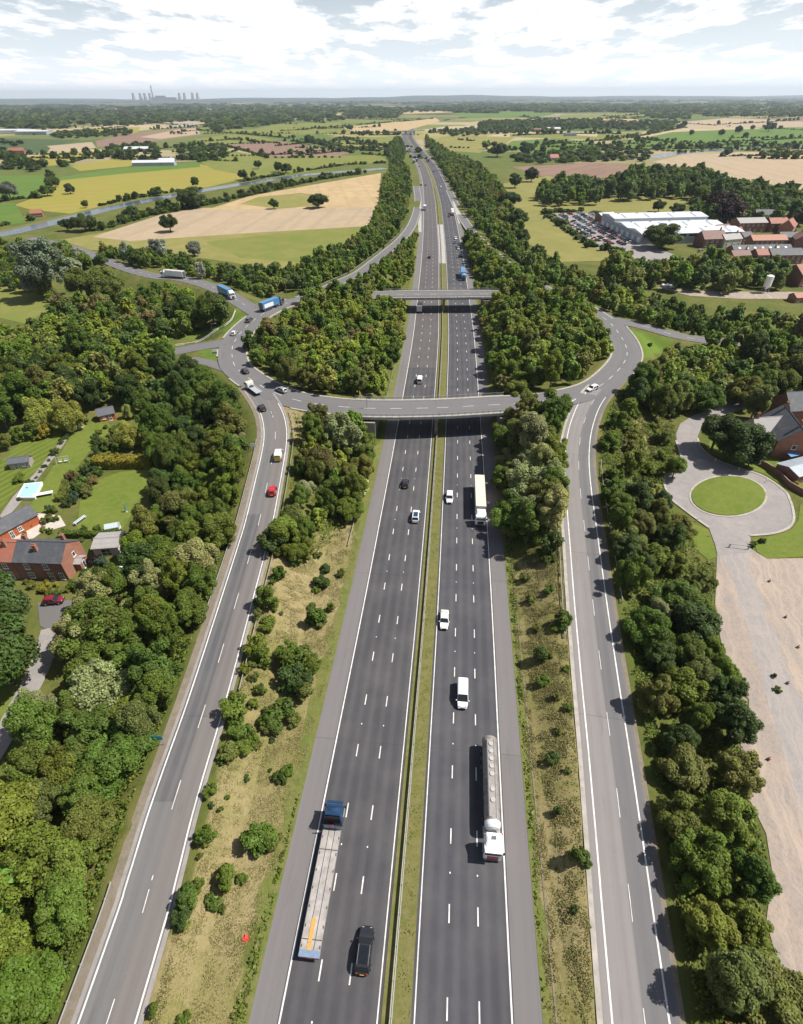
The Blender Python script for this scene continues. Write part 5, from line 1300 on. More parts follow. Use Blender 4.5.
BUILT = np.array([(o.location.x, o.location.y, 6.5) for o in COL.objects if o.type == 'EMPTY' and o.get('category') in ('house', 'inn', 'outbuilding', 'extension', 'factory', 'barn', 'building', 'garage', 'shed', 'office', 'silo')])
GREENS = dict(mid=.42, bright=.18, olive=.18, dark=.16, brown=.03, pale=.03)
zone('exit slip road belt', [(-40, 1060), (50, 1060), (90, 905), (112, 850), (134, 790), (147, 757), (173, 700), (192, 630), (217, 560), (232, 500), (237, 460), (230, 425), (212, 424), (190, 438), (176, 468), (160, 480), (154, 505), (140, 535), (128, 556), (106, 582), (92, 604), (74, 640), (76, 680), (56, 700), (40, 724), (26, 750), (-40, 850)], 5.0, (.86, 1.4),
     dict(mid=.38, bright=.24, olive=.14, pale=.10, dark=.13), clear=2.1, seed=1)
zone('wooded island west half', [(246, 352), (249, 338), (264, 328), (290, 313), (330, 291), (352, 282), (378, 288), (399, 308), (402, 318), (396, 350), (388, 385), (330, 388), (290, 374), (264, 362)], 4.9, (.78, 1.22), dict(mid=.4, bright=.32, olive=.2, brown=.04, dark=.05), clear=1.0, seed=2)
zone('wooded island east half', [(484, 308), (502, 292), (540, 290), (575, 302), (598, 320), (608, 340), (607, 350), (586, 370), (550, 384), (520, 388), (497, 382), (485, 350)], 4.9, (.8, 1.25), dict(mid=.42, bright=.28, olive=.2, brown=.03, dark=.1), clear=1.2, seed=3)
zone('tree clump by the nearer bridge', [(306, 424), (325, 414), (350, 418), (376, 436), (374, 455), (362, 480), (350, 508), (332, 518), (308, 540), (284, 550), (280, 538), (290, 490), (304, 455)], 4.4, (.7, 1.15), dict(mid=.42, dark=.18, bright=.15, olive=.14, pale=.08, brown=.04), seed=4)
zone('tree clump before the entry slip road', [(503, 420), (510, 402), (530, 390), (545, 394), (558, 412), (560, 450), (557, 500), (555, 528), (540, 538), (520, 528), (507, 500), (503, 460)], 4.6, (.95, 1.45), dict(mid=.38, bright=.27, pale=.2, olive=.15), clear=1.2, seed=5)
zone('entry slip road belt', [(600, 500), (612, 484), (640, 476), (656, 480), (662, 492), (684, 525), (700, 560), (708, 610), (713, 640), (728, 690), (740, 705), (738, 740), (742, 800), (752, 850), (754, 900), (764, 960), (784, 1005), (806, 1070), (704, 1070), (690, 960), (676, 870), (663, 800), (648, 740), (632, 680), (619, 620), (609, 570), (602, 525)], 4.9, (.78, 1.22),
     dict(mid=.42, dark=.2, olive=.2, bright=.13, brown=.04, pale=.02), clear=2.3, seed=6)
zone('wood behind the grass triangle', [(655, 362), (690, 350), (760, 342), (830, 344), (830, 385), (740, 392), (700, 398), (662, 406), (634, 398), (632, 388), (645, 374)], 5.4, (.9, 1.45), dict(mid=.44, dark=.25, olive=.2, brown=.04, bright=.1), seed=7)
zone('wood behind the gardens', [(-20, 332), (60, 324), (120, 334), (165, 348), (202, 370), (232, 402), (238, 425), (205, 424), (176, 462), (154, 462), (150, 408), (120, 396), (80, 394), (30, 402), (-20, 420)], 5.6, (.95, 1.5), dict(mid=.38, dark=.34, olive=.14, bright=.12), seed=8)
MIDW = [
 ('belt beside the exit slip road from the motorway', [(426, 136), (434, 142), (450, 152), (478, 163), (500, 184), (508, 200), (521, 225), (526, 246), (560, 264), (585, 276), (620, 291), (680, 304), (740, 313), (830, 318), (830, 336), (700, 328), (645, 314), (610, 304), (564, 287), (524, 263), (499, 243), (478, 221), (462, 198), (448, 175), (436, 155), (426, 141)], 6.4, (.8, 1.35), dict(mid=.4, dark=.36, olive=.16, bright=.06, brown=.02)),
 ('belt beside the carriageway leading away', [(397, 160), (408, 166), (410, 185), (407, 205), (396, 230), (374, 247), (346, 267), (316, 279), (288, 284), (262, 288), (240, 283), (226, 275), (218, 266), (250, 268), (290, 270), (312, 257), (345, 245), (370, 226), (379, 206), (386, 175)], 6.4, (.8, 1.3), dict(mid=.42, dark=.34, olive=.18, bright=.06)),
 ('trees between the farther bridge and the entry slip road', [(405, 250), (413, 242), (413, 262), (409, 284), (385, 288), (372, 284), (385, 268)], 6.0, (.6, .9), dict(mid=.5, bright=.3, olive=.2)),
 ('trees between the farther bridge and the far exit slip road', [(462, 240), (470, 240), (488, 256), (510, 280), (500, 287), (478, 286), (470, 262)], 6.0, (.7, 1.0), dict(mid=.5, bright=.2, dark=.2, olive=.1)),
 ('tree line along the olive meadow', [(-20, 244), (50, 242), (100, 248), (160, 252), (212, 264), (210, 280), (180, 264), (130, 257), (80, 262), (-20, 272)], 6.6, (.8, 1.3), dict(mid=.36, dark=.4, olive=.16, grey=.08)),
 ('wood beside the queueing lorries', [(-20, 264), (30, 270), (62, 300), (100, 294), (150, 287), (190, 292), (216, 300), (222, 314), (200, 322), (150, 330), (120, 328), (60, 322), (30, 334), (25, 326), (57, 310), (64, 302), (25, 286), (-20, 278)], 6.2, (.8, 1.3), dict(mid=.4, dark=.26, olive=.16, bright=.12, brown=.06)),
 ('tree row in front of the village', [(602, 264), (626, 254), (650, 266), (690, 261), (715, 257), (745, 264), (782, 268), (786, 278), (740, 280), (690, 277), (640, 276), (604, 274)], 7.0, (1.15, 1.8), dict(mid=.3, dark=.5, olive=.2)),
 ('dark trees beyond the meadow', [(600, 188), (630, 172), (700, 170), (730, 182), (762, 188), (830, 202), (830, 212), (760, 206), (726, 196), (690, 188), (640, 190)], 10, (1.5, 2.3), dict(dark=.75, mid=.25)),
 ('dark trees on the meadow edge', [(538, 190), (560, 180), (585, 178), (600, 186), (598, 198), (575, 196), (550, 198)], 10, (1.5, 2.2), dict(dark=.7, mid=.3)),
 ('trees among the village houses', [(690, 205), (730, 200), (770, 205), (790, 215), (760, 216), (726, 214), (696, 212)], 9, (1.2, 1.8), dict(dark=.5, mid=.5)),
 ('row of trees on the stubble edge', [(396, 136), (404, 140), (404, 158), (392, 164), (388, 150)], 8, (.9, 1.3), dict(dark=.6, mid=.4)),
]
for k, (nm, pl, sp, sr, tn) in enumerate(MIDW): zone(nm, pl, sp, sr, tn, clear=1.2, seed=20+k)
def row_along(pl, off, a, b, gap, srange, name, tones=('mid', 'bright', 'olive', 'dark', 'mid')):
    n, t = normals(pl); q0 = pl[a]; last = None; r = np.random.default_rng(a+b)
    for i in range(min(a, b), max(a, b)):
        p = pl[i, :2]+n[i]*(off+r.normal()*.7)
        if last is not None and np.hypot(*(p-last)) < gap*r.uniform(.8, 1.3): continue
        if road_gap(p[0], p[1])[0] < .8: continue
        last = p; ask(float(p[0]), float(p[1]), float(r.uniform(*srange)), ('round', 'tall', 'broad', 'loose')[r.integers(4)], tones[r.integers(len(tones))], name)
row_along(RING, -9.0, nearest_i(RING, 364, 296, DECK), nearest_i(RING, 292, 302, DECK), 3.6, (1.05, 1.45), 'wooded island west half')
row_along(RING, -14.0, nearest_i(RING, 360, 296, DECK), nearest_i(RING, 300, 300, DECK), 4.2, (1.05, 1.4), 'wooded island west half')
row_along(RING, -9.0, nearest_i(RING, 604, 318, DECK), nearest_i(RING, 503, 294.5, DECK), 3.6, (1.05, 1.4), 'wooded island east half')
row_along(ON_L, 8.0, nearest_i(ON_L, 322, 290, 6), nearest_i(ON_L, 402, 238, 1), 4.2, (.55, .8), 'trees between the farther bridge and the entry slip road')
row_along(OFF_R, 8.5, nearest_i(OFF_R, 477, 237, 2), nearest_i(OFF_R, 585, 306, 7), 3.6, (.95, 1.3), 'trees between the farther bridge and the far exit slip road')
row_along(OFF_R, 14.0, nearest_i(OFF_R, 480, 240, 2), nearest_i(OFF_R, 560, 296, 7), 4.4, (.9, 1.25), 'trees between the farther bridge and the far exit slip road')
row_along(ARM_E, 7.5, nearest_i(ARM_E, 700, 339, 4), nearest_i(ARM_E, 788, 345, 3), 4.0, (.9, 1.3), 'wood behind the grass triangle')
# trees that stand by themselves
def lone(px, py, wpx, tone, shape, label, hz=1.0):
    x, y = G(px, py, 0); z = max(0, h1(x, y)); x, y = G(px, py, z); ppm = math.cos(PITCH)*(py-97)/(CAMH-z); s = wpx/ppm/7.4
    if y > 300 and hz == 1.0: hz = .62 if shape == 'tall' else .74
    ask(x, y, s, shape, tone, 'lone', sz=hz, label=label, must=True)
for a in [
 (171, 232, 21, 'dark', 'round', 'round dark tree alone on the beige stubble field'), (274, 209, 12, 'dark', 'round', 'smaller round tree in the golden stubble field'), (318, 208, 18, 'dark', 'broad', 'larger broad tree in the golden stubble field'),
 (56, 187, 10, 'dark', 'round', 'small dark tree at the corner of the yellow field'), (71, 194, 12, 'dark', 'round', 'round dark tree below the green field corner'), (48, 196, 14, 'mid', 'broad', 'broad mid green tree on the green field edge'), (11, 199, 21, 'grey', 'round', 'greyish round tree on the green field edge near the red hut'),
 (86, 208, 9, 'olive', 'tall', 'slim tall tree standing on the canal bank'), (135, 219, 15, 'dark', 'round', 'round dark tree on the stubble side of the canal'), (86, 231, 22, 'dark', 'broad', 'broad dark tree by the near end of the canal'), (68, 231, 15, 'dark', 'round', 'dark tree just left of the broad canal tree'),
 (161, 209, 11, 'mid', 'round', 'mid green tree on the canal bank above the lone stubble tree'), (196, 187, 11, 'mid', 'tall', 'upright tree on the far canal bank'), (193, 208, 26, 'dark', 'broad', 'very wide dark tree at the stubble field corner by the canal'), (136, 199, 9, 'dark', 'round', 'small tree pair on the far canal bank, darker one'), (128, 201, 9, 'mid', 'round', 'small tree pair on the far canal bank, greener one'), (158, 196, 12, 'mid', 'broad', 'low bushy tree on the far canal bank'),
 (258.5, 169, 10, 'dark', 'round', 'dark tree in the pasture before the ploughed field'), (243.6, 180, 12, 'dark', 'round', 'dark tree on the yellow field edge by the canal'), (253.5, 178, 8, 'dark', 'tall', 'slender dark tree beside the round one on the canal edge'), (279, 172, 12, 'dark', 'round', 'left tree of the dark pair in the pasture'), (286, 173, 12, 'dark', 'broad', 'right tree of the dark pair in the pasture'), (309, 145, 11, 'dark', 'round', 'dark tree on the hedge behind the ploughed field'), (322, 147, 8, 'dark', 'round', 'smaller dark tree on the hedge behind the ploughed field'), (349.5, 131, 7, 'dark', 'round', 'tiny dark tree on the far hedge'),
 (517, 230, 24, 'dark', 'tall', 'tall dark tree where the meadow meets the slip road belt'), (521, 246, 20, 'dark', 'round', 'dark tree below the tall one on the meadow corner'), (508, 208, 20, 'dark', 'broad', 'broad dark tree on the meadow corner nearest the motorway'), (578, 196, 18, 'dark', 'round', 'round dark tree in the middle of the dry meadow'), (514.6, 188, 16, 'dark', 'tall', 'tall dark tree on the left side of the dry meadow'), (531, 182, 16, 'dark', 'round', 'round dark tree right of the tall meadow tree'), (524.5, 156, 15, 'dark', 'tall', 'tall dark tree behind the red brown field'), (497, 157, 18, 'dark', 'broad', 'broad dark tree behind the red brown field'), (557, 200, 22, 'dark', 'broad', 'broad dark tree casting shade on the dry meadow'),
 (638, 195, 20, 'olive', 'broad', 'lighter olive tree on the meadow beyond the factory'), (654, 186, 24, 'dark', 'round', 'big round dark tree behind the olive meadow tree'), (719, 222, 36, 'copper', 'broad', 'huge dark purple copper beech behind the village'), (750, 208, 24, 'mid', 'round', 'green tree right of the copper beech'), (700, 204, 20, 'bright', 'round', 'bright green tree left of the copper beech'), (777, 214, 22, 'dark', 'broad', 'dark broad tree behind the orange gabled house'), (798, 226, 22, 'dark', 'round', 'very dark tree at the picture edge by the orange gabled house'), (660, 249, 33, 'dark', 'broad', 'large dark tree standing in front of the factory'), (658, 212, 14, 'dark', 'round', 'dark tree on the far side of the factory roof'), (676, 214, 14, 'dark', 'broad', 'dark bushy tree between factory and copper beech'),
 (735.7, 150, 6, 'dark', 'round', 'small tree on the river bank'), (738, 133.5, 8, 'dark', 'round', 'leftmost round tree in the wide green field'), (752, 130, 5, 'dark', 'round', 'smallest round tree in the wide green field'), (768, 131.5, 11, 'dark', 'broad', 'broad tree in the wide green field'), (745, 138, 6, 'dark', 'round', 'round tree in the middle of the wide green field'), (721, 136, 7, 'dark', 'round', 'round tree toward the left of the wide green field'), (691, 135.5, 6, 'dark', 'round', 'lone small tree at the left end of the wide green field'),
 (52, 298, 50, 'grey', 'loose', 'huge silvery willow towering over the small paddock'), (84, 300, 30, 'olive', 'round', 'olive tree right of the huge silvery willow'), (111, 301, 32, 'olive', 'broad', 'broad pale olive tree second from the huge silvery willow'),
 (160, 258, 22, 'grey', 'loose', 'greyish tree behind the side road by the white trailer'), (195, 256, 18, 'grey', 'round', 'silvery tree on the olive meadow edge'),
 (47, 430, 34, 'willow', 'weeping', 'lime willow behind the striped lawn'), (75, 431, 33, 'willow', 'weeping', 'larger drooping willow beside the small garden shed'), (132, 448, 27, 'willow', 'weeping', 'drooping willow behind the yellow hedge'), (131, 418, 15, 'willow', 'weeping', 'small pale willow behind the summer house'),
 (14, 684, 96, 'dark', 'round', 'large dark dense tree overhanging the stony track'), (6, 640, 84, 'dark', 'round', 'dark dense tree beside the maroon car drive'),
 (711, 450, 40, 'dark', 'round', 'dark tree by the neck of the turning loop'), (733, 462, 46, 'dark', 'broad', 'broad dark tree between the turning loop and the inn'), (750, 420, 30, 'olive', 'tall', 'upright tree behind the pale inn wing'), (748, 466, 22, 'grey', 'loose', 'greyish loose tree against the inn wall'),
 (758, 396, 34, 'mid', 'round', 'round green tree behind the inn forecourt'), (795, 388, 40, 'olive', 'broad', 'broad brownish green tree behind the inn'), (672, 478, 24, 'bright', 'round', 'yellow green tree on the outer kerb of the turning loop'),
 (736, 688, 14, 'mid', 'loose', 'small young tree leaning over the damp gravel'), (86, 655, 46, 'pale', 'loose', 'pale cream flowered tree overhanging the drive of the terrace'), (44, 722, 40, 'pale', 'loose', 'pale cream flowered tree beside the stony track'), (66, 775, 34, 'pale', 'loose', 'pale cream flowered tree deep in the belt below the stony track'), (104, 610, 42, 'pale', 'loose', 'pale cream flowered tree behind the small porch'), (528, 462, 44, 'pale', 'tall', 'tall pale topped tree in the clump just below the nearer bridge'), (214, 322, 32, 'mid', 'round', 'round green tree behind the white railing where the lorry waits'), (190, 326, 26, 'mid', 'tall', 'upright green tree second along behind the white railing'), (695, 352, 15, 'dark', 'round', 'dark tree on the grass triangle'), (343, 443, 42, 'pale', 'loose', 'pale cream flowered tree beside the nearer bridge abutment'), (322, 478, 36, 'brown', 'round', 'brown tinged round tree in the clump by the nearer bridge'),
]: lone(*a)
# shrubs on the banks, in the gardens
def shrub(px, py, rpx, tone, label, zone_='bank', shape='bush', hz=1.0, sub=False):
    x, y = G(px, py, 1.5); z = max(0, h1(x, y)); x, y = G(px, py+rpx*.35, z)
    if label is None and road_gap(x, y)[0] < .15: return
    ppm = math.cos(PITCH)*(py-97)/(CAMH-z)
    ask(x, y, rpx/ppm/1.12, shape, tone, zone_, 'shrub', sz=hz, label=label, must=True)
    if rpx >= 9 and zone_ in ('dry bank', 'scrubby bank') and not sub:
        for q in range(2): shrub(px+random.uniform(-1, 1)*rpx*1.05, py+random.uniform(-.3, .8)*rpx, rpx*random.uniform(.4, .62), random.choice([tone, 'mid', 'olive', 'bright']), None, zone_, sub=True)
BK = 'dry bank'
for q in [(322, 583, 9, 'dark'), (318, 619, 12, 'mid'), (266, 602, 15, 'mid'), (293, 659, 19, 'mid'), (296, 680, 19, 'dark'), (257, 645, 15, 'bright'), (265, 655, 13, 'mid'), (277, 714, 19, 'mid'), (237, 706, 16, 'bright'), (240, 727, 13, 'mid'), (261, 689, 8, 'mid'), (275, 543, 15, 'dark'), (307, 550, 11, 'bright'), (296, 560, 8, 'mid'), (230, 749, 11, 'olive'), (245, 747, 9, 'bright'), (288, 771, 8, 'mid'), (281, 777, 8, 'dark'), (261, 838, 18, 'mid'), (228, 876, 15, 'mid'), (208, 833, 12, 'mid'), (214, 901, 9, 'mid'), (197, 884, 8, 'mid'), (210, 790, 8, 'mid'), (189, 893, 14, 'mid'), (183, 914, 12, 'dark'), (191, 859, 7, 'mid'), (165, 958, 6, 'dark'), (155, 1008, 8, 'mid'), (186, 1018, 8, 'mid'), (197, 831, 6, 'dark'), (268, 622, 10, 'bright'), (279, 575, 9, 'mid'), (310, 668, 12, 'mid'), (252, 740, 9, 'bright'), (286, 530, 14, 'mid'), (300, 470, 10, 'mid'), (305, 655, 12, 'olive')]: shrub(*q, None, BK)
for k in range(26):
    t_ = random.random(); x_, y_ = 52+46*t_+random.uniform(-5, 7), 512-52*t_+random.uniform(-3, 5)
    shrub(x_, y_, random.uniform(2.5, 5.5), random.choice(['mid', 'olive', 'bright', 'brown', 'blue', 'dark']), None, 'garden border')
for k in range(16): shrub(random.uniform(38, 128), random.uniform(526, 541), random.uniform(2.2, 4.5), random.choice(['mid', 'olive', 'bright', 'dark']), None, 'garden end by the patio')
for k in range(12): shrub(random.uniform(96, 122), random.uniform(424, 458), random.uniform(3, 6), random.choice(['mid', 'olive', 'bright', 'dark']), None, 'planting round the summer house')
for k in range(12):
    t_ = k/11; shrub(20+46*t_, 500-62*t_, random.uniform(1.8, 3), random.choice(['mid', 'dark', 'olive']), None, 'stony path edge')
for k in range(18): shrub(random.uniform(604, 664), random.uniform(404, 478), random.uniform(5, 11), random.choice(['bright', 'olive', 'mid', 'bright']), None, 'rough gap by the entry slip road')
for k in range(10): shrub(random.uniform(24, 84), random.uniform(580, 596), random.uniform(2.5, 5), random.choice(['mid', 'gold', 'olive', 'bright']), None, 'terrace front garden')
BK2 = 'scrubby bank'
for q in [(549, 548, 14, 'dark', None, BK2, 'conical'), (540, 520, 12, 'mid'), (562, 620, 10, 'mid'), (539, 657, 10, 'dark', None, BK2, 'conical'), (543, 680, 8, 'mid'), (557, 696, 5, 'olive'), (568, 707, 5, 'mid'), (559, 730, 5, 'olive'), (553, 757, 8, 'dark'), (557, 811, 6, 'dark', None, BK2, 'conical'), (579, 855, 12, 'mid'), (574, 909, 4, 'dark'), (530, 600, 6, 'olive'), (536, 628, 5, 'olive'), (566, 668, 4, 'mid'), (524, 578, 6, 'olive'), (548, 590, 6, 'mid'), (568, 770, 4, 'olive')]:
    shrub(*(q if len(q) > 4 else (*q, None, BK2)))
random.seed(14)
for k in range(34):
    t_ = random.random(); y_ = 560+t_*430; xl = 262-150*t_+(12 if t_ < .5 else 0); shrub(xl+random.uniform(0, 78-10*t_), y_, random.uniform(2.5, 6.5), random.choice(['mid', 'olive', 'bright', 'dark', 'olive']), None, BK)
GD = 'gardens'
for q in [(40, 433, 12, 'mid', 'rounded bush with yellow flowers at the top of the striped lawn'), (46, 436, 8, 'gold', 'yellow flowered bush at the top of the striped lawn'), (20, 479, 7, 'mid', 'low round bush alone on the striped lawn'), (31, 483, 4.5, 'dark', 'small round bush by the pool cover corner'), (55, 453, 4.5, 'dark', 'clipped round bush on the stony path, largest of the row'), (62, 442, 3.2, 'dark', 'second clipped bush along the stony path'), (68, 436, 3, 'dark', 'topmost clipped bush along the stony path'), (82, 486, 9, 'mid', 'mid green garden bush in the border between the lawns'), (93, 481, 7, 'brown', 'reddish brown bush in the border between the lawns'), (87, 493, 8, 'olive', 'olive bush in the border between the lawns'), (76, 500, 6, 'blue', 'blue green bush in the border by the slide'), (73, 477, 7, 'brown', 'brownish bush at the edge of the long lawn'), (98, 444, 6, 'dark', 'dark bush near the far end of the long lawn'), (99, 473, 6, 'mid', 'bush at the top corner of the square lawn'), (70, 502, 7, 'dark', 'dark bush at the bottom of the long lawn'), (48, 520, 6, 'olive', 'round olive bush on the pale patio'), (30, 526, 4, 'mid', 'small green bush on the pale patio'), (56, 519, 4, 'mid', 'small bush beside the round patio bush'), (86, 422, 6, 'mid', 'bush between the willow and the summer house'), (118, 432, 8, 'mid', 'bush in front of the drooping willow'), (108, 446, 6, 'olive', 'olive bush by the end of the long lawn'), (46, 588, 7, 'gold', 'bright yellow bush under the terrace window'), (33, 586, 5, 'olive', 'olive climbing bush by the terrace door'), (76, 586, 7, 'mid', 'green bush at the gable of the terrace'), (96, 560, 8, 'copper', 'dark red bush behind the terrace gable'), (104, 566, 9, 'blue', 'blue green bush between the terrace and the belt'), (88, 574, 7, 'dark', 'dark bush beside the small porch'), (26, 536, 4, 'bright', 'lime plant on the patio edge'), (20, 440, 9, 'mid', 'bush at the far corner of the striped lawn'), (8, 446, 9, 'olive', 'olive bush at the picture edge above the striped lawn'), (120, 450, 7, 'mid', 'bush behind the yellow hedge'), (114, 441, 6, 'olive', 'pale bush near the summer house'), (132, 537, 8, 'copper', 'dark reddish bush below the square lawn'), (20, 600, 9, 'mid', 'bush at the terrace corner behind the dark tree')]: shrub(*q, GD)
for q in [(637, 448, 8, 'bright', 'yellow green bush on the rough bank by the entry slip road'), (625, 412, 13, 'bright', 'bushy yellow green shrub above the rough bank'), (660, 440, 10, 'mid', 'green shrub behind the rough bank'), (628, 470, 14, 'bright', 'bright shrub spreading below the rough bank'), (613, 480, 12, 'mid', 'green shrub against the entry slip road barrier'), (610, 445, 10, 'mid', 'shrub by the top of the entry slip road'), (614, 425, 12, 'mid', 'shrub at the roundabout end of the entry slip road'), (762, 541, 4, 'dark', 'small spiky shrub beside the pole gate'), (752, 545, 4, 'mid', 'low shrub at the yard gate post'), (650, 344, 3, 'dark', 'little sapling on the grass triangle'), (793, 484, 5, 'gold', 'yellow shrub by the low brick wall'), (668, 412, 9, 'mid', 'shrub below the wood near the loop neck'), (777, 690, 4, 'bright', 'narrow weed clump in the middle of the yard'), (773, 676, 3, 'brown', 'brownish end of the weed clump in the yard')]: shrub(*q, 'yard side')

# nearest trees become objects of their own, the rest one mass of woodland
P_ = PLANTS
for p in P_:
    p['d'] = math.sqrt(p['x']**2+p['y']**2+(CAMH-p['z'])**2); qx, qy = project(np.array([p['x']]), np.array([p['y']]), np.array([p['z']+4*p['s']])); p['px'], p['py'] = float(qx[0]), float(qy[0])
    inside = -20 < p['px'] < 823 and 60 < p['py'] < 1050
    p['rank'] = (p['s']/p['d'] if inside else 0)+(9 if p['must'] else 0)
trees = sorted([p for p in P_ if p['kind'] == 'tree'], key=lambda p: -p['rank']); NEAR_N = 296
solo = trees[:NEAR_N]; rest = trees[NEAR_N:]
SIZE = lambda s: 'small' if s < .8 else ('tall' if s > 1.1 else 'medium')
def place(p):
    rng = np.random.default_rng(int(abs(p['x']*977+p['y']*131)) % 100000); k = rng.integers(len(CROWN_ME[p['shape']]))
    isb = p['kind'] == 'shrub'; lab = p['label']
    tw = TONE_WORD[p['tone']]; zn = p['zone']; lmk = landmark(p['x'], p['y'])
    if lab is None and isb:
        sw = 'low' if p['s'] < 1.0 else ('rounded' if p['s'] < 1.7 else 'large')
        opts = [f"{sw} {tw} shrub on the {zn}, level with {lmk}", f"{sw} {tw} shrub, {zn}, by {lmk}", f"{sw} {tw} shrub near {lmk}"]
    elif lab is None:
        g = float(road_gap(p['x'], p['y'])[0]); ed = 'road edge of the ' if g < 6 and 'belt' in zn else ''
        shp = dict(round='round', tall='upright', broad='spreading', loose='loose', weeping='weeping')[p['shape']]
        opts = [f"{SIZE(p['s'])} {shp} {tw} tree, {ed}{zn}, near {lmk}", f"{SIZE(p['s'])} {shp} {tw} tree, {zn}, near {lmk}", f"{shp} {tw} tree, {zn}, near {lmk}", f"{SIZE(p['s'])} {shp} {tw} tree near {lmk}"]
    if lab is None: lab = next(o_ for o_ in opts if len(o_.replace(',', '').split()) <= 16)
    grp = None
    if p['zone'] not in ('lone',): grp = ('shrubs of the ' if isb else 'trees of the ')+p['zone']
    nm = {'bush': 'shrub', 'conical': 'conifer_shrub', 'weeping': 'willow_tree'}.get(p['shape'], 'broadleaf_tree')
    r = empty(nm, (p['x'], p['y'], p['z']-.05), rng.uniform(0, 6.28), lab, 'shrub' if isb else 'tree', grp)
    r.scale = (p['s']*p['sx'], p['s']*p['sx'], p['s']*p['sz'])
    c = bpy.data.objects.new('crown' if not isb else 'foliage', CROWN_ME[p['shape']][k]); link(c, r); c.color = tone_col(p['tone'], rng)
    t = bpy.data.objects.new('trunk' if not isb else 'stem', STEM_ME if isb else TRUNK_ME[int(rng.integers(3))]); link(t, r)
for p in solo: place(p)
for p in P_:
    if p['kind'] == 'shrub': place(p)

def mass(name, plants, lib, label, sink=.3, lift=1.0):
    Q = []; T = []; Cc = []
    for p in plants:
        rng = np.random.default_rng(int(abs(p['x']*977+p['y']*131)) % 100000)
        L_ = lib[p['shape']] if isinstance(lib, dict) else lib
        q, t = L_[rng.integers(len(L_))]; a = rng.uniform(0, 6.28); ca, sa = math.cos(a), math.sin(a); s = p['s']
        v = q*np.array([s*p['sx'], s*p['sx'], s*p['sz']]); x = v[..., 0]*ca-v[..., 1]*sa+p['x']; y = v[..., 0]*sa+v[..., 1]*ca+p['y']; z = v[..., 2]+p['z']-sink
        Q.append(np.stack([x, y, z], -1)); T.append(t); Cc.append(np.repeat(np.array([tone_col(p['tone'], rng)[:3]])*lift, len(t), 0))
    me = quad_mesh(name, np.concatenate(Q), np.concatenate(T), MT['leaf_mass'], np.concatenate(Cc))
    return tag(link(bpy.data.objects.new(name, me)), label, 'woodland', kind='stuff')
for p in rest:
    if p['shape'] not in FAR: p['shape'] = 'round'
mass('woodland', rest, FAR, 'dense green woodland and tree belts beyond the roundabout', lift=1.45)

def value_noise(P, seed):
    g = np.random.default_rng(seed).uniform(-1, 1, (256, 256)); i = np.floor(P).astype(int); f = P-i; f = f*f*(3-2*f); a = lambda u, v: g[(i[:, 0]+u) % 256, (i[:, 1]+v) % 256]
    return (a(0, 0)*(1-f[:, 0])+a(1, 0)*f[:, 0])*(1-f[:, 1])+(a(0, 1)*(1-f[:, 0])+a(1, 1)*f[:, 0])*f[:, 1]
# hedges: each run a thing of its own
def hedge(pts, w, h, tone, label, leaf=.22, dens=46, name='hedge'):
    pl = spline([(*G(x, y, 0), 0) for x, y in pts], 1.0); n, t = normals(pl); s = dist_along(pl); rng = np.random.default_rng(len(label))
    m = int(s[-1]*(w+2*h)*dens); q = rng.uniform(0, s[-1], m); i = np.clip(np.searchsorted(s, q), 1, len(s)-1)
    u = rng.uniform(-1, 1, m); f = rng.uniform(0, 1, m); top = f < w/(w+2*h); wob = 1+.2*value_noise(np.column_stack([q*.8, u*.6]), 4)+.12*value_noise(np.column_stack([q*2.3, u]), 6)
    off = np.where(top, u*w/2, np.sign(u)*w/2*rng.uniform(.85, 1.1, m)); z = np.where(top, h*wob*rng.uniform(.9, 1.05, m), rng.uniform(.05, 1, m)*h*wob)
    c = np.column_stack([np.interp(q, s, pl[:, 0]), np.interp(q, s, pl[:, 1])]); P = np.column_stack([c[:, 0]+n[i, 0]*off, c[:, 1]+n[i, 1]*off, z]); nr = np.column_stack([n[i, 0]*np.where(top, 0, np.sign(u)), n[i, 1]*np.where(top, 0, np.sign(u)), np.where(top, 1, .3)])+rng.normal(size=(m, 3))*.45
    nr /= np.linalg.norm(nr, axis=1, keepdims=True); o = np.array([pl[0][0], pl[0][1], 0])
    me = quad_mesh(name, quads_from(P-o, nr, leaf*rng.uniform(.7, 1.5, m), rng), np.clip(.5+rng.normal(size=m)*.22, 0, 1), MT['leaf'])
    ob = link(bpy.data.objects.new(name, me)); ob.location = tuple(o); ob.color = (*TONES[tone], 1); tag(ob, label, 'hedge')
hedge([(98, 466), (112, 466.5), (126, 466), (140, 466), (152, 465)], 3.2, 2.8, 'gold', 'golden yellow garden hedge above the square lawn', .3)
hedge([(62, 536), (90, 537), (122, 535)], 1.3, 1.5, 'mid', 'low clipped green hedge below the square lawn')
hedge([(70, 476), (64, 490), (60, 502)], 1.2, 1.2, 'olive', 'low olive border hedge along the long lawn')
hedge([(54, 485), (64, 466), (78, 446)], .8, .6, 'dark', 'thin dark plant border beside the stony garden path') if False else None
hedge([(640, 396), (672, 412), (705, 404)], 2.2, 1.6, 'mid', 'low green bank of shrubs along the wood behind the loop') if False else None

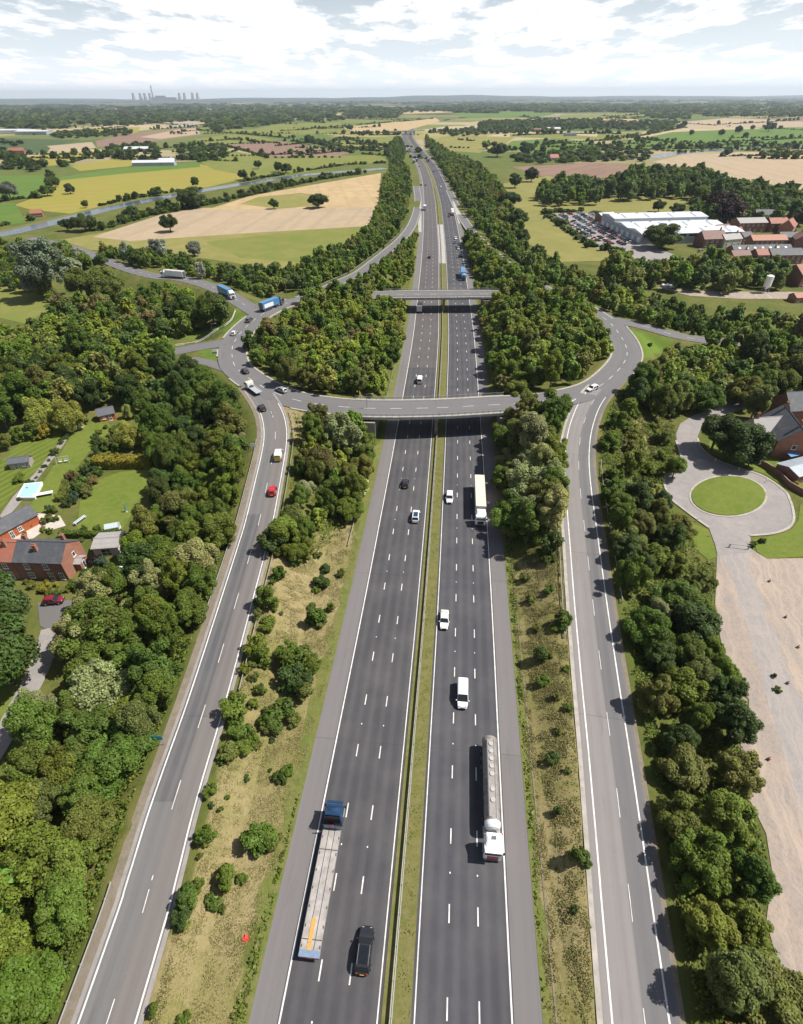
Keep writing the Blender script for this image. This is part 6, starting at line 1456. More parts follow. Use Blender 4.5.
# far hedgerows, copses and woods: one mass each, too many and too small to count
HEDGES = []
def far_line(pts, gap, s, tones=('dark', 'mid', 'dark'), jit=3.0):
    pl = spline([(*G(x, y, 0), 0) for x, y in pts], gap); r = np.random.default_rng(int(pts[0][0]*7+pts[0][1])); out = []
    fine_ = spline([(*G(x, y, 0), 0) for x, y in pts], max(4.5, gap*.42)); ph = r.uniform(0, 6)
    for k, p in enumerate(fine_):
        if math.sin(k*.21+ph) < -.93: continue
        HEDGES.append(dict(x=p[0]+r.normal()*.8, y=p[1]+r.normal()*.8, z=0, s=r.uniform(.42, .75), shape='round', tone=('dark', 'mid', 'dark')[r.integers(3)], sx=r.uniform(1.1, 1.7), sz=r.uniform(.55, 1.0)))
    for p in pl:
        if r.random() < .38: continue
        out.append(dict(x=p[0]+r.normal()*jit, y=p[1]+r.normal()*jit, z=0, s=s*r.uniform(.55, 1.35), shape='round', tone=tones[r.integers(len(tones))], sx=r.uniform(.8, 1.4), sz=r.uniform(.7, 1.2)))
    return out
def far_wood(poly, gap, s, tones=('dark', 'dark', 'mid')):
    r = np.random.default_rng(int(poly[0][0]*3+poly[0][1]*11)); xs, ys = zip(*[G(x, max(y, 98.5), 0) for x, y in poly]); out = []
    nx_ = min(110, max(2, int((max(xs)-min(xs))/gap))); ny_ = min(60, max(2, int((max(ys)-min(ys))/gap)))
    a, b = np.meshgrid(np.linspace(min(xs), max(xs), nx_), np.linspace(min(ys), max(ys), ny_)); a = a.ravel()+r.normal(size=a.size)*gap*.4; b = b.ravel()+r.normal(size=b.size)*gap*.4
    px, py = project(a, b, np.zeros(a.size)); ok = in_poly(px, py, poly)
    for x, y in zip(a[ok], b[ok]): out.append(dict(x=x, y=y, z=0, s=s*r.uniform(.7, 1.3), shape='round', tone=tones[r.integers(len(tones))], sx=r.uniform(1.0, 1.6), sz=r.uniform(.42, .75)))
    return out
mid_ = []
for pts, g, s in [([(92, 231), (130, 221), (150, 214), (180, 207.5), (215, 203), (260, 192.5), (300, 184), (330, 178), (366, 173.5)], 4.5, .82), ([(110, 227), (150, 215.5), (215, 203.5), (290, 186)], 6, .8), ([(100, 206), (150, 195.5), (200, 189)], 17, .6), ([(240, 182), (300, 172)], 15, .6),
                  ([(338, 137.5), (394, 148)], 9, .8), ([(318, 141.5), (350, 148), (394, 153)], 9, .8), ([(356, 134), (376, 133), (398, 133)], 9, 1.2), ([(360, 135.5), (398, 135)], 10, 1.2), ([(218, 144), (245, 151), (268, 158)], 10, .6), ([(268, 158), (340, 157.5)], 30, .7), ([(283, 141), (312, 143), (352, 153)], 12, 1.0),
                  ([(0, 158), (20, 165), (44, 167)], 12, 1.4), ([(50, 175), (51, 190)], 10, .9), ([(62, 167), (70, 163), (100, 155)], 15, 1.1), ([(100, 154), (125, 151), (158, 151)], 10, 1.6), ([(280, 131), (342, 128)], 18, 1.0), ([(240, 134), (275, 137)], 20, 1.0), ([(346, 165), (384, 163)], 8, .8), ([(300, 172), (345, 165)], 10, .8),
                  ([(505, 151), (540, 146), (562, 143)], 12, 1.1), ([(548, 160), (600, 157), (650, 159)], 11, 1.3), ([(618, 150), (680, 149), (725, 148)], 12, 1.5), ([(600, 141), (640, 136), (682, 128)], 14, 1.2), ([(596, 128), (650, 126), (690, 128)], 14, 1.7), ([(505, 136), (560, 134), (620, 134)], 12, 1.7), ([(460, 140), (472, 141)], 6, .7), ([(682, 153), (731, 147.6), (803, 145)], 40, .9), ([(430, 133), (470, 131), (505, 130)], 12, 1.5),
                  ([(200, 162), (240, 150)], 30, .8), ([(0, 202), (20, 199), (40, 198)], 9, .8), ([(0, 226), (30, 221)], 10, .6), ([(600, 214), (560, 212), (545, 214)], 8, .6), ([(548, 216), (575, 236), (592, 246), (620, 254)], 6, .55), ([(690, 203), (720, 198)], 12, 1.5), ([(730, 190), (803, 206)], 12, 1.8)]: mid_ += far_line(pts, g, s)
for poly, g, s in [([(0, 150), (24, 156), (42, 166), (40, 172), (0, 172)], 22, 1.7), ([(110, 147), (155, 144), (160, 155), (112, 156)], 20, 1.5), ([(176, 147), (200, 145), (200, 160), (184, 160)], 20, 1.6), ([(200, 145), (224, 148), (226, 158), (200, 162)], 18, 1.5), ([(0, 140), (22, 142), (20, 146), (0, 146)], 24, 1.6), ([(45, 134.5), (95, 131), (132, 131), (130, 136), (60, 139)], 24, 1.7),
                   ([(480, 122), (600, 120), (600, 128), (560, 131), (500, 134), (478, 135), (478, 128)], 24, 1.8), ([(600, 122), (680, 121), (668, 131), (600, 130)], 26, 1.6), ([(512, 157), (550, 153), (600, 154), (602, 162), (560, 163), (518, 165)], 16, 1.5), ([(560, 150), (600, 148), (652, 152), (650, 162), (602, 162)], 20, 1.5), ([(436, 131), (478, 128), (478, 136), (446, 137)], 22, 1.5)]: mid_ += far_wood(poly, g, s)
rh = np.random.default_rng(31)
for k in range(84):
    x_, y_ = rh.uniform(-20, 800), rh.uniform(114, 162)
    if 395 < x_ < 470 or (380 < x_ < 700 and y_ > 150): continue
    ln = rh.uniform(40, 150); sl_ = rh.uniform(-.1, .1); mid_ += far_line([(x_, y_), (x_+ln*.5, y_+sl_*ln*.5+rh.normal()*.5), (x_+ln, y_+sl_*ln)], 16+ (162-y_)*.35, rh.uniform(.7, 1.5))
mass('hedgerow_trees', mid_, [FAR['round'][0], FAR['broad'][0], FAR['round'][1]] if False else [crown(s, 3.5, .2, 7.0, 7, 130, 1.7, .62) for s in (61, 62, 63)], 'dark hedgerows and copses dividing the farmland')
far_ = []
for poly in [[(-40, 114.5), (200, 114), (200, 121), (120, 125.5), (-40, 124)], [(-40, 126), (60, 124), (80, 128), (-40, 131)], [(200, 112), (335, 112), (335, 118), (200, 120)], [(200, 121), (290, 118.5), (290, 122), (216, 133)], [(350, 110.5), (402, 111), (400, 118), (340, 119)], [(690, 107), (850, 107), (850, 116.5), (700, 116.5)], [(460, 107), (560, 106), (560, 109.5), (470, 110)], [(300, 119), (345, 118), (345, 121), (300, 122)], [(640, 112), (690, 113), (690, 120), (650, 118)], [(560, 107), (690, 106.5), (690, 111.5), (560, 112)]]: far_ += far_wood(poly, 42, 2.6, ('dark', 'dark', 'mid'))
r_ = np.random.default_rng(77)
for k in range(300):
    y = 98.6+(r_.random()**1.2)*14.5; x = r_.uniform(-60, 860); ln = r_.uniform(15, 90); X0, Y0 = G(x, y, 0); X1, Y1 = G(x+ln, y+r_.normal()*.25, 0)
    if Y1 > 24000 or Y1 < 0: continue
    m = int(r_.integers(14, 34)); sc_ = max(2.2, min(6, Y0/1600))
    for q in np.linspace(0, 1, m):
        if r_.random() < .2: continue
        far_.append(dict(x=X0+(X1-X0)*q+r_.normal()*25, y=Y0+(Y1-Y0)*q+r_.normal()*Y0*.006, z=0, s=sc_*r_.uniform(.6, 1.3), shape='round', tone=('dark', 'dark', 'mid')[r_.integers(3)], sx=r_.uniform(1, 1.8), sz=r_.uniform(.35, .7)*2.2/sc_*1.6))
mass('field_hedges', HEDGES, [crown(s, 3.5, .1, 6.0, 5, 56, 2.2, .62) for s in (71, 72, 73)], 'long low hedgerows lining the field edges')
mass('distant_woods', far_, TINY, 'far off blue green woods fading toward the horizon')
# pale specks of far buildings
for k in range(46):
    y = 100.5+r_.random()*11; x = r_.uniform(0, 803); X0, Y0 = G(x, y, 0); w = r_.uniform(25, 90)
    o = gable_house('distant_building', (X0, Y0, 0), r_.uniform(-.4, .4), w, w*.35, 8, 12, 'white_sheet' if k % 3 else 'render', 'white_sheet' if k % 2 else 'red_tile', 'pale speck of a building among the far off woods', 'building', group='distant buildings on the plain') if False else MB().box((0, 0, 5), (w, w*.35, 10)).prism([(-w*.52, 10.01), (w*.52, 10.01), (w*.5, 11), (0, 13), (-w*.5, 11)], -w*.18, w*.18).build('distant_building', MT['white_sheet'] if k % 3 else MT['stubble'])
    o.location = (X0, Y0, 0); tag(o, 'pale speck of a building among the far off woods', 'building', 'distant buildings on the plain')

# undergrowth below the belts and weeds on the banks
def cover(name, polys, n, size, tones, label, zr=(.05, 1.1), upright=False, cat='undergrowth', seed=0, gap=.6, lump=.35):
    rng = np.random.default_rng(seed); Q = []; T = []; Cc = []
    for poly, m in zip(polys, n):
        xs, ys = zip(*[G(x, y, 2) for x, y in poly]); P = np.column_stack([rng.uniform(min(xs), max(xs), m*4), rng.uniform(min(ys), max(ys), m*4)])
        px, py = project(P[:, 0], P[:, 1], np.full(len(P), 2.0)); P = P[in_poly(px, py, poly)]; P = P[:int(m*1.9)]
        ok = (road_gap(P[:, 0], P[:, 1]) > gap) if gap > -50 else (np.abs(mw_off(P[:, 0], P[:, 1])[0]) < 1.55); P = P[ok]; z = np.maximum(height(P[:, 0], P[:, 1]), 0)
        cl = value_noise(P*lump*1.3, seed)*1.6+value_noise(P*lump*4+9, seed+3)*1.0; keep = rng.random(len(P)) < np.clip(.45+.35*cl, .05, 1)
        P = P[keep][:m]; z = z[keep][:m]; cl = cl[keep][:m]; k = len(P)
        hh = rng.uniform(*zr, k)*np.clip(.7+.4*cl, .2, 1.5); C = np.column_stack([P, z+hh])
        nr = rng.normal(size=(k, 3))*(np.array([1, 1, .25]) if upright else np.array([.6, .6, .4]))+(0 if upright else np.array([0, 0, 1.1])); nr /= np.linalg.norm(nr, axis=1, keepdims=True)
        Q.append(quads_from(C, nr, size*rng.uniform(.5, 1.4, k), rng, .45 if upright else .62)); T.append(np.clip(.5+rng.normal(size=k)*.2, 0, 1))
        names = list(tones); w = np.array([tones[q] for q in names]); w = w/w.sum(); Cc.append(np.array([TONES[q] if q in TONES else q for q in names])[rng.choice(len(names), k, p=w)])
    me = quad_mesh(name, np.concatenate(Q), np.concatenate(T), MT['leaf_mass'], np.concatenate(Cc))
    tag(link(bpy.data.objects.new(name, me)), label, cat, kind='stuff')
TONES['straw'] = (.35, .285, .15); TONES['hay'] = (.25, .21, .09)
BELT1 = [(-60, 1080), (60, 1080), (100, 905), (122, 850), (144, 790), (156, 757), (182, 700), (200, 630), (225, 560), (240, 500), (246, 460), (240, 420), (212, 420), (176, 468), (155, 500), (128, 556), (92, 604), (70, 640), (60, 700), (-60, 850)]
BELT2 = [(594, 440), (620, 405), (650, 410), (676, 440), (664, 470), (668, 500), (700, 540), (715, 600), (728, 680), (745, 740), (755, 800), (770, 860), (770, 920), (800, 990), (830, 1080), (684, 1080), (664, 940), (646, 830), (630, 730), (614, 640), (602, 560), (594, 490)]
ISL1 = [(243, 352), (246, 338), (262, 326), (290, 311), (330, 300), (380, 300), (406, 310), (402, 350), (392, 396), (330, 396), (290, 382), (262, 366)]
ISL2 = [(478, 300), (540, 298), (600, 325), (615, 345), (612, 356), (588, 376), (550, 392), (500, 396), (486, 380)]
CL1 = [(285, 420), (330, 410), (378, 430), (378, 460), (352, 515), (310, 555), (270, 560), (280, 500)]
CL2 = [(500, 420), (530, 405), (566, 412), (563, 540), (515, 545), (503, 500)]
cover('undergrowth', [BELT1, BELT2, ISL1, ISL2, CL1, CL2], [60000, 56000, 26000, 26000, 12000, 12000], .3, dict(mid=.45, bright=.25, olive=.2, dark=.1), 'low leafy undergrowth beneath the tree belts', seed=1, gap=1.7)
VG1 = [(330, 700), (360, 560), (380, 470), (394, 470), (376, 560), (345, 690), (305, 800), (252, 1060), (215, 1060), (255, 930), (290, 810)]
VG2 = [(500, 500), (512, 500), (520, 640), (535, 800), (552, 1060), (534, 1060), (520, 800), (508, 640)]
cover('weeds', [DRY[0]], [80000], .115, dict(straw=.46, hay=.26, olive=.12, bright=.16), 'dry straw coloured grass tufts and weeds on the bank', (.01, .10), False, 'weeds', seed=2, gap=.4, lump=.5)
cover('weeds', [[(508, 540), (560, 545), (574, 640), (588, 760), (598, 900), (604, 1060), (546, 1060), (533, 900), (523, 760)]], [64000], .13, dict(straw=.10, hay=.42, olive=.22, mid=.06, brown=.20), 'brown and green weeds on the scrubby bank', (.01, .16), False, 'weeds', seed=3, gap=.4, lump=.5)
cover('verge_grass', [VG1, VG2], [22000, 11000], .27, dict(bright=.45, mid=.3, hay=.13, dark=.12), 'lush green grass along the hard shoulders', (.04, .4), False, 'grass', seed=5, gap=.15, lump=.6)
cover('median_grass', [[(394, 1060), (380, 1060), (400, 900), (422, 600), (436, 440), (446, 440), (441, 560), (434, 700), (424, 860), (414, 1060)]], [12000], .13, dict(bright=.24, olive=.3, hay=.32, mid=.14), 'short yellowing grass on the central strip', (.03, .16), False, 'grass', seed=6, gap=-99, lump=.7)

cover('scrub', [[(700, 556), (719, 556), (719, 606), (728, 652), (716, 656), (734, 676), (752, 698), (750, 740), (754, 802), (770, 836), (777, 875), (770, 922), (782, 962), (800, 992), (803, 1040), (780, 1000), (764, 950), (760, 880), (748, 820), (738, 740), (728, 690), (712, 640)]], [22000], .28, dict(mid=.35, olive=.3, hay=.2, bright=.15), 'scrubby weeds along the edge of the gravel yard', (.02, .5), False, 'weeds', seed=8, gap=2, lump=.8)
cover('scrub', [[(604, 480), (606, 440), (612, 405), (640, 400), (672, 410), (678, 424), (676, 445), (680, 460), (664, 474), (660, 490), (640, 480)]], [16000], .3, dict(bright=.4, olive=.25, hay=.2, mid=.15), 'rough grass and brambles in the gap above the entry slip road belt', (.02, .6), False, 'weeds', seed=9, gap=.8, lump=.6)
# ------------------------------------------------------------------ vehicles
CARS = dict(hatch=dict(l=4.15, w=1.78, h=1.48, belt=.92, hood=.84, xb=(-1.95, 1.05), xt=(-1.45, .28)), saloon=dict(l=4.7, w=1.82, h=1.44, belt=.92, hood=.82, xb=(-1.75, 1.1), xt=(-1.05, .35)),
            estate=dict(l=4.75, w=1.84, h=1.5, belt=.93, hood=.84, xb=(-2.25, 1.15), xt=(-1.85, .4)), suv=dict(l=4.75, w=1.92, h=1.72, belt=1.08, hood=1.02, xb=(-2.2, 1.1), xt=(-1.8, .35)),
            van=dict(l=5.3, w=1.98, h=2.02, belt=1.15, hood=1.1, xb=(-2.55, 1.75), xt=(-2.48, .85)))
WHEEL = {}
def wheel_mesh(r, w):
    if (r, w) not in WHEEL:
        t = MB().tube((0, -w/2, 0), (0, w/2, 0), r, n=18).mesh('wheel', MT['rubber'], bevel=.025, smooth=True)
        k = MB().tube((0, -w/2-.012, 0), (0, w/2+.012, 0), r*.6, n=14).mesh('rim', MT['rim'])
        WHEEL[(r, w)] = (t, k)
    return WHEEL[(r, w)]
def add_wheel(root, x, y, r=.33, w=.22):
    t, k = wheel_mesh(r, w); a = link(bpy.data.objects.new('wheel', t), root); a.location = (x, y, r); link(bpy.data.objects.new('rim', k), a)
def pane(name, q, root, inset=.09, out=.012, m='glass', top=None):
    q = [Vector(p) for p in q]; c = sum(q, Vector())/4; n = (q[1]-q[0]).cross(q[2]-q[0]).normalized()
    if n.dot(c-Vector((0, 0, .8))) < 0: n = -n
    P = []
    for p in q:
        d = c-p; P.append(p+d*(inset/max(d.length, .01))*1.3+n*out)
    return MB().face_build(name, P, m, root)
def _fb(s, name, P, m, root):
    s.face(P); return s.build(name, MT[m], root)
MB.face_build = _fb
def body_mb(d):
    l, hw, b = d['l']/2, d['w']/2, d['belt']
    mb = MB(); mb.prism([(-l+.12, .24), (-l, .45), (-l+.03, .78), (-l+.12, b), (d['xb'][1]+.05, b), (l-.35, d['hood']-.1), (l-.06, .62), (l, .42), (l-.12, .24)], -hw, hw)
    def tp(x): e = max(0, abs(x)-l+1.0)/1.0; return 1-(.25 if x > 0 else .16)*e*e
    mb.v = [(x, y*tp(x)*(.97 if z > b-.15 else 1), z) for x, y, z in mb.v]
    return mb
def cab_pts(d):
    hw = d['w']/2; wb, wt = hw*.95, hw*(.80 if d['h'] < 1.9 else .86); x0, x1 = d['xb']; u0, u1 = d['xt']; b, h = d['belt']-.01, d['h']
    return [(x0, -wb, b), (x1, -wb, b), (x1, wb, b), (x0, wb, b), (u0, -wt, h), (u1, -wt, h), (u1, wt, h), (u0, wt, h)]
def car(loc, rz, kind, paint, label, roof_glass=False, group=None, rails=False, name='car', cat='car', rear_mark=None, side_blank=False):
    d = CARS[kind]; r = empty(name, loc, rz, label, cat, group); l, hw = d['l']/2, d['w']/2; m = MT['car_'+paint]
    body_mb(d).build('body', m, r, bevel=.15, seg=4, smooth=True)
    c = cab_pts(d); mb = MB(); mb.v = list(c)
    for f in ((4, 5, 6, 7), (0, 1, 5, 4), (1, 2, 6, 5), (2, 3, 7, 6), (3, 0, 4, 7)): mb.f.append(f); mb.m.append(0); mb.uv += [(0, 0)]*4
    mb.build('cabin', m, r, bevel=.10, seg=3, smooth=True)
    pane('windscreen', [c[1], c[2], c[6], c[5]], r, .06, .02); pane('rear_window', [c[3], c[0], c[4], c[7]], r, .12, .02)
    for a, b_ in ((0, 1), (3, 2)):
        P0, P1, T0, T1 = Vector(c[a]), Vector(c[b_]), Vector(c[a+4]), Vector(c[b_+4])
        for k0, k1 in (((.1, .5), (.53, .93)) if not side_blank else ((.66, .95),)):
            q = [P0.lerp(P1, k0), P0.lerp(P1, k1), T0.lerp(T1, k1), T0.lerp(T1, k0)]; pane('side_window', q, r, .055, .02)
        MB().box((d['xb'][1]-.2, (-1 if a == 0 else 1)*(hw+.08), d['belt']+.06), (.16, .2, .14)).build('wing_mirror', m, r, bevel=.03)
    for x in (-l+.82, l-.85):
        for s in (-1, 1): add_wheel(r, x, s*(hw-.09))
    for s in (-1, 1):
        MB().box((l-.27, s*(hw-.46), (.52+d['hood'])/2), (.16, .34, .12)).build('headlight', MT['lamp'], r, bevel=.03)
        MB().box((-l+.05, s*(hw-.33), d['belt']-.2), (.1, .24, .2)).build('tail_light', MT['red_lamp'], r, bevel=.02)
    MB().box((l-.03, 0, .5), (.08, .9, .2)).build('grille', MT['black'], r)
    MB().box((-l-.005, 0, .6), (.03, .52, .11)).build('number_plate', MT['plate'], r)
    if roof_glass: MB().box(((d['xt'][0]+d['xt'][1])/2, 0, d['h']+.008), (d['xt'][1]-d['xt'][0]-.35, hw*1.15, .012)).build('sunroof', plain('blue_roof_glass', (.02, .05, .10) if paint == 'white' else (.012, .014, .018), .12), r)
    if rails:
        for s in (-1, 1): MB().tube((d['xt'][0]+.15, s*hw*.7, d['h']+.05), (d['xt'][1]-.1, s*hw*.7, d['h']+.05), .03, n=6).build('roof_rail', MT['rim'], r)
    if rear_mark: MB().box((-l-.01, 0, 1.1), (.02, hw*1.7, 1.2)).build('rear_panel', MT['plate'], r)
    return r
FARCAR = {}
def far_car(loc, rz, kind, paint, label, group=None, cat='car'):
    """cars of a few pixels: body, cabin and window band in one mesh"""
    if (kind, paint) not in FARCAR:
        d = CARS[kind]; mb = body_mb(d); c = cab_pts(d); i = len(mb.v); mb.v += c
        for f in ((4, 5, 6, 7), (0, 1, 5, 4), (1, 2, 6, 5), (2, 3, 7, 6), (3, 0, 4, 7)):
            mb.f.append(tuple(i+q for q in f)); mb.m.append(0 if f == (4, 5, 6, 7) else 1); mb.uv += [(0, 0)]*4
        for x in (-d['l']/2+.8, d['l']/2-.85):
            for s in (-1, 1): mb.tube((x, s*(d['w']/2-.2), .33), (x, s*(d['w']/2+.01), .33), .33, n=10, m=2)
        FARCAR[(kind, paint)] = mb.mesh('car', [MT['car_'+paint], MT['glass'], MT['rubber']])
    o = link(bpy.data.objects.new('car', FARCAR[(kind, paint)])); o.location = loc; o.rotation_euler = (0, 0, rz); return tag(o, label, cat, group)

def lorry(front, rz, label, cab, trailer, colour, length=16.3, name='lorry', visor=None, low=False):
    """articulated lorry; local x forward with the bumper at 0"""
    r = empty(name, front, rz, label, 'lorry'); W_ = 1.25; cm = MT['car_'+cab]
    MB().prism([(-2.25, .55), (-2.25, 3.0), (-.28, 3.0), (-.1, 2.2), (0, 1.9), (0, .45), (-.3, .38)], -W_, W_).build('cab', cm, r, bevel=.09, seg=3, smooth=True)
    df = MB(); df.v = [(-2.2, -1.15, 3.0), (-.55, -1.1, 3.0), (-.55, 1.1, 3.0), (-2.2, 1.15, 3.0), (-2.1, -1.05, 3.85), (-1.15, -.85, 3.55), (-1.15, .85, 3.55), (-2.1, 1.05, 3.85)]
    for f in ((4, 5, 6, 7), (0, 1, 5, 4), (1, 2, 6, 5), (2, 3, 7, 6), (3, 0, 4, 7)): df.f.append(f); df.m.append(0); df.uv += [(0, 0)]*4
    df.build('wind_deflector', cm, r, bevel=.08, seg=2, smooth=True)
    if trailer == 'tank': MB().box((-1.62, 0, 3.71), (.6, .62, .05), ).build('roof_hatch', MT['car_grey'], r)
    if trailer == 'flatbed':
        MB().box((-2.27, 0, 2.9), (.03, 2.2, 1.7)).build('shaded_opening', MT['black'], r)  # black sheet paints the shade inside the deflector's open back
        MB().box((-2.5, .3, 1.5), (.3, .8, .35)).build('air_lines', MT['red_lamp'], r)
    ws = MB(); ws.face([(-.105+.012, -1.1, 2.17), (-.105+.012, 1.1, 2.17), (-.27+.012, 1.05, 2.9), (-.27+.012, -1.05, 2.9)]); ws.face([(.012, -1.12, 1.93), (.012, 1.12, 1.93), (-.09, 1.1, 2.17), (-.09, -1.1, 2.17)]); ws.build('windscreen', MT['glass'], r)
    MB().box((-.02, 0, 3.03), (.36, 2.3, .12)).build('sun_visor', MT['car_'+cab], r, bevel=.03)
    MB().box((.0, 0, 1.2), (.06, 1.5, .8)).build('grille', MT['black' if visor is None else 'car_'+visor], r)
    MB().box((.03, 0, .55), (.12, 2.4, .34)).build('bumper', MT['car_grey'], r, bevel=.04)
    for s in (-1, 1):
        MB().box((.05, s*.95, .66), (.1, .42, .2)).build('headlight', MT['lamp'], r, bevel=.03)
        MB().box((-.2, s*1.42, 2.2), (.16, .22, .62)).build('wing_mirror', MT['black'], r, bevel=.03)
        MB().face_build('side_window', [(-1.35, s*(W_+.012), 1.95), (-.35, s*(W_+.012), 1.95), (-.42, s*(W_+.012), 2.75), (-1.35, s*(W_+.012), 2.75)], 'glass', r)
        MB().box((-3.4, s*.95, .75), (1.2, .5, .55)).build('fuel_tank', MT['rim'], r, bevel=.06)
        for x in (-1.35, -5.0): add_wheel(r, x, s*1.02, .5, .34)
        for x in (-length+1.3, -length+2.6, -length+3.9): add_wheel(r, x, s*1.02, .5, .36)
        MB().box((-length+.03, s*.95, .95), (.06, .35, .16)).build('tail_light', MT['red_lamp'], r)
    MB().box((-length/2-1, 0, .82), (length-3.2, .9, .28)).build('chassis', MT['chassis'], r)
    t0, t1 = -2.95, -length; L_ = t0-t1; xc = (t0+t1)/2
    if trailer == 'flatbed':
        bed = MB(); bed.box((xc, 0, 1.22), (L_, 2.5, .16)); b = bed.build('bed', MT['timber'], r)
        for y in (-.42, .42): MB().box((xc, y, 1.31), (L_-.1, .07, .02)).build('bed_rail', MT['car_blue'], b)
        for q in range(1, 3): MB().box((t0-L_*(.18 if q == 1 else .88), 0, 1.312), (.1, 2.44, .02)).build('cross_rail', MT['chassis'], b)
        for s in (-1, 1):
            MB().box((xc, s*1.27, 1.2), (L_, .06, .2)).build('side_rail', MT['rim'], b)
            for q in range(7): MB().box((t0-L_*(q+.5)/7, s*1.12, 1.315), (.3, .12, .03)).build('strap_ring', MT['chassis'], b)
        MB().box((t1+2.6, .2, 1.33), (2.4, .5, .07)).box((t1+.85, .2, 1.33), (.9, .5, .07)).build('loose_board', MT['orange_timber'], b)
        MB().box((t1+.3, 0, 1.25), (.7, 2.52, .24)).build('tail_section', MT['car_lightblue'] if False else plain('worn_blue_steel', (.16, .22, .32), .7), r)
        MB().box((t1-.02, 0, .95), (.08, 2.4, .25)).build('rear_bar', MT['litter_red'], r); MB().box((t1-.07, 0, .98), (.02, .5, .14)).build('number_plate', MT['plate'], r)
        MB().box((t0+.05, 0, 1.9), (.08, 2.45, 1.25)).build('headboard', MT['car_blue'], r)
    elif trailer == 'tank':
        tb = MB(); n = 22; a0, a1 = t0-.5, t1+.25
        ring_ = lambda x, k: [(x, 1.14*k*math.cos(2*PI*i/n), 2.3+1.12*k*math.sin(2*PI*i/n)) for i in range(n)]
        secs = [(a0-.5, 1.0), (a1+.1, 1.0), (a1-.15, .8), (a1-.22, .4)]
        for (x, k), (x2, k2) in zip(secs[:-1], secs[1:]):
            A, B = ring_(x, k), ring_(x2, k2)
            for i in range(n): tb.face([A[i], A[(i+1) % n], B[(i+1) % n], B[i]])
        tk = tb.build('tank', plain('dusty_tank_steel', (.205, .19, .175), .6, .1, var=.3, scale=.9), r, smooth=True)
        cb_ = MB(); S2 = [(a0-.5, 1.0), (a0+.05, .97), (a0+.35, .78), (a0+.5, .4), (a0+.53, .02)]
        for (x, k), (x2, k2) in zip(S2[:-1], S2[1:]):
            A, B = ring_(x, k), ring_(x2, k2)
            for i in range(n): cb_.face([A[i], A[(i+1) % n], B[(i+1) % n], B[i]])
        cb_.build('tank_end', MT['car_white'], r, smooth=True)
        MB().box((xc-.2, -.0, 3.43), (L_-2.2, .9, .04)).build('walkway', plain('dusty_walkway', (.27, .25, .23), .8), tk)
        for s in (-1, 1): MB().box((xc-.2, s*.52, 3.48), (L_-2.2, .05, .14)).build('walkway_rail', MT['rim'], tk)
        for q in (.07, .17, .27, .37, .47, .66, .79): MB().tube((a1+(a0-a1)*(1-q) if False else a1+.6+(a0-a1-1.2)*q, .08, 3.42), (a1+.6+(a0-a1-1.2)*q, .08, 3.6), .34, n=16).build('hatch_lid', plain('pale_hatch', (.38, .36, .34), .6), tk)
        for q in range(9): MB().tube((a1+.7+(a0-a1-1.6)*q/8, 0, 2.3), (a1+.78+(a0-a1-1.6)*q/8, 0, 2.3), 1.165, n=24, cap=False).build('band', MT['steel'], tk)
        for s in (-1, 1): MB().box((xc-1, s*1.15, 1.2), (L_*.5, .12, .5)).build('side_skirt', MT['chassis'], r)
        MB().box((-2.35, -1.15 if False else 1.2, 2.1), (.25, .15, 1.8)).build('cab_side_fairing', MT['litter_red'], r)
    else:
        h = 2.75 if not low else 2.2
        MB().box((xc, 0, 1.2+h/2), (L_, 2.52, h)).build('box_body', MT['car_'+colour], r, bevel=.05)
        MB().box((xc, 0, 1.2+h+.012), (L_-.08, 2.46, .03)).build('roof_panel', MT['car_'+('cream' if colour in ('cream', 'white') else colour)], r)
        if trailer == 'curtain':
            for s in (-1, 1):
                MB().box((xc-1.5, s*1.27, 1.2+h*.42), (L_-5, .02, h*.6)).build('side_panel', MT['car_white'], r)
        MB().box((t1-.015, 0, 1.2+h/2), (.03, 2.2, h-.3)).build('rear_door', MT['car_grey'], r)
        for s in (-1, 1): MB().box((xc-2, s*1.2, .75), (L_*.55, .05, .5)).build('side_skirt', MT['chassis'], r)
    return r
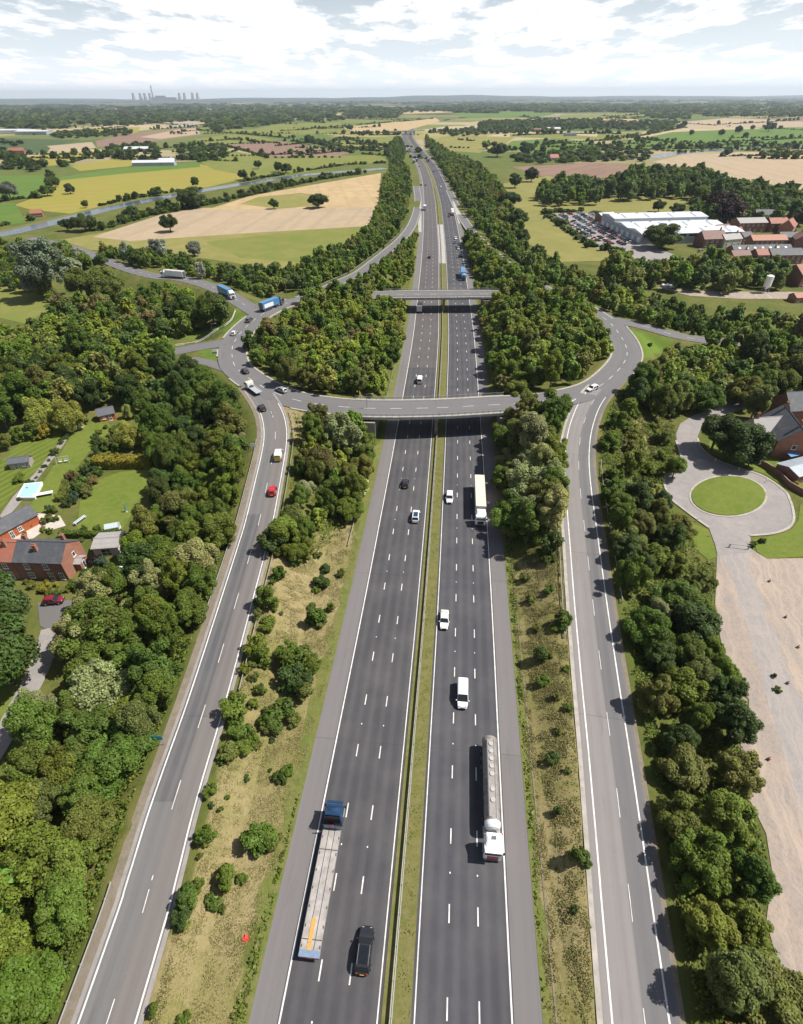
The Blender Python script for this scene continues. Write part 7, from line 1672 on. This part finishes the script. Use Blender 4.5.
def rigid(front, rz, label, cab, colour, length=8.5, h=2.6, name='box_truck', flat=False):
    r = empty(name, front, rz, label, 'truck'); W_ = 1.15
    MB().prism([(-1.9, .5), (-1.9, 2.5), (-.45, 2.5), (-.1, 1.75), (0, 1.5), (0, .4)], -W_, W_).build('cab', MT['car_'+cab], r, bevel=.08, smooth=True)
    MB().face_build('windscreen', [(-.09, -1.0, 1.8), (-.09, 1.0, 1.8), (-.42, .95, 2.42), (-.42, -.95, 2.42)], 'glass', r)
    for s in (-1, 1):
        MB().face_build('side_window', [(-1.4, s*(W_+.012), 1.55), (-.45, s*(W_+.012), 1.55), (-.6, s*(W_+.012), 2.3), (-1.4, s*(W_+.012), 2.3)], 'glass', r)
        MB().box((.02, s*.85, .7), (.08, .32, .18)).build('headlight', MT['lamp'], r); MB().box((-.25, s*1.3, 1.9), (.14, .18, .45)).build('wing_mirror', MT['black'], r)
        for x in (-1.0, -length+1.8): add_wheel(r, x, s*.95, .42, .28)
    MB().box((-length/2-.5, 0, .75), (length-1.6, .8, .22)).build('chassis', MT['chassis'], r)
    L_ = length-2.05; xc = -2.05-L_/2
    if flat:
        MB().box((xc, 0, 1.05), (L_, 2.2, .14)).build('bed', MT['car_silver'], r)
        for s in (-1, 1): MB().box((xc, s*1.1, 1.22), (L_, .06, .2)).build('side_rail', MT['car_white'], r)
        MB().box((-2.2, 0, 1.7), (.12, 2.1, 1.2)).build('headboard', MT['car_white'], r); MB().box((-2.7, 0, 1.35), (.7, 1.2, .4)).build('winch', MT['chassis'], r)
        MB().box((-1.2, 0, 2.6), (.3, 1.6, .16)).build('light_bar', MT['plate'], r)
    else:
        MB().box((xc, 0, .95+h/2), (L_, 2.4, h)).build('box_body', MT['car_'+colour], r, bevel=.05)
        MB().box((-length-.01, 0, .95+h/2), (.03, 2.1, h-.3)).build('rear_door', MT['car_silver'], r)
    return r

def on_line(pl, px, py, z0=0.0):
    z = z0
    for _ in range(3):
        x, y = G(px, py, z); i = int(np.argmin(np.hypot(pl[:, 0]-x, pl[:, 1]-y))); z = pl[i, 2]
    n, t = normals(pl); return (x, y, float(z)+.03), math.atan2(t[i, 1], t[i, 0])
def mw(px, py, toward=False, z=0):
    (x, y, _), a = on_line(MW, px, py); return (x, y, .014), a+(PI if toward else 0)
def front_of(p, a, d): return (p[0]+math.cos(a)*d, p[1]+math.sin(a)*d, p[2])

# the two big lorries: flatbed going away, tanker coming on
_, a = mw(322, 880); x, y = G(308.7, 957, 1.35); lorry(front_of((x, y, .014), a, 16.9), a, 'long empty flatbed lorry with dark blue cab and pale plank bed', 'blue', 'flatbed', 'blue', 16.9, 'flatbed_lorry')
x, y = G(492, 860, .4); _, a = mw(492, 860, True); lorry((x, y, .014), a, 'grey tanker lorry with white and red cab and seven round lids on its tank', 'white', 'tank', 'silver', 16.4, 'tanker_lorry', visor='red')
x, y = G(480.2, 525.5, .4); _, a = mw(481, 525, True); lorry((x, y, .014), a, 'box lorry with pale cream trailer roof and white cab beside the tree clump', 'white', 'box', 'cream', 16.5, 'box_lorry')
p, a = mw(365, 951); car(p, a, 'suv', 'black', 'black SUV with silver roof rails driving away beside the flatbed lorry', rails=True, roof_glass=True)
p, a = mw(462.3, 696.5, True); car(p, a, 'van', 'white', 'plain white panel van coming on behind the tanker lorry', name='van', cat='van', side_blank=True)
p, a = mw(444.3, 621.5, True); car(p, a, 'saloon', 'white', 'white saloon with dark sunroof hugging the grass strip', roof_glass=False)
p, a = mw(449.5, 499, True); car(p, a, 'estate', 'white', 'white car coming on beside the cream box lorry')
p, a = mw(415.8, 518); car(p, a, 'suv', 'white', 'white estate car with large blue glass roof driving away', roof_glass=True)
p, a = mw(405.5, 485); car(p, a, 'hatch', 'black', 'small black hatchback driving away ahead of the glass roofed car')
p, a = mw(419.8, 381.5); car(p, a, 'van', 'white', 'white van driving away between the two bridges', name='van', cat='van', side_blank=True)
p, a = mw(419.3, 313.5); rigid(front_of(p, a, 8.5), a, 'white box truck emerging from under the farther bridge', 'white', 'white', 8.5)
x, y = G(463.3, 281, 0); _, a = mw(463, 281, True); lorry((x, y, .014), a, 'light blue lorry coming on beyond the farther bridge', 'lightblue', 'box', 'lightblue', 15)
p, a = mw(429.3, 258); far_car(p, a, 'hatch', 'black', 'lone black car driving away past the slip road trees')
x, y = G(424.8, 209, 0); _, a = mw(425, 214); rigid((x, y, .014), a, 'white box truck driving away by the pale hatched nose', 'white', 'white', 9.5, 2.9)
for px, py, k, c, l in [(455.8, 239, 'saloon', 'white', 'white car coming on just beyond the blue lorry'), (458.4, 249.5, 'hatch', 'silver', 'silver car coming on between white car and blue lorry'), (460.6, 256, 'hatch', 'black', 'black car coming on closest behind the blue lorry'), (449, 217, 'hatch', 'maroon', 'dark red car coming on beside a white truck'), (441, 187, 'saloon', 'white', 'white car coming on at the exit slip nose'), (433.6, 172, 'hatch', 'black', 'black car coming on alone in the far bend'), (455, 243.5, 'hatch', 'grey', 'grey car coming on close to the white car')]:
    p, a = mw(px, py, True); far_car(p, a, k, c, l)
for px, py, k, c, l in [(421, 185.5, 'suv', 'black', 'left one of two black cars driving away side by side'), (425.5, 185.5, 'hatch', 'black', 'right one of two black cars driving away side by side'), (419, 167, 'hatch', 'grey', 'grey car driving away behind the far lorries'), (409, 152.5, 'hatch', 'red', 'red car driving away in the far bend'), (402, 137, 'hatch', 'white', 'white car driving away below the thin overbridge'), (405.5, 133.5, 'hatch', 'black', 'black car at the thin overbridge'), (412, 147, 'hatch', 'black', 'black car coming on at the far bend')]:
    p, a = mw(px, py, px == 412); far_car(p, a, k, c, l)
for px, py, tw, c, cc, l in [(452.7, 216, True, 'white', 'white', 'white lorry coming on beside the exit slip nose'), (428.5, 162, True, 'maroon', 'maroon', 'dark red lorry coming on in the far bend'), (421.8, 150.5, True, 'white', 'cream', 'pale lorry coming on higher in the far bend'), (416.5, 161, False, 'blue', 'lightblue', 'blue lorry driving away in the far bend'), (413.5, 162.5, False, 'blue', 'blue', 'dark blue lorry driving away beside another lorry'), (409, 150, False, 'white', 'white', 'white lorry driving away in the far bend')]:
    p, a = mw(px, py, tw); lorry(p, a, l, c, 'box', cc, 14)
# slip road and roundabout
p, a = on_line(SLIP_L, 273, 492.5); car(p, a, 'hatch', 'red', 'bright red hatchback climbing the exit slip road')
p, a = on_line(SLIP_L, 279, 457); car(p, a, 'van', 'white', 'white van with yellow rear panel on the exit slip road', name='van', cat='van', rear_mark=True, side_blank=True)
p, a = on_line(SLIP_L, 262.3, 409.5); car(p, a+.1, 'hatch', 'black', 'black car waiting at the top of the exit slip road')
p, a = on_line(SLIP_L, 249.3, 388); rigid(front_of(p, 2.25, .6), 2.25, 'white recovery truck with flat grey bed entering the roundabout', 'white', 'silver', 8.0, name='recovery_truck', flat=True)
def ring_car(px, py, kind, paint, label, **kw):
    p, a = on_line(RING, px, py, DECK); p = (p[0], p[1], DECK+.045); return car(p, a+PI, kind, paint, label, **kw)
ring_car(281.5, 391.5, 'estate', 'silver', 'silver estate car on the roundabout opposite the blue arrow sign')
ring_car(245.3, 372.5, 'hatch', 'black', 'black hatchback circling the west end of the roundabout')
ring_car(234.5, 334.5, 'hatch', 'white', 'white hatchback leaving the roundabout at the grass corner')
ring_car(249.5, 321.5, 'suv', 'grey', 'dark grey SUV circling ahead of the white hatchback')
ring_car(592, 390, 'estate', 'white', 'white estate car on the east side of the roundabout')
_, a = on_line(RING, 272, 309, DECK); x, y = G(282.5, 303.5, DECK+.3); lorry((x, y, DECK+.045), a+PI-.12, 'blue and white curtain sided lorry circling the roundabout', 'grey', 'curtain', 'lightblue', 13.6)
_, a = on_line(ARM_A, 220, 291, DECK); x, y = G(233.5, 299, DECK+.3); lorry((x, y, DECK+.03), a+PI, 'lorry with white cab and blue trailer waiting to join the roundabout', 'white', 'box', 'lightblue', 14)
(x, y, z), a = on_line(ARM_A, 163, 277, 6); lorry((x, y, z+.0), a, 'white lorry half hidden by trees on the side road', 'white', 'box', 'white', 14)
x, y = G(55, 603, 0); car((x, y, .30), .12, 'hatch', 'maroon', 'maroon car parked before the brick terrace')
x, y = G(118, 574, 0); car((x, y, .1), .9, 'hatch', 'white', 'white car tucked under the trees beside the terrace')
# parked cars at the factory
random.seed(21)
CP = []
rows = [((552, 215), (600, 243), 15), ((559, 214.5), (612, 245), 19), ((569, 214), (624, 246), 17), ((579, 213.5), (630, 244), 5), ((590, 213.5), (634, 240), 8), ((598, 214), (604, 217), 5)]
paints = ['white', 'silver', 'black', 'grey', 'blue', 'white', 'silver', 'red', 'black', 'lightblue', 'maroon']
word = dict(white='white', silver='silver', black='black', grey='grey', blue='dark blue', red='red', lightblue='light blue', maroon='dark red')
for ri, ((x0, y0), (x1, y1), n) in enumerate(rows):
    A = np.array(G(x0, y0, 0)); B = np.array(G(x1, y1, 0)); d = B-A; ang = math.atan2(d[1], d[0])
    n = int(np.linalg.norm(d)/2.75)
    n = min(n, 34)
    for k in range(n):
        if random.random() < .22: continue
        q = A+d*(k+.5)/n; c = random.choice(paints)
        rl = ('car park row at the meadow edge', 'second car park row from the meadow', 'middle row of the car park', 'fourth row of the car park', 'row along the factory wall', 'short row by the office block')[ri]
        far_car((q[0], q[1], .24), ang+PI/2+random.uniform(-.05, .05)+(PI if random.random() < .3 else 0), random.choice(['hatch', 'saloon', 'suv', 'estate']), c, f'{word[c]} parked car in the {rl}', 'cars parked at the factory')
for px, py, c, l in [(722, 262, 'white', 'white car by the village street'), (700, 252, 'silver', 'silver car parked beside the brown roofed hall'), (706, 255, 'black', 'black car parked beside the brown roofed hall'), (690, 268, 'white', 'white car on the pale lane behind the tree row')]:
    x, y = G(px, py, 0); far_car((x, y, .24), random.random()*3, 'hatch', c, l)
# ------------------------------------------------------------------ light, sky, air
W = bpy.data.worlds.new('World'); SC.world = W; W.use_nodes = True
nt = W.node_tree; bg = nt.nodes['Background']
SUN_EL, SUN_AZ = math.radians(55), math.radians(86)      # azimuth from the direction of view, clockwise
sky = N(nt, 'ShaderNodeTexSky', sky_type='NISHITA'); sky.sun_disc = False
sky.sun_elevation = SUN_EL; sky.sun_rotation = SUN_AZ; sky.air_density = 1.0; sky.dust_density = 1.2; sky.ozone_density = 1.0
tc = N(nt, 'ShaderNodeTexCoord').outputs['Generated']
sp = N(nt, 'ShaderNodeSeparateXYZ'); L(nt, tc, sp.inputs[0])
el = mth(nt, 'MAXIMUM', sp.outputs[2], .004)
cb = N(nt, 'ShaderNodeCombineXYZ')       # point where the view meets a cloud layer
den = mth(nt, 'ADD', el, .085)
L(nt, mth(nt, 'DIVIDE', sp.outputs[0], den), cb.inputs[0]); L(nt, mth(nt, 'DIVIDE', sp.outputs[1], den), cb.inputs[1])
mp = N(nt, 'ShaderNodeMapping'); mp.inputs['Scale'].default_value = (1, .55, 1); mp.inputs['Location'].default_value = (3.1, 7.7, .0); L(nt, cb.outputs[0], mp.inputs[0])
big = noise(nt, mp.outputs[0], 2.1, 9, .6); fine = noise(nt, mp.outputs[0], .5, 3, .5)
fld = mth(nt, 'ADD', mth(nt, 'MULTIPLY', big, .75), mth(nt, 'MULTIPLY', fine, .35))
cov = ramp(nt, fld, .50, .575)
top = ramp(nt, fld, .515, .60)
ccol = mix(nt, top, (15.2, 15.5, 16.0), (18.5, 17.5, 17.5))
low = ramp(nt, sp.outputs[2], .10, .26, 1, .12)         # cloud cover thins out overhead
veil = mix(nt, ramp(nt, sp.outputs[2], .02, .17, .85, .0), sky.outputs[0], (14.4, 15.6, 17.0))
veil = mix(nt, ramp(nt, sp.outputs[2], .0, .045, .85, .0), veil, (17.0, 17.8, 18.8))
L(nt, mix(nt, mth(nt, 'MULTIPLY', mth(nt, 'MULTIPLY', cov, low), ramp(nt, sp.outputs[2], .004, .02)), veil, ccol), bg.inputs[0]); bg.inputs[1].default_value = .055
sl = bpy.data.lights.new('sun', 'SUN'); sl.energy = 4.9; sl.angle = math.radians(.53); sl.color = (1, .955, .88)
so = bpy.data.objects.new('sun', sl); COL.objects.link(so)
to_sun = Vector((math.cos(SUN_EL)*math.sin(SUN_AZ), math.cos(SUN_EL)*math.cos(SUN_AZ), math.sin(SUN_EL)))
so.rotation_euler = to_sun.to_track_quat('Z', 'Y').to_euler(); so.location = (120, 40, 160)
# air
hb = MB(); hb.box((0, 13500, 156), (62000, 28400, 316)); hz = hb.build('haze', [bpy.data.materials.new('air')]); tag(hz, 'thin blue summer haze over the whole plain', 'haze', kind='stuff')
hm = hz.data.materials[0]; hm.use_nodes = True; t_ = hm.node_tree; t_.nodes.clear()
ov = t_.nodes.new('ShaderNodeOutputMaterial'); pv = t_.nodes.new('ShaderNodeVolumePrincipled'); pv.inputs['Density'].default_value = 5.0e-5; pv.inputs['Color'].default_value = (.76, .88, 1, 1); pv.inputs['Anisotropy'].default_value = .2
t_.links.new(pv.outputs[0], ov.inputs['Volume'])
vs = SC.view_settings; vs.view_transform = 'Standard'; vs.look = 'None'; vs.gamma = 1; vs.use_curve_mapping = False; vs.exposure = .5
SC.cycles.max_bounces = 5; SC.cycles.diffuse_bounces = 2; SC.cycles.glossy_bounces = 2; SC.cycles.transmission_bounces = 2; SC.cycles.transparent_max_bounces = 4; SC.cycles.volume_bounces = 0
